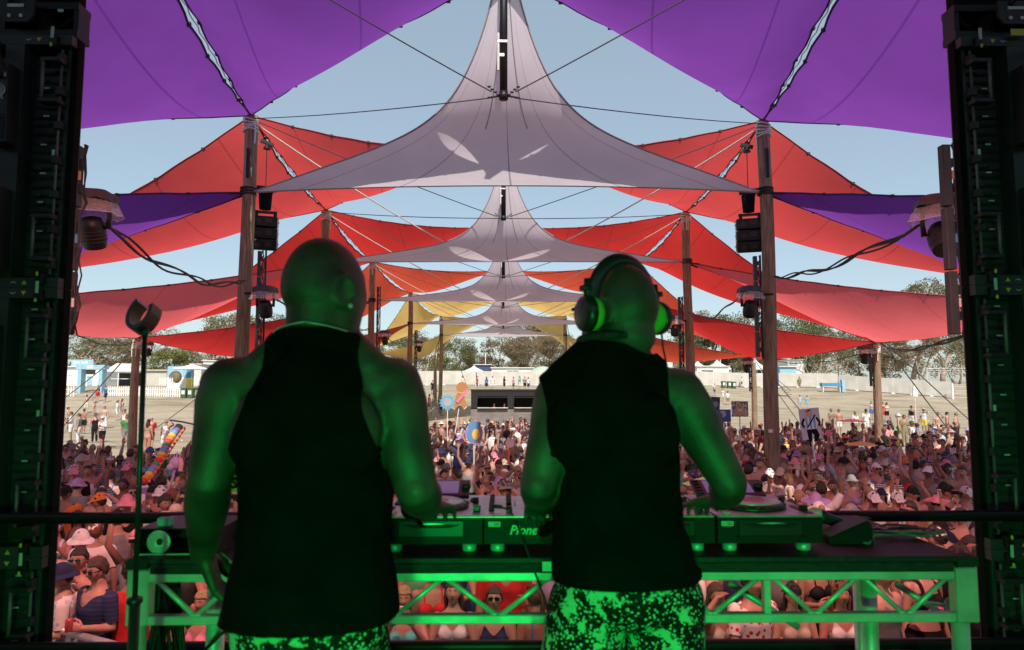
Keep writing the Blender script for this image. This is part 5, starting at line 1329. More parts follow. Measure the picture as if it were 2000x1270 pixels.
for xa, xb in ((1425, 1560), (1750, 1880), (300, 372)):
    p, q = at(xa, 1140, TD + .35), at(xb, 1225, TD + .35)
    MB().tube([T(*p), T(*q)], .011, 8).build('brace', M['alu'], tb, smooth=True)
xk = at(1858, 1185, TD + .1)
MB().ball(T(xk.x, TD + .1, xk.z), (.02, .02, .028), 12, 8).tube([T(xk.x, TD + .1, xk.z), T(xk.x - .05, TD + .12, xk.z + .005)], .006, 8).build('clamp_knob', M['alu'], tb, smooth=True)
MB().box(T(at(1072, 1104, TD).x, TD + .006, at(1072, 1107, TD).z), (.04, .01, .03), bev=.002).build('joint_plate', M['alu'], tb)

# ------------------------------------------------------------------ DJ decks and mixer
M['deck_body'] = mat('deck_black_plastic', (.012, .012, .013), .6, spec=.25, noise=.15, nscale=12)
M['deck_face'] = mat('deck_silver_face', (.70, .68, .72), .38, .6, noise=.25, nscale=16)
M['jog'] = mat('jog_black', (.022, .022, .024), .35)
M['jog_top'] = mat('jog_plate', (.66, .64, .66), .28, .4)
M['jog_label'] = mat('orange_jog_label', (.75, .22, .10), .45)
M['screen'] = mat('lilac_screen', (.25, .16, .40), .35, emit=((.30, .18, .50), .22))
M['screen_frame'] = mat('violet_screen_frame', (.05, .035, .12), .4)
M['chrome'] = mat('foot_chrome', (.6, .6, .6), .42, .35)
M['knob'] = mat('black_knob', (.015, .015, .016), .4)
M['asset'] = mat('asset_sticker', (.45, .62, .48), .5)
def text_mesh(name, body, size, mt, parent, loc, rot, shear=0., ext=.0006, bold=0.0, align='LEFT', sx=1.0):
    c = bpy.data.curves.new(name, 'FONT'); c.body = body; c.size = size; c.extrude = ext; c.offset = bold; c.shear = shear; c.align_x = align; c.resolution_u = 3
    o = bpy.data.objects.new('tmp_text', c); COL.objects.link(o)
    dg = bpy.context.evaluated_depsgraph_get(); me = bpy.data.meshes.new_from_object(o.evaluated_get(dg)); me.name = name
    bpy.data.objects.remove(o); bpy.data.curves.remove(c)
    me.materials.clear(); me.materials.append(mt)
    n = link(name, me, parent, loc); n.rotation_euler = rot; n.scale = (sx, 1, 1); return n
DH = .105; YF = 2.055
def shell(t, w, dp, mi_face=True):
    z0 = .026
    m = MB(); m.extrude([(-w / 2, z0), (w / 2, z0), (w / 2, DH - .004), (-w / 2, DH - .004)], 0, dp)
    m.build('case', M['deck_body'], t)
    MB().box((0, dp / 2 - .002, DH - .001), (w - .001, dp + .004, .006), bev=.002).build('faceplate', M['deck_face'], t)
    for sx_ in (-1, 1):
        for sy in (.035, dp - .04): MB().lathe([(.019, 0), (.021, .003), (.021, .025)], (sx_ * (w / 2 - .045), sy, 0), 20).build('foot', M['chrome'], t, smooth=True)
def cdj(xc, label, sticker=None, w=.312, lean=0):
    t = empty('dj_deck', (xc, YF, zT + .0005), 0, label, 'DJ deck', 'disc decks on the DJ table')
    dp = .38; shell(t, w, dp); zt = DH + .002
    # front: disc slot recess
    MB().box((0.0, -.0025, .068), (.19, .005, .052), bev=.002).build('slot_panel', M['jog'], t)
    MB().extrude([(-.085, .083), (.085, .083), (.055, .074), (-.055, .074)], -.009, -.004).build('slot_lip', M['deck_body'], t)
    MB().extrude([(-.045, .0855), (0, .0885), (.045, .0855), (0, .0835)], -.0115, -.0095).build('disc_edge', M['jog_top'], t)
    MB().box((0, -.006, .046), (.2, .008, .006)).build('slot_sill', M['deck_body'], t)
    if sticker is not None: asset(t, sticker, -.001)
    # jog wheel
    jc = (-.005, .15, 0)
    MB().lathe([(.103, zt), (.108, zt + .003), (.104, zt + .010), (.094, zt + .016), (.088, zt + .018)], jc, 48).build('jog_ring', M['jog'], t, smooth=True)
    m = MB()
    for q in range(22): a = q / 22 * 2 * math.pi; m.ball((jc[0] + .101 * math.cos(a), jc[1] + .101 * math.sin(a), zt + .011), (.009, .009, .003), 8, 5)
    o = m.build('grip_dimple', M['dark_grey'], t, smooth=True); o['kind'] = 'stuff'
    MB().lathe([(.090, zt + .017), (.090, zt + .020), (.086, zt + .0215), (.045, zt + .0215)], jc, 48, caps=False).build('jog_plate', M['jog_top'], t, smooth=True)
    MB().lathe([(.046, zt + .019), (.046, zt + .0212)], jc, 32).build('jog_display', M['jog_label'], t)
    # tilted screen
    rotx = Matrix.Rotation(R(22), 3, 'X')
    MB().box((-.02, .325, zt + .028), (.235, .105, .014), rot=rotx, bev=.003).build('screen_housing', M['screen_frame'], t)
    MB().box((-.02, .3215, zt + .0364), (.160, .078, .002), rot=rotx).build('screen', M['screen'], t)
    for q in range(5): MB().box((-.122, .285 + .018 * q, zt + .022 + .0073 * q), (.020, .008, .004), rot=rotx).build('screen_button', M['dark_grey'], t)
    MB().lathe([(.016, 0), (.016, .012), (.013, .016)], (.085, .322, zt + .034), 16, rot=rotx).build('browse_knob', M['knob'], t, smooth=True)
    # left buttons
    for q in range(4): MB().box((-.125, .19 + .022 * q, zt + .003), (.026, .009, .005)).build('hot_cue_button', M['knob'], t)
    for q in range(4): MB().box((-.132, .07 + .02 * q, zt + .003), (.012, .008, .004)).build('search_button', M['knob'], t)
    for q in range(2):
        MB().lathe([(.014, 0), (.013, .005)], (-.122, .022 + .030 * q, zt), 16).build('play_button', M['chrome'], t, smooth=True)
    for q in range(3): MB().box((.112, .24 + .022 * q, zt + .003), (.018, .008, .004)).build('loop_button', M['knob'], t)
    MB().lathe([(.010, 0), (.010, .018)], (.122, .215, zt), 12).build('vinyl_knob', M['knob'], t, smooth=True)
    # tempo slider
    MB().box((.131, .09, zt + .0018), (.022, .13, .002)).build('tempo_slot', M['knob'], t)
    MB().box((.131, .072, zt + .010), (.02, .022, .015), bev=.002).build('tempo_cap', M['knob'], t)
    return t
def asset(t, x, y):
    MB().box((x, y - .002, .0835), (.036, .002, .0145), bev=.0008).build('asset_sticker', M['asset'], t)
    m = MB()
    for (a, b2) in ((0, 0), (1, 1), (2, 2), (3, 1), (1, 3), (0, 2), (3, 3), (4, 4)): m.box((x - .014 + .0022 * a, y - .0034, .0785 + .0022 * b2), (.0014, .0006, .0014))
    for q in range(2): m.box((x + .0065, y - .0034, .0855 - .0045 * q), (.015, .0006, .0022))
    m.build('sticker_print', M['cable_black'], t)
xA = at(850, 1050, YF).x; xM = at(1053, 1050, YF).x; xC = at(1290, 1050, YF).x; xB = at(1505, 1050, YF).x
cdj(xA - .012, 'disc deck with silver face between the two performers, left of the mixer')
cdj(xB, 'rightmost disc deck, with a green sticker and a lilac screen', sticker=-.128)
cdj(xC + .005, 'disc deck hidden behind the right performer, right of the mixer')
t = empty('dj_mixer', (xM, YF, zT + .0005), 0, 'four channel mixer with black knobs and green maker lettering on its front', 'DJ mixer')
w = .335; shell(t, w, .36)
asset(t, -.132, -.001)
text_mesh('lettering', 'Pioneer', .037, M['asset'], t, (-.088, -.0015, .054), (R(90), 0, 0), shear=.3, bold=.0009, sx=.98)
for ch in range(4):
    x = -.088 + .058 * ch
    for q in range(5):
        MB().lathe([(.0085, 0), (.0085, .013), (.0065, .017)], (x, .14 + .043 * q, DH + .002), 12).build('eq_knob', M['knob'], t, smooth=True)
    MB().box((x, .078, DH + .0025), (.006, .085, .002)).build('fader_slot', M['jog'], t)
    MB().box((x, .06 + .018 * (ch % 2), DH + .011), (.019, .014, .017), bev=.002).build('fader_cap', M['knob'], t)
    MB().box((x + .02, .2, DH + .0028), (.004, .09, .002)).build('level_meter', M['jog'], t)
MB().box((0, .022, DH + .0025), (.07, .006, .002)).build('crossfader_slot', M['jog'], t)
MB().box((.01, .022, DH + .011), (.014, .018, .016), bev=.002).build('crossfader_cap', M['knob'], t)
for q in range(6): MB().lathe([(.008, 0), (.008, .013)], (-.142, .08 + .045 * q, DH + .002), 10).build('effect_knob', M['knob'], t, smooth=True)
for q in range(5): MB().lathe([(.008, 0), (.008, .013)], (.145, .1 + .045 * q, DH + .002), 10).build('mic_knob', M['knob'], t, smooth=True)
# headphone lead hanging over the mixer front
h0 = Vector((xM - .115, YF + .05, zT + DH + .02))
m = MB(); m.tube([h0 + Vector((-.02, .01, 0)), h0, h0 + Vector((.03, -.03, -.005)), h0 + Vector((.055, -.075, -.05)), h0 + Vector((.09, -.10, -.14)), h0 + Vector((.14, -.13, -.27)), h0 + Vector((.19, -.12, -.38))], .0032, 6)
m.tube([h0 + Vector((-.022, .012, 0)), h0 + Vector((.004, -.003, 0))], .006, 8)
tag(m.build('headphone_lead', M['cable_black'], smooth=True), 'thin black headphone lead plugged into the mixer, hanging over its front', 'cable')

# ------------------------------------------------------------------ power box with flap, left end of the table
pb = empty('power_box', (at(370, 1060, TD + .12).x, TD + .06, zT + .001), 0, 'black power distribution box with a round socket flap on the table left end', 'power box')
wb = .235
MB().box((0, .09, .072), (wb, .2, .004)).box((0, .09, .002), (wb, .2, .004)).box((-wb / 2, .09, .037), (.004, .2, .074)).box((wb / 2, .09, .037), (.004, .2, .074)).box((0, .185, .037), (wb, .004, .074)).build('shell', M['black_metal'], pb)
MB().box((-wb / 2 + .001, -.012, .037), (.006, .004, .078)).box((0, -.012, .0), (wb, .004, .005)).build('front_trim', M['alu'], pb)
MB().lathe([(.034, 0), (.034, .006), (.030, .008)], (-.06, -.002, .034), 28, rot=Matrix.Rotation(R(90), 3, 'X')).extrude([(-.07, .004), (-.05, .004), (-.06, -.008)], -.008, -.004).build('socket_flap', M['alu'], pb, smooth=False)
MB().box((-.056, -.0115, .030), (.026, .002, .016)).build('label', M['label_mint'], pb)
MB().ball((-.054, -.013, .036), (.009, .003, .010), 10, 6).build('finger_hole', M['cable_black'], pb)
MB().box((-.055, .02, .088), (.04, .03, .025), bev=.004).build('latch', M['pale_blue'], pb)
m = MB()
for q in range(3):
    c0 = at(455 - 12 * q, 1015, TD + .2); rr = .055 + .008 * q
    m.tube([(c0.x + rr * math.cos(a), TD + .2 + .03 * math.sin(a * 2 + q), c0.z + .005 + rr * 1.2 * math.sin(a)) for a in np.linspace(0, 6.28, 25)], .005, 6)
tag(m.build('cable_coil', M['cable_black'], smooth=True), 'black cables looped upright behind the left performer arm', 'cable')
M['cable_grey'] = mat('grey_cable', (.16, .155, .16), .45)
# white jack cable coil, microphone and wedge box on the right of the table
m = MB(); cc = at(1765, 1045, TD + .28); pts = []
for q in range(70):
    a = q * .36; ra = .10 + .035 * math.sin(q * .17); rb = .055 + .02 * math.sin(q * .23 + 1)
    pts.append((cc.x + .02 * math.sin(q * .1) + ra * math.cos(a), TD + .27 + rb * math.sin(a), zT + .006 + .012 * (q / 70) + .006 * abs(math.sin(q * .7))))
pts = [(cc.x - .24, TD + .2, zT + .005), (cc.x - .19, TD + .14, zT + .005), (cc.x - .15, TD + .18, zT + .02)] + pts
m.tube(pts, .0042, 6)
tag(m.build('jack_cable', M['cable_grey'], smooth=True), 'pale thin cable lying in loose loops on the table right end', 'cable')
wz = empty('monitor_wedge', (at(1655, 1040, TD + .2).x, TD + .17, zT + .001), 0, 'small black wedge shaped box leaning beside the microphone on the table', 'box')
MB().extrude([(-.08, 0), (.055, 0), (.052, .06), (.045, .070), (-.08, .018)], -.02, .06).build('case', M['black_metal'], wz)
MB().extrude([(-.078, .0205), (.043, .0715), (.043, .0735), (-.078, .0225)], -.018, .058).build('lid_trim', M['dark_grey'], wz)
mp_ = at(1592, 1005, TD + .28); mq = at(1650, 1025, TD + .28)
mi = empty('microphone', mp_, 0, 'dark handheld microphone with a round mesh head lying on the black box', 'microphone')
q = (mq - mp_); qd = q.normalized().to_track_quat('Z', 'Y').to_matrix()
MB().ball((0, 0, 0), (.024, .024, .027), 16, 10, rot=qd).build('mesh_head', M['alu'], mi, smooth=True)
MB().lathe([(.023, .014), (.024, .022), (.019, .045), (.016, .10), (.014, .17)], n=16, rot=qd).build('body', M['jog'], mi, smooth=True)

# ------------------------------------------------------------------ microphone stand, left
ms0 = at(283, 655, 1.72); ms1 = at(258, 1262, 1.72); ms2 = ms1 + (ms1 - ms0).normalized() * ((ms1.z - STAGE) / ((ms0 - ms1).normalized().z))
ms = empty('microphone_stand', (ms2.x, ms2.y, STAGE), 0, 'empty black microphone stand with a clip on top, left of the performers', 'microphone stand')
def Q(v): return Vector(v) - Vector((ms2.x, ms2.y, STAGE))
k = at(263, 1180, 1.72)
MB().tube([Q(ms0), Q(k)], .0062, 14).build('upper_tube', M['jog'], ms, smooth=True)
MB().tube([Q(k + Vector((0, 0, .002))), Q(ms2)], .0125, 16).build('lower_tube', M['jog'], ms, smooth=True)
MB().lathe([(.0145, 0), (.018, .004), (.018, .012), (.0145, .016)], Q(k) - Vector((0, 0, .0)), 16).build('clutch', M['jog'], ms, smooth=True)
MB().lathe([(.13, 0), (.13, .008), (.03, .022), (.015, .03)], (0, 0, 0), 32).build('round_base', M['jog'], ms, smooth=True)
cl = at(281, 625, 1.72); m = MB()
m.tube([Q(ms0), Q(ms0) + Vector((.0, 0, .012)), Q(cl) + Vector((.004, 0, -.022))], [.0095, .0095, .008], 12)
arc = []
for a in np.linspace(R(200), R(20), 1): pass
outer = [(.027 * math.cos(a), .038 * math.sin(a)) for a in np.linspace(R(142), R(400), 18)]
inner = [(.019 * math.cos(a), .029 * math.sin(a)) for a in np.linspace(R(400), R(142), 18)]
Mx = Matrix.Translation(Q(cl) + Vector((0, 0, .012))) @ Matrix.Rotation(R(18), 4, 'Y') @ Matrix.Rotation(R(-14), 4, 'X')
oo = outer + inner; npt = len(outer)
vs = [Mx @ Vector((x, y, z * 1.25)) for y in (-.03, .03) for x, z in oo]; no = len(oo); fs = []
for i in range(no): fs.append((i, (i + 1) % no, (i + 1) % no + no, i + no))
for i in range(npt - 1):
    a, b2, c, d = i, i + 1, no - 2 - i, no - 1 - i; fs.append((a, d, c, b2)); fs.append((a + no, b2 + no, c + no, d + no))
m.add(vs, fs); m.build('microphone_clip', M['jog'], ms)
# bundle of cables hanging under the left end of the table
m = MB(); rr = random.Random(4)
for q in range(16):
    x0 = at(330 + rr.uniform(-10, 14), 1150, TD + .12); y0 = TD + .1 + rr.uniform(-.03, .05)
    m.tube([(x0.x, y0, zT - .08), (x0.x + rr.uniform(-.01, .01), y0, zT - .15), (x0.x + rr.uniform(-.05, .05), y0, zT - .32), (x0.x + rr.uniform(-.08, .08), y0, STAGE + .02)], .006, 6)
o = m.build('cable_bundle', M['cable_black'], smooth=True); tag(o, 'thick bundle of black cables hanging under the left end of the table', 'cable'); o['kind'] = 'stuff'
m = MB(); m.tube([at(400, 1270, TD + .1), at(432, 1238, TD + .1), at(452, 1228, TD + .12), at(470, 1232, TD + .2)], .006, 6); tag(m.build('curled_cable', M['cable_black'], smooth=True), 'single black cable curling out beside the left table leg', 'cable')
# ------------------------------------------------------------------ the two performers, seen from behind (they face +Y)
M['dj_skin'] = mat('performer_skin', (.085, .056, .040), .55, spec=.62, noise=.6, nscale=11, bump=.12, bscale=150)
M['dj_skin2'] = mat('performer_skin_warm', (.100, .062, .048), .55, spec=.62, noise=.6, nscale=11, bump=.12, bscale=150)
M['black_jersey'] = mat('black_jersey', (.006, .0052, .0055), .95, spec=.06, noise=.35, nscale=16, bump=.25, bscale=160)
def splash(name):
    m = mat(name, (.01, .01, .012), .85, spec=.2); N = m.node_tree.nodes; L = m.node_tree.links; b = N['Principled BSDF']
    tc = N.new('ShaderNodeTexCoord'); a = N.new('ShaderNodeTexNoise'); a.inputs['Scale'].default_value = 19; a.inputs['Detail'].default_value = 9; a.inputs['Roughness'].default_value = .72
    v = N.new('ShaderNodeTexVoronoi'); v.inputs['Scale'].default_value = 105; v.inputs['Randomness'].default_value = 1
    w = N.new('ShaderNodeTexNoise'); w.inputs['Scale'].default_value = 6
    for q in (a, v, w): L.new(tc.outputs['Object'], q.inputs['Vector'])
    r1 = N.new('ShaderNodeValToRGB'); r1.color_ramp.elements[0].position = .53; r1.color_ramp.elements[1].position = .55; L.new(a.outputs['Fac'], r1.inputs[0])
    th = N.new('ShaderNodeMapRange'); th.inputs[1].default_value = .35; th.inputs[2].default_value = .65; th.inputs[3].default_value = .12; th.inputs[4].default_value = .38; L.new(w.outputs['Fac'], th.inputs[0])
    lt = N.new('ShaderNodeMath'); lt.operation = 'LESS_THAN'; L.new(v.outputs['Distance'], lt.inputs[0]); L.new(th.outputs[0], lt.inputs[1])
    mxm = N.new('ShaderNodeMath'); mxm.operation = 'MAXIMUM'; L.new(r1.outputs[0], mxm.inputs[0]); L.new(lt.outputs[0], mxm.inputs[1])
    mx = N.new('ShaderNodeMix'); mx.data_type = 'RGBA'; mx.inputs[6].default_value = (.008, .008, .010, 1); mx.inputs[7].default_value = (.36, .55, .40, 1); L.new(mxm.outputs[0], mx.inputs[0]); L.new(mx.outputs[2], b.inputs['Base Color'])
    return m
M['splash'] = splash('splash_print_shorts')

def dj(name_label, cx, cy, Hs, arms, head_c, head_e, skin, top_fn, hs=1.0, tw=1.0, hw=1.0, lean=0.0, voxel=.0062, neck_lean=(0, 0)):
    """world-space build; body centre (cx,cy), Hs = shoulder joint height"""
    m = MB(); k = (Hs + .022 - STAGE) / 1.44
    rg = [(.87, .12, .10, 0), (.90, .168, .12, -.01), (.94, .176, .128, -.012), (1.0, .170, .118, 0), (1.09, .166, .110, .006), (1.19, .172, .115, .008), (1.28, .182, .122, .006), (1.34, .188, .122, .0), (1.39, .182, .112, -.004), (1.43, .150, .095, -.008), (1.465, .110, .078, -.010), (1.50, .078, .066, -.006), (1.54, .064, .062, 0), (1.60, .060, .060, .004)]
    rings = [(STAGE + z * k, cx + lean * (1.25 - z) + neck_lean[0] * max(0, z - 1.42), cy + c + neck_lean[1] * max(0, z - 1.42), rx * tw * (1 if z < 1.45 else 1), ry) for z, rx, ry, c in rg]
    torso_rings(m, rings, 32, 2.3)
    hm = m
    for (sh, el, wr, fd, up, curl, s) in arms:
        sh, el, wr = Vector(sh), Vector(el), Vector(wr); inn = Vector((cx, cy - .01, sh.z + .015))
        limb(m, [sh.lerp(inn, .45), sh], [.065, .066], 16)
        ax = (el - sh).normalized()
        limb(m, [sh + Vector((0, 0, .004)), sh + (el - sh) * .18, sh + (el - sh) * .45, sh + (el - sh) * .72, el, el + (wr - el) * .25, el + (wr - el) * .6, wr], [.063, .066, .056, .050, .043, .047, .039, .029], 20)
        m.ball(el - (wr - el).normalized() * .006, (.036, .036, .036), 12, 8)
        hand(m, wr, fd, up, 1.08, s, curl, fr=.0100, n=10)
    # shoulder blades and trapezius
    for s in (-1, 1):
        m.ball((cx - .08 * lean + s * .095 * tw, cy - .088, STAGE + 1.33 * k), (.07, .035, .085), 14, 10)
        limb(m, [(cx + s * .05, cy - .01, STAGE + 1.53 * k), (cx + s * .11, cy - .02, STAGE + 1.46 * k), (cx + s * .165 * tw, cy - .01, STAGE + 1.412 * k)], [.035, .045, .046], 14)
    for s in (-1, 1):
        hip = Vector((cx + lean * .35 + s * .092 * hw, cy, STAGE + .90 * k)); kn = Vector((cx + s * .12, cy + .02, STAGE + .48 * k)); an = Vector((cx + s * .13, cy - .03, STAGE + .09 * k))
        limb(m, [hip, hip.lerp(kn, .35), kn, kn.lerp(an, .3), an], [.090 * hw, .085 * hw, .062, .06, .04], 16)
        m.ball(hip + Vector((0, -.035, .0)), (.080 * hw, .070 * hw, .08), 14, 10)
        limb(m, [an + Vector((0, -.03, -.045)), an + Vector((s * .01, .06, -.05)), an + Vector((s * .02, .16, -.06))], [.038, .042, .032], 12)
    # neck to head, head (faces -Y in head space, so turned by 180 degrees plus yaw)
    hc = Vector(head_c); hr = Euler(head_e).to_matrix()
    vs, fs, _ = weld(*head_shape(1.0, 48, 40)); m.add([hc + hr @ (Vector(p) * hs) for p in vs], fs)
    limb(m, [(cx + neck_lean[0] * .05, cy + .0, STAGE + 1.50 * k), hc + hr @ Vector((0, .028, -.055)) * hs, hc + hr @ Vector((0, .02, 0)) * hs], [.066, .062, .06], 18)
    for s in (-1, 1):
        e = hc + hr @ (Vector((s * .079, .006, -.006)) * hs); rr_ = hr @ Matrix.Rotation(s * .5, 3, 'Z')
        ring = [e + rr_ @ Vector((s * .006, .006 + .020 * math.cos(a), .034 * math.sin(a))) for a in np.linspace(R(-60), R(200), 14)]
        limb(m, ring, [.0055] * 14, 8); m.ball(e, (.005, .014, .024), 10, 8, rot=rr_); m.ball(e + Vector((0, 0, -.028)), (.007, .008, .011), 8, 6)
    r, V, T_, N_ = remesh(m, voxel, 5, .5); bpy.data.meshes.remove(r)
    t = empty('person', (cx, cy, STAGE), 0, name_label, 'person', 'performers at the table')
    org = np.array([cx, cy, STAGE])
    o = link('body', np_mesh('performer_body', V - org, [tuple(q) for q in T_], skin), t)
    # garments
    pa = [[tuple(a[0]), tuple(a[1]), tuple(a[2]), tuple(Vector(a[2]) + Vector(a[3]).normalized() * .18)] for a in arms]
    d1, t1 = seg_dist(V, pa[0]); d2, t2 = seg_dist(V, pa[1]); da = np.minimum(d1, d2); tl = np.where(d1 < d2, t1, t2)
    Y = V[:, 1] - cy; Z = (V[:, 2] - STAGE) / k; X = V[:, 0] - cx - lean * (1.25 - Z)
    f = top_fn(X, Y, Z, da, tl, V)
    # hanging cloth: loose below the shoulder blades, a few long folds
    fold = np.array([mnoise.noise(Vector((p[0] * 7 + 3, p[1] * 3, p[2] * 2.2))) * .9 + mnoise.noise(Vector((p[0] * 16 + p[2] * 9, p[1] * 5, p[2] * 13 - p[0] * 8))) * .55 for p in V])
    low = np.clip((1.30 - Z) / .35, 0, 1)
    off = .009 + .006 * low + .013 * fold * (.15 + low) + .008 * np.clip((1.08 - Z) / .06, 0, 1)
    Vo = V + N_ * off[:, None]
    GV, GF = clip(Vo, T_, f)
    g = np_mesh('performer_top', GV - org, GF, M['black_jersey']); go = link('tank_top' if 'tank' in name_label else 'sleeveless_shirt', g, t)
    sd = go.modifiers.new('thick', 'SOLIDIFY'); sd.thickness = .004; sd.offset = -1
    na = ~((da < .06) & (tl > .22))
    foldl = np.array([mnoise.noise(Vector((p[0] * 11, p[1] * 8, p[2] * 6))) for p in V])
    fs2 = np.where(na, np.maximum(.50 - Z, Z - 1.03), 1)
    GV, GF = clip(V + N_ * (.007 + .016 * np.clip((.93 - Z) / .3, 0, 1) + .006 * foldl)[:, None], T_, fs2)
    link('shorts', np_mesh('performer_shorts', GV - org, GF, M['splash']), t)
    GV, GF = clip(V + N_ * .006, T_, Z - .09); link('shoes', np_mesh('performer_shoes', GV - org, GF, M['black_jersey']), t)
    return t, hc, hr, org
# left performer: tank top, head turned to the right
LX, LY = -.395, 1.47
shL = at(452, 758, 1.47); elL = at(409, 940, 1.42); wrL = at(397, 1078, 1.58)
shR = at(767, 758, 1.47); elR = at(814, 958, 1.41); wrR = at(838, 992, 1.70)
def tank(X, Y, Z, da, tl, V):
    w = np.interp(Z, [.95, 1.10, 1.17, 1.23, 1.29, 1.376, 1.48, 1.50], [.205, .190, .176, .160, .143, .114, .096, .095])
    neck = np.interp(np.abs(X), [0, .05, .085, .11], [1.545, 1.545, 1.53, 1.50])
    f = np.maximum(np.maximum(.945 - Z, Z - neck), np.abs(X + .0) - w)
    return np.where(tl > .17, np.maximum(f, .060 - da), f)
headL = at(634, 572, 1.45)
tL, hcL, hrL, orgL = dj('person in a black tank top seen from behind, shaved head turned right, left of two', LX, LY, shL.z, [(shL, elL, wrL, (.32, .2, -1), (-.9, -.3, 0), 1.2, 1), (shR, elR, wrR, (.1, 1, -.12), (0, 0, 1), .5, -1)], headL, (R(-4), R(2), R(180 - 36)), M['dj_skin'], tank, hs=1.0, tw=.86, hw=.80, neck_lean=(.25, -.1))
# right performer: sleeveless shirt, head turned left, headphones
RX, RY = .268, 1.72
shL2 = at(1097, 773, 1.72); elL2 = at(1050, 950, 1.64); wrL2 = at(1060, 982, 1.93)
shR2 = at(1325, 770, 1.72); elR2 = at(1425, 945, 1.68); wrR2 = at(1408, 978, 1.95)
def muscle(X, Y, Z, da, tl, V):
    w = np.interp(Z, [.95, 1.15, 1.22, 1.28, 1.36, 1.42, 1.50], [.205, .186, .168, .155, .146, .148, .152])
    neck = np.interp(np.abs(X), [0, .05, .09, .12], [1.555, 1.55, 1.53, 1.52])
    f = np.maximum(np.maximum(.96 - Z, Z - neck), np.abs(X) - w)
    return np.where(tl > .17, np.maximum(f, .058 - da), f)
headR = at(1213, 609, 1.70)
tR, hcR, hrR, orgR = dj('person in a black sleeveless shirt and headphones seen from behind, right of two', RX, RY, shL2.z, [(shL2, elL2, wrL2, (-.05, 1, -.3), (0, .2, 1), .9, 1), (shR2, elR2, wrR2, (-.1, 1, -.15), (0, .1, 1), .5, -1)], headR, (R(4), R(0), R(180 + 42)), M['dj_skin2'], muscle, hs=1.05, tw=.90, lean=.10, neck_lean=(.12, 0))
# necklace, earring, second strap (left performer)
def rel(o, v): return Vector(v) - Vector(tuple(o))
m = MB(); nk = []
for a in np.linspace(0, 2 * math.pi, 40):
    nk.append(Vector((headL.x - .014 + .088 * math.sin(a), 1.455 - .098 * math.cos(a), at(635, 634, 1.42).z - .022 * (1 - math.cos(a)) / 2 - .012 * abs(math.sin(a)))))
m.tube([rel(orgL, p) for p in nk], .0016, 6); m.build('necklace', M['chrome'], tL, smooth=True)
ear = hcL + hrL @ Vector((-.086, .010, -.038)); ear2 = hcL + hrL @ Vector((.086, .010, -.038))
e_ = max((ear, ear2), key=lambda v: v.x)
MB().ball(rel(orgL, e_) + Vector((.004, -.008, 0)), .0055, 10, 8).build('earring', M['chrome'], tL, smooth=True)
# headphones (right performer)
hrR0 = hrR; hrR = Euler((R(4), 0, R(180 + 30))).to_matrix()
hp = empty('headphones', hcR, 0, 'black headphones with lime green ear cushions on the right performer', 'headphones')
m = MB(); band = []
for a in np.linspace(R(-6), R(186), 30): band.append(hrR @ Vector((.100 * math.cos(a), .012 + .012 * math.sin(a), .012 + .119 * math.sin(a))))
vsb = []
m.tube(band, [(.017, .0065)] * 30, 10); m.build('headband', M['jog'], hp, smooth=True)
M['lime'] = mat('lime_cushion', (.20, .50, .04), .7)
for s in (-1, 1):
    c = Vector((s * .099, .008, -.012)); rt = hrR @ Matrix.Rotation(s * R(90), 3, 'Y') @ Matrix.Rotation(R(6), 3, 'X')
    cw = hrR @ c
    MB().lathe([(.028, -.018), (.036, -.016), (.041, -.008), (.041, .004), (.036, .010)], cw, 28, rot=rt).build('ear_cushion', M['lime'] if s < 0 else M['lime'], hp, smooth=True)
    MB().lathe([(.043, .006), (.044, .012), (.043, .024), (.034, .030), (.012, .032)], cw, 28, rot=rt).build('ear_cup', M['jog'], hp, smooth=True)
    MB().tube([hrR @ Vector((s * .108, .010, .025)), hrR @ Vector((s * .106, .010, .075))], [(.012, .006), (.010, .005)], 8).box(hrR @ Vector((s * .112, .01, .05)), (.03, .018, .012), rot=hrR).build('slider', M['dark_grey'], hp, smooth=True)
# cord from the right cup
cr = hrR @ Vector((-.125, .0, -.03)); cr2 = hrR @ Vector((.125, .0, -.03)); c0 = max((cr, cr2), key=lambda v: v.x)
m = MB(); m.tube([c0 + Vector((.004, 0, 0)), c0 + Vector((.008, -.005, -.06)), c0 + Vector((.018, -.02, -.13)), c0 + Vector((.02, -.05, -.165))], .0026, 6); m.build('cord', M['cable_black'], hp, smooth=True)
hrR = hrR0
# sunglasses on the right performer
g = link('sunglasses', H['shades'], tR); g.location = rel(orgR, hcR); g.rotation_euler = hrR.to_euler()
# lanyard strap round the neck
m = MB(); ring = []
for a in np.linspace(0, 2 * math.pi, 32): ring.append(rel(orgR, (RX + .012 + .092 * math.sin(a), RY - .006 - .092 * math.cos(a), at(1200, 655, 1.64).z - .018 * (1 - math.cos(a)) / 2)))
m.tube(ring, [(.0045, .0095)] * 32, 8); m.build('neck_strap', M['strap'], tR, smooth=True)
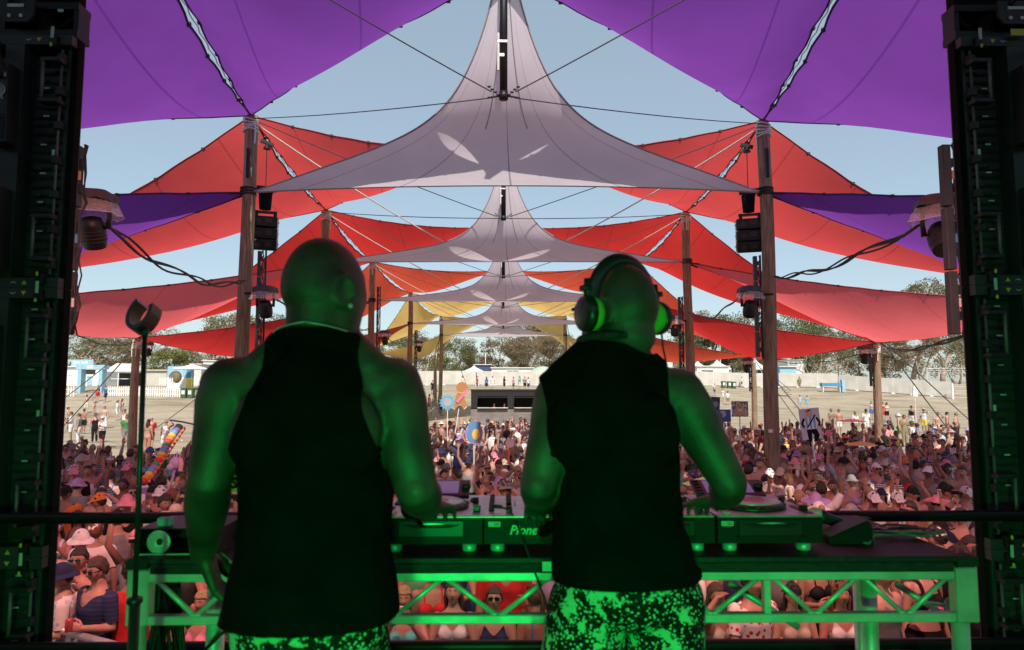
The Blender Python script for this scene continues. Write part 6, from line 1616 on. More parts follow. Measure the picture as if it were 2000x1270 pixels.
# ------------------------------------------------------------------ crowd
Ck, Sk, Hk = CL, SKINS, HAIRC
used_labels = set()
HWT = {'cap': 'cap', 'cap_back': 'backwards cap', 'bucket': 'bucket hat', 'widehat': 'wide hat', 'cowboy': 'brimmed hat', 'scarf': 'head scarf'}
HRT = {'short': 'short', 'curly': 'curly', 'long': 'long', 'tail': 'ponytail', 'bun': 'bun'}
TOPT = {'tee': 'shirt', 'singlet': 'singlet', 'bikini': 'bikini top', 'crop': 'crop top'}
def describe(spec, where):
    bits = []
    if spec['hw']: bits.append('%s %s' % (spec['hwc'], HWT[spec['hw']]))
    else: bits.append('%s %s hair' % (HRT[spec['hair']], spec['hc']))
    bits.append(('%s%s %s' % (spec['tc'], {'cloth_stripe': ' striped', 'cloth_stripe_h': ' hooped', 'cloth_floral': ' patterned'}.get(spec['mat'], ''), TOPT[spec['top']])) if spec['top'] else 'bare chest')
    if spec['gl']: bits.append('sunglasses')
    s = 'person in ' + ', '.join(bits)
    if POSE_TXT[spec['body'].split('_')[1]]: s += ' ' + POSE_TXT[spec['body'].split('_')[1]]
    w = s.split(); room = 16 - len(w)
    for cand in where:
        c = s + ' ' + cand
        if len(c.split()) <= 16 and c not in used_labels: used_labels.add(c); return c
    s2 = 'person, ' + ', '.join(bits)
    for cand in where:
        c = s2 + ', ' + cand; c = ' '.join(c.split()[:16])
        if c not in used_labels: used_labels.add(c); return c
    used_labels.add(s); return s
def rand_spec(r_, near=False):
    fem = r_.random() < .45; body = r_.choice(['m_down', 'm_drink', 'm_wave', 'm_both', 'm_phone', 'm_brow', 'm_wide', 'm_down', 'm_drink'] if not fem else ['f_down', 'f_drink', 'f_wave', 'f_both', 'f_phone', 'f_brow', 'f_point', 'f_down', 'f_down'])
    hw = None; u = r_.random()
    if u < .24: hw = 'cap'
    elif u < .31: hw = 'cap_back'
    elif u < .46: hw = 'bucket'
    elif u < .50: hw = 'widehat'
    elif u < .53: hw = 'cowboy'
    elif u < .56: hw = 'scarf'
    hair = r_.choice(['long', 'long', 'tail', 'bun', 'long']) if fem else r_.choice(['short', 'short', 'short', 'curly', 'short'])
    tc = r_.choice(['white', 'white', 'white', 'black', 'black', 'black', 'black', 'navy', 'navy', 'grey', 'grey', 'pink', 'beige', 'pale blue', 'khaki', 'beige', 'lilac'] + (['green', 'orange', 'red', 'yellow', 'turquoise', 'blue'] if r_.random() < .5 else []))
    top = (r_.choice(['bikini', 'crop', 'singlet', 'crop', 'bikini', 'tee']) if fem else r_.choice(['tee', 'tee', 'singlet', None, None, 'tee']))
    mt = None
    if top == 'tee' and r_.random() < .35: mt = r_.choice(['cloth_stripe', 'cloth_stripe_h', 'cloth_floral', 'cloth_floral'])
    return dict(body=body, hw=hw, hwc=r_.choice(['white', 'white', 'white', 'black', 'black', 'black', 'grey', 'grey', 'pink', 'navy', 'beige', 'lilac', 'navy', 'khaki', 'brown'] + (['orange', 'blue', 'red'] if r_.random() < .35 else [])), hair=hair, hc=r_.choice(['black', 'dark brown', 'dark brown', 'brown', 'blonde', 'blonde', 'reddish']) if fem else r_.choice(['black', 'dark brown', 'brown', 'dark brown', 'brown', 'reddish']),
                top=top, tc=tc, mat=mt, gl=r_.choice(['shades', 'shades', 'round_shades', None, None, 'top_shades' if hw is None else 'shades']), skin=r_.choice(['fair', 'tanned', 'light', 'flushed', 'tanned', 'fair', 'brown']), bot=r_.choice(['shorts', 'skirt'] if fem else ['shorts', 'shorts', 'trousers']), bc=r_.choice(['black', 'navy', 'blue', 'white', 'khaki', 'pink', 'grey']))
def place(x, y, rz, sp, label, scale=None, shoes=False, z=None):
    sk = Sk[sp['skin']]; fem = sp['body'][0] == 'f'
    hd = [sp['hair']]; hc = [Hk[sp['hc']]]
    if sp['hw'] == 'scarf': hd, hc = ['scarf'], [Ck[sp['hwc']]]
    elif sp['hw']: hd.append(sp['hw']); hc.append(Ck[sp['hwc']]); 
    if sp['hw'] and sp['hair'] in ('short', 'curly'): hd, hc = hd, hc
    return person(x, y, rz, sp['body'], sk, sp['top'], Ck[sp['tc']] if sp['top'] else None, sp['bot'], Ck[sp['bc']], hd, hc, sp['gl'], label, scale or rng.uniform(.95, 1.05), sp.get('mat'), z=z, shoes=shoes)
def S_(body, hw=None, hwc='white', hair='short', hc='brown', top='tee', tc='white', mat=None, gl='shades', skin='fair', bot='shorts', bc='black'):
    return dict(body=body, hw=hw, hwc=hwc, hair=hair, hc=hc, top=top, tc=tc, mat=mat, gl=gl, skin=skin, bot=bot, bc=bc)
taken = []
def bar_y(x): return 6.05 if -2.95 < x < 3.3 else (6.05 + (-2.95 - x) * .52 if x < 0 else 6.05 + (x - 3.3) * .33)
def manual(px, ytop, d, sp, rz_deg, label, h=1.75, shoes=False, scale=None):
    """px: column of the head, d: distance"""
    p = at(px, ytop, d)
    if d < 7.6 and p.y < bar_y(p.x) + .36 and '-170' not in str(rz_deg) + 'x': p = at(px, ytop, bar_y(p.x) + .36)
    sc = (scale or 1.0) * (.935 if d < 6.6 and abs(p.x) < 3.2 and sp['body'][0] == 'f' else 1)
    place(p.x, p.y, R(rz_deg), sp, label, sc, shoes); used_labels.add(label); taken.append((p.x, p.y))
def gap(x, z, sp=None): pass
# front row under and beside the table (faces look up at the stage)
manual(790, 1135, 6.35, S_('f_phone', None, hair='long', hc='blonde', top='bikini', tc='turquoise', gl=None, skin='flushed'), 4, 'blonde person in a turquoise bikini top photographing with a white phone under the table edge', scale=.97)
manual(845, 1150, 6.9, S_('f_down', None, hair='tail', hc='brown', top='bikini', tc='red', gl='round_shades', skin='tanned'), 10, 'person in a red bikini top and round sunglasses behind the one with the phone', scale=.98)
manual(886, 1110, 6.3, S_('f_rail', None, hair='long', hc='brown', top='singlet', tc='white', gl=None, skin='fair'), 0, 'person in a white singlet with a black bag strap at the front barrier', scale=1.0)
manual(966, 1140, 6.3, S_('f_rail', None, hair='bun', hc='brown', top='singlet', tc='navy', gl='shades', skin='fair'), -3, 'smiling person in a navy top and black sunglasses leaning on the front barrier', scale=.96)
manual(1045, 1150, 6.35, S_('f_down', None, hair='tail', hc='brown', top='bikini', tc='blue', gl='top_shades', skin='tanned'), -150, 'person with a brown ponytail turned away in a blue top beside the right performer', scale=.96)
manual(985, 1100, 7.2, S_('m_drink', None, hair='short', hc='brown', top='tee', tc='red', gl='shades', skin='tanned'), 8, 'person in a bright red shirt behind the smiling one at the barrier', scale=1.04)
manual(1395, 1110, 6.4, S_('f_brow', None, hair='long', hc='brown', top='singlet', tc='beige', gl=None, skin='tanned'), 30, 'person with long brown hair and a blue fan beside the patterned shorts', scale=.97)
manual(1468, 1130, 6.4, S_('m_rail', None, hair='curly', hc='black', top='tee', tc='red', mat='cloth_floral', gl=None, skin='flushed'), 15, 'person in a red and black patterned shirt behind the truss post', scale=.97)
manual(1546, 1120, 6.35, S_('f_rail', 'cap_back', 'black', 'long', 'dark brown', 'singlet', 'beige', None, None, 'fair'), 0, 'person in a black cap and beige vest leaning on the right of the barrier', scale=.97)
manual(1640, 1120, 6.4, S_('f_rail', None, hair='long', hc='reddish', top='singlet', tc='white', gl='top_shades', skin='flushed'), -6, 'red haired person in a white top with sunglasses pushed up on her hair', scale=.97)
manual(1590, 1090, 7.3, S_('f_drink', None, hair='tail', hc='dark brown', top='bikini', tc='black', gl=None, skin='tanned'), 20, 'tanned person with a cup standing behind the one in the black cap', scale=1.0)
manual(1720, 1100, 6.5, S_('m_down', None, hair='short', hc='brown', top='singlet', tc='grey', gl=None, skin='fair'), 25, 'person in a grey singlet behind the right table leg, at the barrier')
manual(1800, 1090, 7.0, S_('f_drink', None, hair='long', hc='dark brown', top='crop', tc='black', gl=None, skin='fair', bot='trousers'), 12, 'person in a black crop top framed by the right end of the truss')
manual(1868, 1030, 7.2, S_('m_drink', 'cap', 'black', 'curly', 'dark brown', 'tee', 'black', None, None, 'flushed'), 6, 'person in a black cap with dark curls and open mouth above the right table corner')
manual(1925, 1050, 6.6, S_('m_down', 'cap', 'white', 'short', 'brown', 'tee', 'white', 'cloth_stripe', 'shades', 'fair'), 20, 'person in a white cap and striped shirt half hidden by the right LED wall')
manual(1912, 1075, 5.9, S_('m_down', None, hair='short', hc='reddish', top='tee', tc='black', gl=None, skin='flushed'), -170, 'red haired person in a black shirt with orange lettering seen from behind', scale=1.02)
manual(196, 1045, 6.6, S_('m_drink', None, hair='short', hc='brown', top='tee', tc='navy', mat='cloth_stripe_h', gl='shades', skin='fair', bot='shorts', bc='brown'), -28, 'person in a navy and white patterned shirt holding a can left of the microphone stand', scale=1.02)
manual(128, 1055, 6.2, S_('m_drink', 'bucket', 'navy', 'short', 'dark brown', 'tee', 'pale blue', 'cloth_floral', None, 'fair'), -60, 'person in a navy bucket hat and pale blue patterned shirt by the left LED wall', scale=.98)
manual(262, 1060, 6.9, S_('m_down', None, hair='curly', hc='dark brown', top='tee', tc='red', gl=None, skin='tanned'), -150, 'person in a red shirt with curly hair behind the microphone stand', scale=1.0)
manual(400, 1120, 6.5, S_('f_down', None, hair='long', hc='blonde', top='singlet', tc='pink', gl=None, skin='flushed', bot='skirt', bc='white'), -20, 'person in a pink top seen under the left end of the table', scale=.95)
manual(160, 1020, 7.4, S_('m_phone', None, hair='short', hc='dark brown', top='singlet', tc='white', gl='shades', skin='flushed'), 6, 'person with a phone raised behind the navy patterned shirt')
# distinctive people farther back
def back(px, yh, sp, rz, label, sc=1.0):
    """yh: apparent height of the top of the head in the photograph"""
    r = ray(px, yh); d = 8.0
    hgt = 1.75 * sc
    while d < 70 and CAMH + r.z / r.y * d > ground_z(r.x / r.y * d, d) + hgt: d += .05
    manual(px, yh, d, sp, rz, label, scale=sc); return d
back(152, 936, S_('m_down', 'bucket', 'lilac', 'short', 'brown', 'tee', 'grey', None, None, 'fair'), 160, 'person in a lilac bucket hat and grey shirt with his back turned')
back(300, 948, S_('m_phone', 'cap_back', 'black', 'short', 'dark brown', 'singlet', 'white', None, None, 'flushed'), 0, 'person in a black cap holding a phone beside the microphone stand')
back(130, 950, S_('m_down', 'cap', 'black', 'short', 'dark brown', 'tee', 'orange', None, 'round_shades', 'tanned'), 5, 'person in a black cap and orange shirt with round sunglasses by the left LED wall')
back(315, 950, S_('m_drink', 'cap', 'white', 'short', 'brown', 'singlet', 'black', None, 'shades', 'flushed'), -10, 'person in a white cap and black singlet right of the microphone stand')
back(196, 965, S_('m_down', 'cap', 'orange', 'short', 'dark brown', 'singlet', 'white', None, None, 'tanned'), -70, 'person in an orange trucker cap looking sideways on the left')
back(250, 905, S_('m_down', 'cap', 'pink', 'short', 'dark brown', None, 'white', None, None, 'tanned'), 0, 'smiling bare chested person in a pink cap left of the stand')
back(915, 895, S_('m_wave', 'cap', 'navy', 'curly', 'dark brown', 'tee', 'grey', None, 'shades', 'tanned'), 0, 'person in a navy cap with raised arms in the middle of the crowd')
back(978, 868, S_('m_wave', 'bucket', 'white', 'short', 'brown', 'singlet', 'black', None, 'shades', 'fair'), 0, 'person in a white sun hat with one arm raised in the middle')
back(952, 905, S_('f_brow', None, hair='short', hc='blonde', top='crop', tc='white', gl='shades_b' if False else 'shades', skin='light'), 8, 'person with rainbow mirrored glasses and a white top in the middle')
back(1495, 928, S_('m_down', 'cap', 'black', 'long', 'dark brown', 'tee', 'white', 'cloth_floral', 'shades', 'tanned'), 0, 'laughing long haired person in a black cap above the right deck')
back(1492, 888, S_('m_wide', None, hair='short', hc='reddish', top='tee', tc='white', gl='shades', skin='fair'), 4, 'person in a white collared shirt left of the first right pole')
back(1463, 866, S_('f_down', 'cap', 'blue', 'tail', 'dark brown', 'tee', 'blue', None, None, 'tanned'), 60, 'person in a blue cap and blue shirt left of the first right pole')
back(1548, 860, S_('f_drink', None, hair='long', hc='dark brown', top='bikini', tc='black', gl='shades', skin='light'), -4, 'person in a dark bikini top standing in sun right of the first right pole')
back(1552, 895, S_('m_down', 'bucket', 'pink', 'short', 'brown', 'tee', 'black', None, 'shades', 'fair'), -30, 'person in a pale pink bucket hat right of the raised hand')
back(1737, 926, S_('m_down', 'cap_back', 'black', 'short', 'dark brown', 'singlet', 'white', None, 'round_shades', 'tanned'), 4, 'person in a white singlet, black cap and round sunglasses on the right')
back(1710, 905, S_('m_down', 'scarf', 'white', 'short', 'brown', 'tee', 'grey', None, 'round_shades', 'flushed'), 0, 'person with a white headband and round sunglasses on the right')
back(1760, 884, S_('m_down', 'cap', 'pink', 'short', 'dark brown', 'tee', 'black', 'cloth_floral', 'shades', 'fair'), 0, 'person in a black printed shirt and pale cap smiling on the right')
back(1705, 962, S_('m_down', 'cap', 'white', 'short', 'black', 'tee', 'white', 'cloth_stripe', None, 'brown'), 0, 'person in a white cap and white striped shirt above the right rail')
back(1750, 962, S_('m_down', 'cap', 'white', 'short', 'dark brown', 'tee', 'grey', 'cloth_floral', 'shades', 'flushed'), 6, 'person in a white cap and sunglasses above the right rail')
back(1781, 950, S_('m_down', 'cap_back', 'black', 'short', 'dark brown', None, 'white', None, 'shades', 'flushed'), 0, 'bare chested person in a backwards black cap above the right rail')
back(1850, 948, S_('m_brow', 'cap', 'black', 'short', 'dark brown', 'tee', 'black', None, None, 'flushed'), 10, 'person shading the eyes with one arm at the right end of the rail')
back(1885, 952, S_('m_down', 'cap', 'white', 'short', 'brown', 'tee', 'white', None, None, 'flushed'), 20, 'person in a white cap with sunglasses on its peak at the far right')
back(1850, 905, S_('f_down', None, hair='long', hc='black', top='singlet', tc='green', gl='shades', skin='brown'), 0, 'person in a green top with long black hair on the right')
back(1745, 853, S_('m_down', 'cowboy', 'beige', 'short', 'brown', 'tee', 'navy', 'cloth_floral', 'shades', 'flushed'), 0, 'person in a straw hat and dark patterned shirt right of the outer right pole')
back(1722, 872, S_('m_down', 'bucket', 'white', 'short', 'brown', 'tee', 'lilac', None, None, 'fair'), 20, 'person in a white bucket hat and lilac shirt right of the outer right pole')
back(1785, 846, S_('m_drink', None, hair='short', hc='dark brown', top='tee', tc='beige', gl='shades', skin='tanned'), 0, 'tall person in a beige shirt in the sunlit back of the crowd', 1.06)
back(1865, 868, S_('f_down', 'cap_back', 'black', 'long', 'black', 'singlet', 'black', None, None, 'tanned'), 175, 'person in a black singlet seen from behind with a cup on the right')

# field of ordinary crowd: jittered rows
r_ = random.Random(21); spots = []
yy = 6.3; row = 0
while yy < 36.5:
    stepx = .54 + .010 * yy; x = -0.80 * yy - .5 + (row % 2) * stepx / 2
    while x < .80 * yy + .5:
        spots.append((x + r_.uniform(-.17, .17), yy + r_.uniform(-.16, .16), row)); x += stepx
    yy += .56 + .012 * yy; row += 1
def vis(x, y, zz):
    v = _rot.transposed() @ (Vector((x, y, zz)) - Vector((0, 0, CAMH)))
    return 1000 + 1333.33 * v.x / -v.z, 635 - 1333.33 * v.y / -v.z
def visible(px, py):
    if px < 100 or px > 1925: return False
    if py > 1000: 
        if px < 245: return True
        if px > 1650 and py < 1085: return px > 1820
        return (765 < px < 1075 or 1380 < px < 1905) and py > 1105
    if 375 < px < 455 and py > 880: return px > 440
    if 375 < px < 840: return 745 < px < 775
    if 1010 < px < 1330 + max(0, (py - 850)) * .8: return False
    return True
polexy = [(A[n, s].x, A[n, s].y) for n in (1, 2, 3) for s in (-1, 1)] + [(RR[n, s].x, RR[n, s].y) for n in (1, 2, 3) for s in (-1, 1)]
cand = []; rest = []
for (x, y, row) in spots:
    if any((x - a) ** 2 + (y - b) ** 2 < .36 for a, b in taken): continue
    if any((x - a) ** 2 + (y - b) ** 2 < .35 for a, b in polexy): continue
    px, py = vis(x, y, 1.65)
    back_edge = 25.5 + 1.8 * math.sin(x * .8) + (8.5 if 760 < px < 1100 else 0) - (5.0 if px < 420 else 0)
    if y > back_edge or y < bar_y(x) + .38: continue
    if y > 20 and r_.random() < .25: continue
    (cand if visible(px, py) else rest).append((x, y, row, px, py))
NIND = 248
cand.sort(key=lambda c: c[1]); ind = cand[:NIND]; rest += cand[NIND:]
def wherelist(px, py, row):
    z = []
    if px < 250: z += ['left of the microphone stand']
    elif px < 380: z += ['between microphone stand and left performer']
    elif px < 840: z += ['beside the left performer']
    elif px < 930: z += ['between the performers, nearer the left one']
    elif px < 1045: z += ['between the performers, nearer the right one']
    elif px < 1500: z += ['right of the right performer']
    elif px < 1700: z += ['between the two right poles']
    elif px < 1800: z += ['right of the outer right pole']
    else: z += ['beside the right LED wall']
    dep = ['at the barrier', 'near the front', 'in the middle rows', 'towards the back', 'at the back'][min(4, int((row) / 4.2))]
    return [z[0], dep, dep + ', ' + z[0], z[0] + ' ' + dep, 'in row %s %s' % (['one', 'two', 'three', 'four', 'five', 'six', 'seven', 'eight', 'nine', 'ten', 'eleven', 'twelve', 'thirteen', 'fourteen', 'fifteen', 'sixteen', 'seventeen', 'eighteen', 'nineteen', 'twenty', 'twenty one', 'twenty two'][min(row, 21)], z[0])]
for (x, y, row, px, py) in ind:
    sp = rand_spec(r_)
    while y < 9.5 and sp['body'].split('_')[1] in ('both', 'wave') and r_.random() < .6: sp = rand_spec(r_)
    face = math.atan2(x, y) * -1
    rz = -math.atan2(-x, y) * -1
    rz = math.atan2(-x, y) * 1.0 if False else -math.atan2(x, y)
    rz += R(r_.gauss(0, 22)) + (R(r_.choice((150, 180, 205, 90, -90))) if r_.random() < .17 else 0)
    if y > 13 or True:
        pass
    place(x, y, rz, sp, describe(sp, wherelist(px, py, row)), r_.uniform(.94, 1.05) * (.965 if sp['body'][0] == 'f' else 1.0))

# the rest of the crowd: one mass (farther or hidden behind the performers)
def crowd_mass(pts, label, full=False):
    V = []; F = []; C_ = []
    def add(m, c):
        o = len(V); V.extend(m.v); F.extend(tuple(i + o for i in f) for f in m.f); C_.extend([c] * len(m.v))
    for (x, y, z, rz, sp) in pts:
        ca, sa = math.cos(rz), math.sin(rz); sc = r_.uniform(.93, 1.05)
        def tr(m):
            m.v = [(x + (p[0] * ca - p[1] * sa) * sc, y + (p[0] * sa + p[1] * ca) * sc, z + p[2] * sc) for p in m.v]; return m
        sk = SKINS[sp['skin']]; bare = sp['top'] in (None,); tcol = sk if bare else CL[sp['tc']]
        m = MB(); torso_rings(m, [(.86, 0, .01, .165, .11), (1.05, 0, 0, .15, .10), (1.28, 0, -.01, .175, .115), (1.38, 0, 0, .17, .10), (1.45, 0, .0, .08, .07)], 10); add(tr(m), tcol)
        m = MB(); m.tube([(0, 0, 1.42), (0, 0, 1.54)], .055, 8); m.ball((0, -.01, 1.635), (.077, .095, .118), 10, 8)
        pose = sp['body'].split('_')[1]
        for s in (-1, 1):
            up = pose == 'both' or (pose == 'wave' and s == 1)
            e = (s * .28, -.05, 1.60 if up else 1.13); w_ = (s * .24, -.1, 1.88) if up else (s * .2, -.22, 1.12)
            m.tube([(s * .17, 0, 1.40), e, w_], [.055, .042, .028], 6); m.ball(w_, (.04, .03, .06), 6, 4)
        add(tr(m), sk)
        m = MB()
        for s in (-1, 1): m.tube([(s * .09, 0, .90), (s * .095, -.01, .5)], [.10, .075], 7)
        add(tr(m), CL[sp['bc']])
        m = MB()
        for s in (-1, 1): m.tube([(s * .095, -.01, .5), (s * .10, .02, .02)], [.055, .04], 6)
        add(tr(m), sk)
        m = MB(); m.ball((0, .006, 1.665), (.087, .100, .106), 10, 7); m.v = [(a, b + (.03 if c < 1.66 and b < 0 else 0), max(c, 1.66 if b < .02 else 1.56)) for a, b, c in m.v]
        if sp['hair'] in ('long', 'tail'): m.tube([(0, .07, 1.66), (0, .085, 1.45)], [.07, .05], 7)
        add(tr(m), CL[sp['hwc']] if sp['hw'] else HAIRC[sp['hc']])
        if sp['hw'] in ('bucket', 'widehat', 'cowboy'): m = MB(); m.lathe([(.085, 1.70), (.15, 1.67)], n=10, caps=False); add(tr(m), CL[sp['hwc']])
        elif sp['hw']: m = MB(); m.box((0, -.13, 1.685), (.11, .09, .01)); add(tr(m), CL[sp['hwc']])
        if sp['gl']: m = MB(); m.box((0, -.105, 1.645), (.13, .012, .034)); add(tr(m), (.01, .01, .01))
    me = np_mesh('crowd_mass', V, F, M['skin'], C_); o = link('crowd', me); o.color = (1, 1, 1, 1)
    tag(o, label, 'crowd', kind='stuff'); return o
pts = []
for (x, y, row, px, py) in rest:
    if y < 37: pts.append((x, y, ground_z(x, y), -math.atan2(x, y) + R(r_.gauss(0, 30)), rand_spec(r_)))
for q in range(110):
    x = r_.uniform(-9, 21); y = r_.uniform(26, 32) ; pts.append((x, y, ground_z(x, y), -math.atan2(x, y) + R(r_.gauss(0, 40)), rand_spec(r_)))
crowd_mass(pts, 'dense festival crowd continuing behind the nearest people')

# ------------------------------------------------------------------ people out on the field
def field(px, yfeet, sp, rz, label, sc=1.0):
    g_ = on_ground(px, yfeet); place(g_.x, g_.y, R(rz), sp, label, sc, True); used_labels.add(label)
W = lambda s: s
FP = [
 (205, 787, S_('m_down', top='tee', tc='blue', skin='light', bc='navy'), 80, 'person in a blue shirt striding right past the picket fence'),
 (190, 785, S_('f_drink', hair='bun', hc='dark brown', top='crop', tc='black', bot='skirt', bc='red', skin='light', gl=None), 60, 'person in a red skirt walking in front of the blue arch'),
 (183, 812, S_('f_wave', 'scarf', 'turquoise', top='bikini', tc='turquoise', bot=None, skin='light'), 70, 'person with a turquoise head scarf and swimsuit on the left field'),
 (168, 808, S_('f_brow', hair='bun', hc='brown', top='bikini', tc='black', bot='shorts', bc='white', skin='light', gl=None), -160, 'person in a black bikini top with arms out on the left field'),
 (228, 822, S_('m_down', hair='curly', hc='reddish', top='tee', tc='blue', mat='cloth_floral', bot='shorts', bc='white', skin='light', gl=None), 120, 'person in a blue flowered shirt walking beside the outer left pole'),
 (237, 818, S_('f_down', hair='long', hc='reddish', top='singlet', tc='brown', bot='shorts', bc='grey', skin='light', gl=None), 130, 'person in a brown top next to the blue flowered shirt'),
 (203, 838, S_('m_down', top=None, bot='shorts', bc='white', skin='light'), 5, 'bare chested person in white shorts standing on the left field'),
 (162, 848, S_('f_down', hair='bun', hc='brown', top=None, bot='skirt', bc='black', skin='tanned', gl=None), 170, 'person in a long black skirt seen from behind on the left'),
 (137, 862, S_('m_drink', top='tee', tc='white', bot='shorts', bc='white', skin='flushed'), -70, 'person in white shirt and shorts holding a drink on the left'),
 (152, 868, S_('m_down', top='tee', tc='grey', bot='trousers', bc='white', skin='flushed'), -75, 'person in a grey shirt and white trousers on the left'),
 (184, 866, S_('m_down', top='singlet', tc='black', bot='trousers', bc='black', skin='flushed'), 30, 'person all in black with a singlet on the left field'),
 (198, 877, S_('m_drink', 'cap_back', 'white', top='tee', tc='white', bot='shorts', bc='black', skin='flushed'), -15, 'person in a white shirt and black shorts with a camera on the left'),
 (131, 842, S_('f_down', hair='bun', hc='dark brown', top='singlet', tc='beige', bot='shorts', bc='navy', skin='light', gl=None), 100, 'person in a beige top near the left LED wall edge'),
 (242, 850, S_('m_down', top='singlet', tc='white', bot='shorts', bc='black', skin='tanned'), -10, 'person in a white singlet half behind the outer left pole'),
 (245, 872, S_('m_drink', top='tee', tc='green', bot='shorts', bc='grey', skin='tanned'), 40, 'person in a dark green shirt beside the outer left pole'),
 (287, 892, S_('f_down', hair='long', hc='dark brown', top='bikini', tc='green', bot=None, skin='flushed', gl=None), 175, 'person in a green swimsuit seen from behind right of the stand'),
 (293, 880, S_('m_down', 'scarf', 'pink', top='tee', tc='red', bot='shorts', bc='black', skin='light'), 40, 'person with a pink head scarf and red shirt right of the stand'),
 (322, 892, S_('f_brow', hair='bun', hc='blonde', top='singlet', tc='white', bot='skirt', bc='white', skin='tanned', gl=None), 178, 'person in a white dress with a red strap beside the rainbow garland'),
 (383, 806, S_('f_down', 'cap', 'white', top='tee', tc='white', bot='shorts', bc='black', skin='light'), 90, 'person in white walking at the edge of the left performer arm'),
 (965, 829, S_('f_drink', 'cap', 'white', 'long', 'black', 'crop', 'beige', bot='trousers', bc='white', skin='light'), 0, 'person in wide white trousers and white cap before the container bar'),
 (985, 829, S_('f_down', 'cap', 'white', 'long', 'black', 'crop', 'black', bot='skirt', bc='black', skin='light'), 10, 'person in a black skirt and white cap before the container bar'),
 (1014, 818, S_('m_down', hair='curly', hc='brown', top='singlet', tc='white', bot='shorts', bc='white', skin='light', gl=None), -170, 'person in a white singlet standing beside the container bar barrier'),
 (1396, 774, S_('f_down', hair='tail', hc='reddish', top='crop', tc='white', bot='shorts', bc='blue', skin='light', gl=None), -60, 'person in blue shorts walking left on the right field'),
 (1412, 785, S_('f_down', hair='long', hc='brown', top='tee', tc='white', bot='skirt', bc='white', skin='light', gl=None), -50, 'person in a white dress walking away near the dog poster'),
 (1422, 792, S_('m_down', hair='short', hc='brown', top='tee', tc='white', bot='shorts', bc='grey', skin='light', gl=None), -160, 'person in a white shirt beside the dog poster'),
 (1449, 757, S_('m_down', top='tee', tc='white', bot='shorts', bc='black', skin='light'), 60, 'person in white shirt and black shorts near the three bins'),
 (1537, 754, S_('m_down', top='tee', tc='white', bot='shorts', bc='white', skin='light'), 20, 'person in white near the dark steps'),
 (1549, 755, S_('m_down', top='singlet', tc='black', bot='shorts', bc='black', skin='light'), -20, 'person in black right of the dark steps'),
 (1562, 757, S_('m_down', hair='short', hc='black', top='tee', tc='khaki', bot='shorts', bc='khaki', skin='tanned', gl=None), 170, 'person in khaki standing alone by the pale fence'),
 (1602, 755, S_('m_down', top='tee', tc='beige', bot='shorts', bc='brown', skin='light'), 90, 'person in a beige shirt left of the blue table'),
 (1625, 756, S_('f_down', hair='bun', hc='black', top='singlet', tc='white', bot='trousers', bc='white', skin='light', gl=None), 0, 'person in white in front of the blue table'),
 (1660, 757, S_('m_down', 'cap', 'blue', top='tee', tc='white', bot='shorts', bc='grey', skin='light'), 40, 'person in a white shirt walking right of the blue table'),
 (1563, 799, S_('m_down', top='singlet', tc='pale blue', bot='shorts', bc='pale blue', skin='light', gl=None), 170, 'person in pale blue seen from behind above the poster, left of two'),
 (1577, 800, S_('m_down', top='singlet', tc='turquoise', bot='shorts', bc='pale blue', skin='light', gl=None), 160, 'person in pale blue seen from behind above the poster, right of two'),
 (1703, 820, S_('f_drink', hair='long', hc='brown', top='crop', tc='pale blue', bot='skirt', bc='blue', skin='light', gl=None), 5, 'person in a blue denim skirt left of the outer right pole'),
 (1733, 824, S_('f_down', 'cap', 'black', 'long', 'dark brown', 'bikini', 'white', bot='shorts', bc='black', skin='light', gl=None), -20, 'person in black shorts right of the outer right pole'),
 (1726, 822, S_('f_down', hair='long', hc='reddish', top='singlet', tc='red', bot='shorts', bc='red', skin='light', gl=None), 10, 'person in red just behind the outer right pole'),
 (1782, 836, S_('m_down', 'cap', 'black', top='singlet', tc='black', bot='shorts', bc='white', skin='tanned'), -60, 'person in a black singlet and cap holding the tall white sign pole'),
 (1806, 846, S_('m_brow', 'cowboy', 'beige', top='tee', tc='white', bot='shorts', bc='yellow', skin='tanned'), -50, 'person in a straw hat, white shirt and yellow shorts on the right'),
 (1834, 862, S_('m_brow', top=None, bot='trousers', bc='white', skin='light'), -20, 'bare chested person with raised elbows in white trousers on the right'),
 (1852, 862, S_('m_down', 'scarf', 'black', top=None, bot='shorts', bc='white', skin='light'), 60, 'bare backed person with a black headband on the right'),
 (1870, 864, S_('m_down', 'cap', 'khaki', top='singlet', tc='turquoise', bot='shorts', bc='turquoise', skin='light', gl=None), 40, 'person in a turquoise singlet near the right LED wall'),
 (1768, 872, S_('m_drink', top='tee', tc='khaki', bot='trousers', bc='khaki', skin='flushed'), 10, 'person in an open khaki shirt covering the mouth on the right'),
 (1757, 866, S_('f_down', 'bucket', 'white', hair='tail', hc='brown', top='bikini', tc='green', bot='shorts', bc='green', skin='light', gl=None), 60, 'person in a white bucket hat and green shorts on the right'),
 (1625, 848, S_('m_drink', 'cap', 'grey', top='tee', tc='khaki', bot='shorts', bc='khaki', skin='flushed'), 20, 'person in a grey cap and khaki right of the poster'),
 (1640, 850, S_('m_down', top=None, bot='shorts', bc='white', skin='flushed'), -5, 'bare chested person with a cross strap right of the poster'),
 (1672, 856, S_('f_down', 'cap', 'khaki', top='tee', tc='brown', mat='cloth_floral', bot='shorts', bc='khaki', skin='tanned'), 10, 'person in a brown patterned shirt under the pink parasol'),
 (1693, 850, S_('m_down', 'cap', 'black', top='tee', tc='white', bot='shorts', bc='white', skin='tanned'), -10, 'person in a white shirt and black cap beside the pink parasol')]
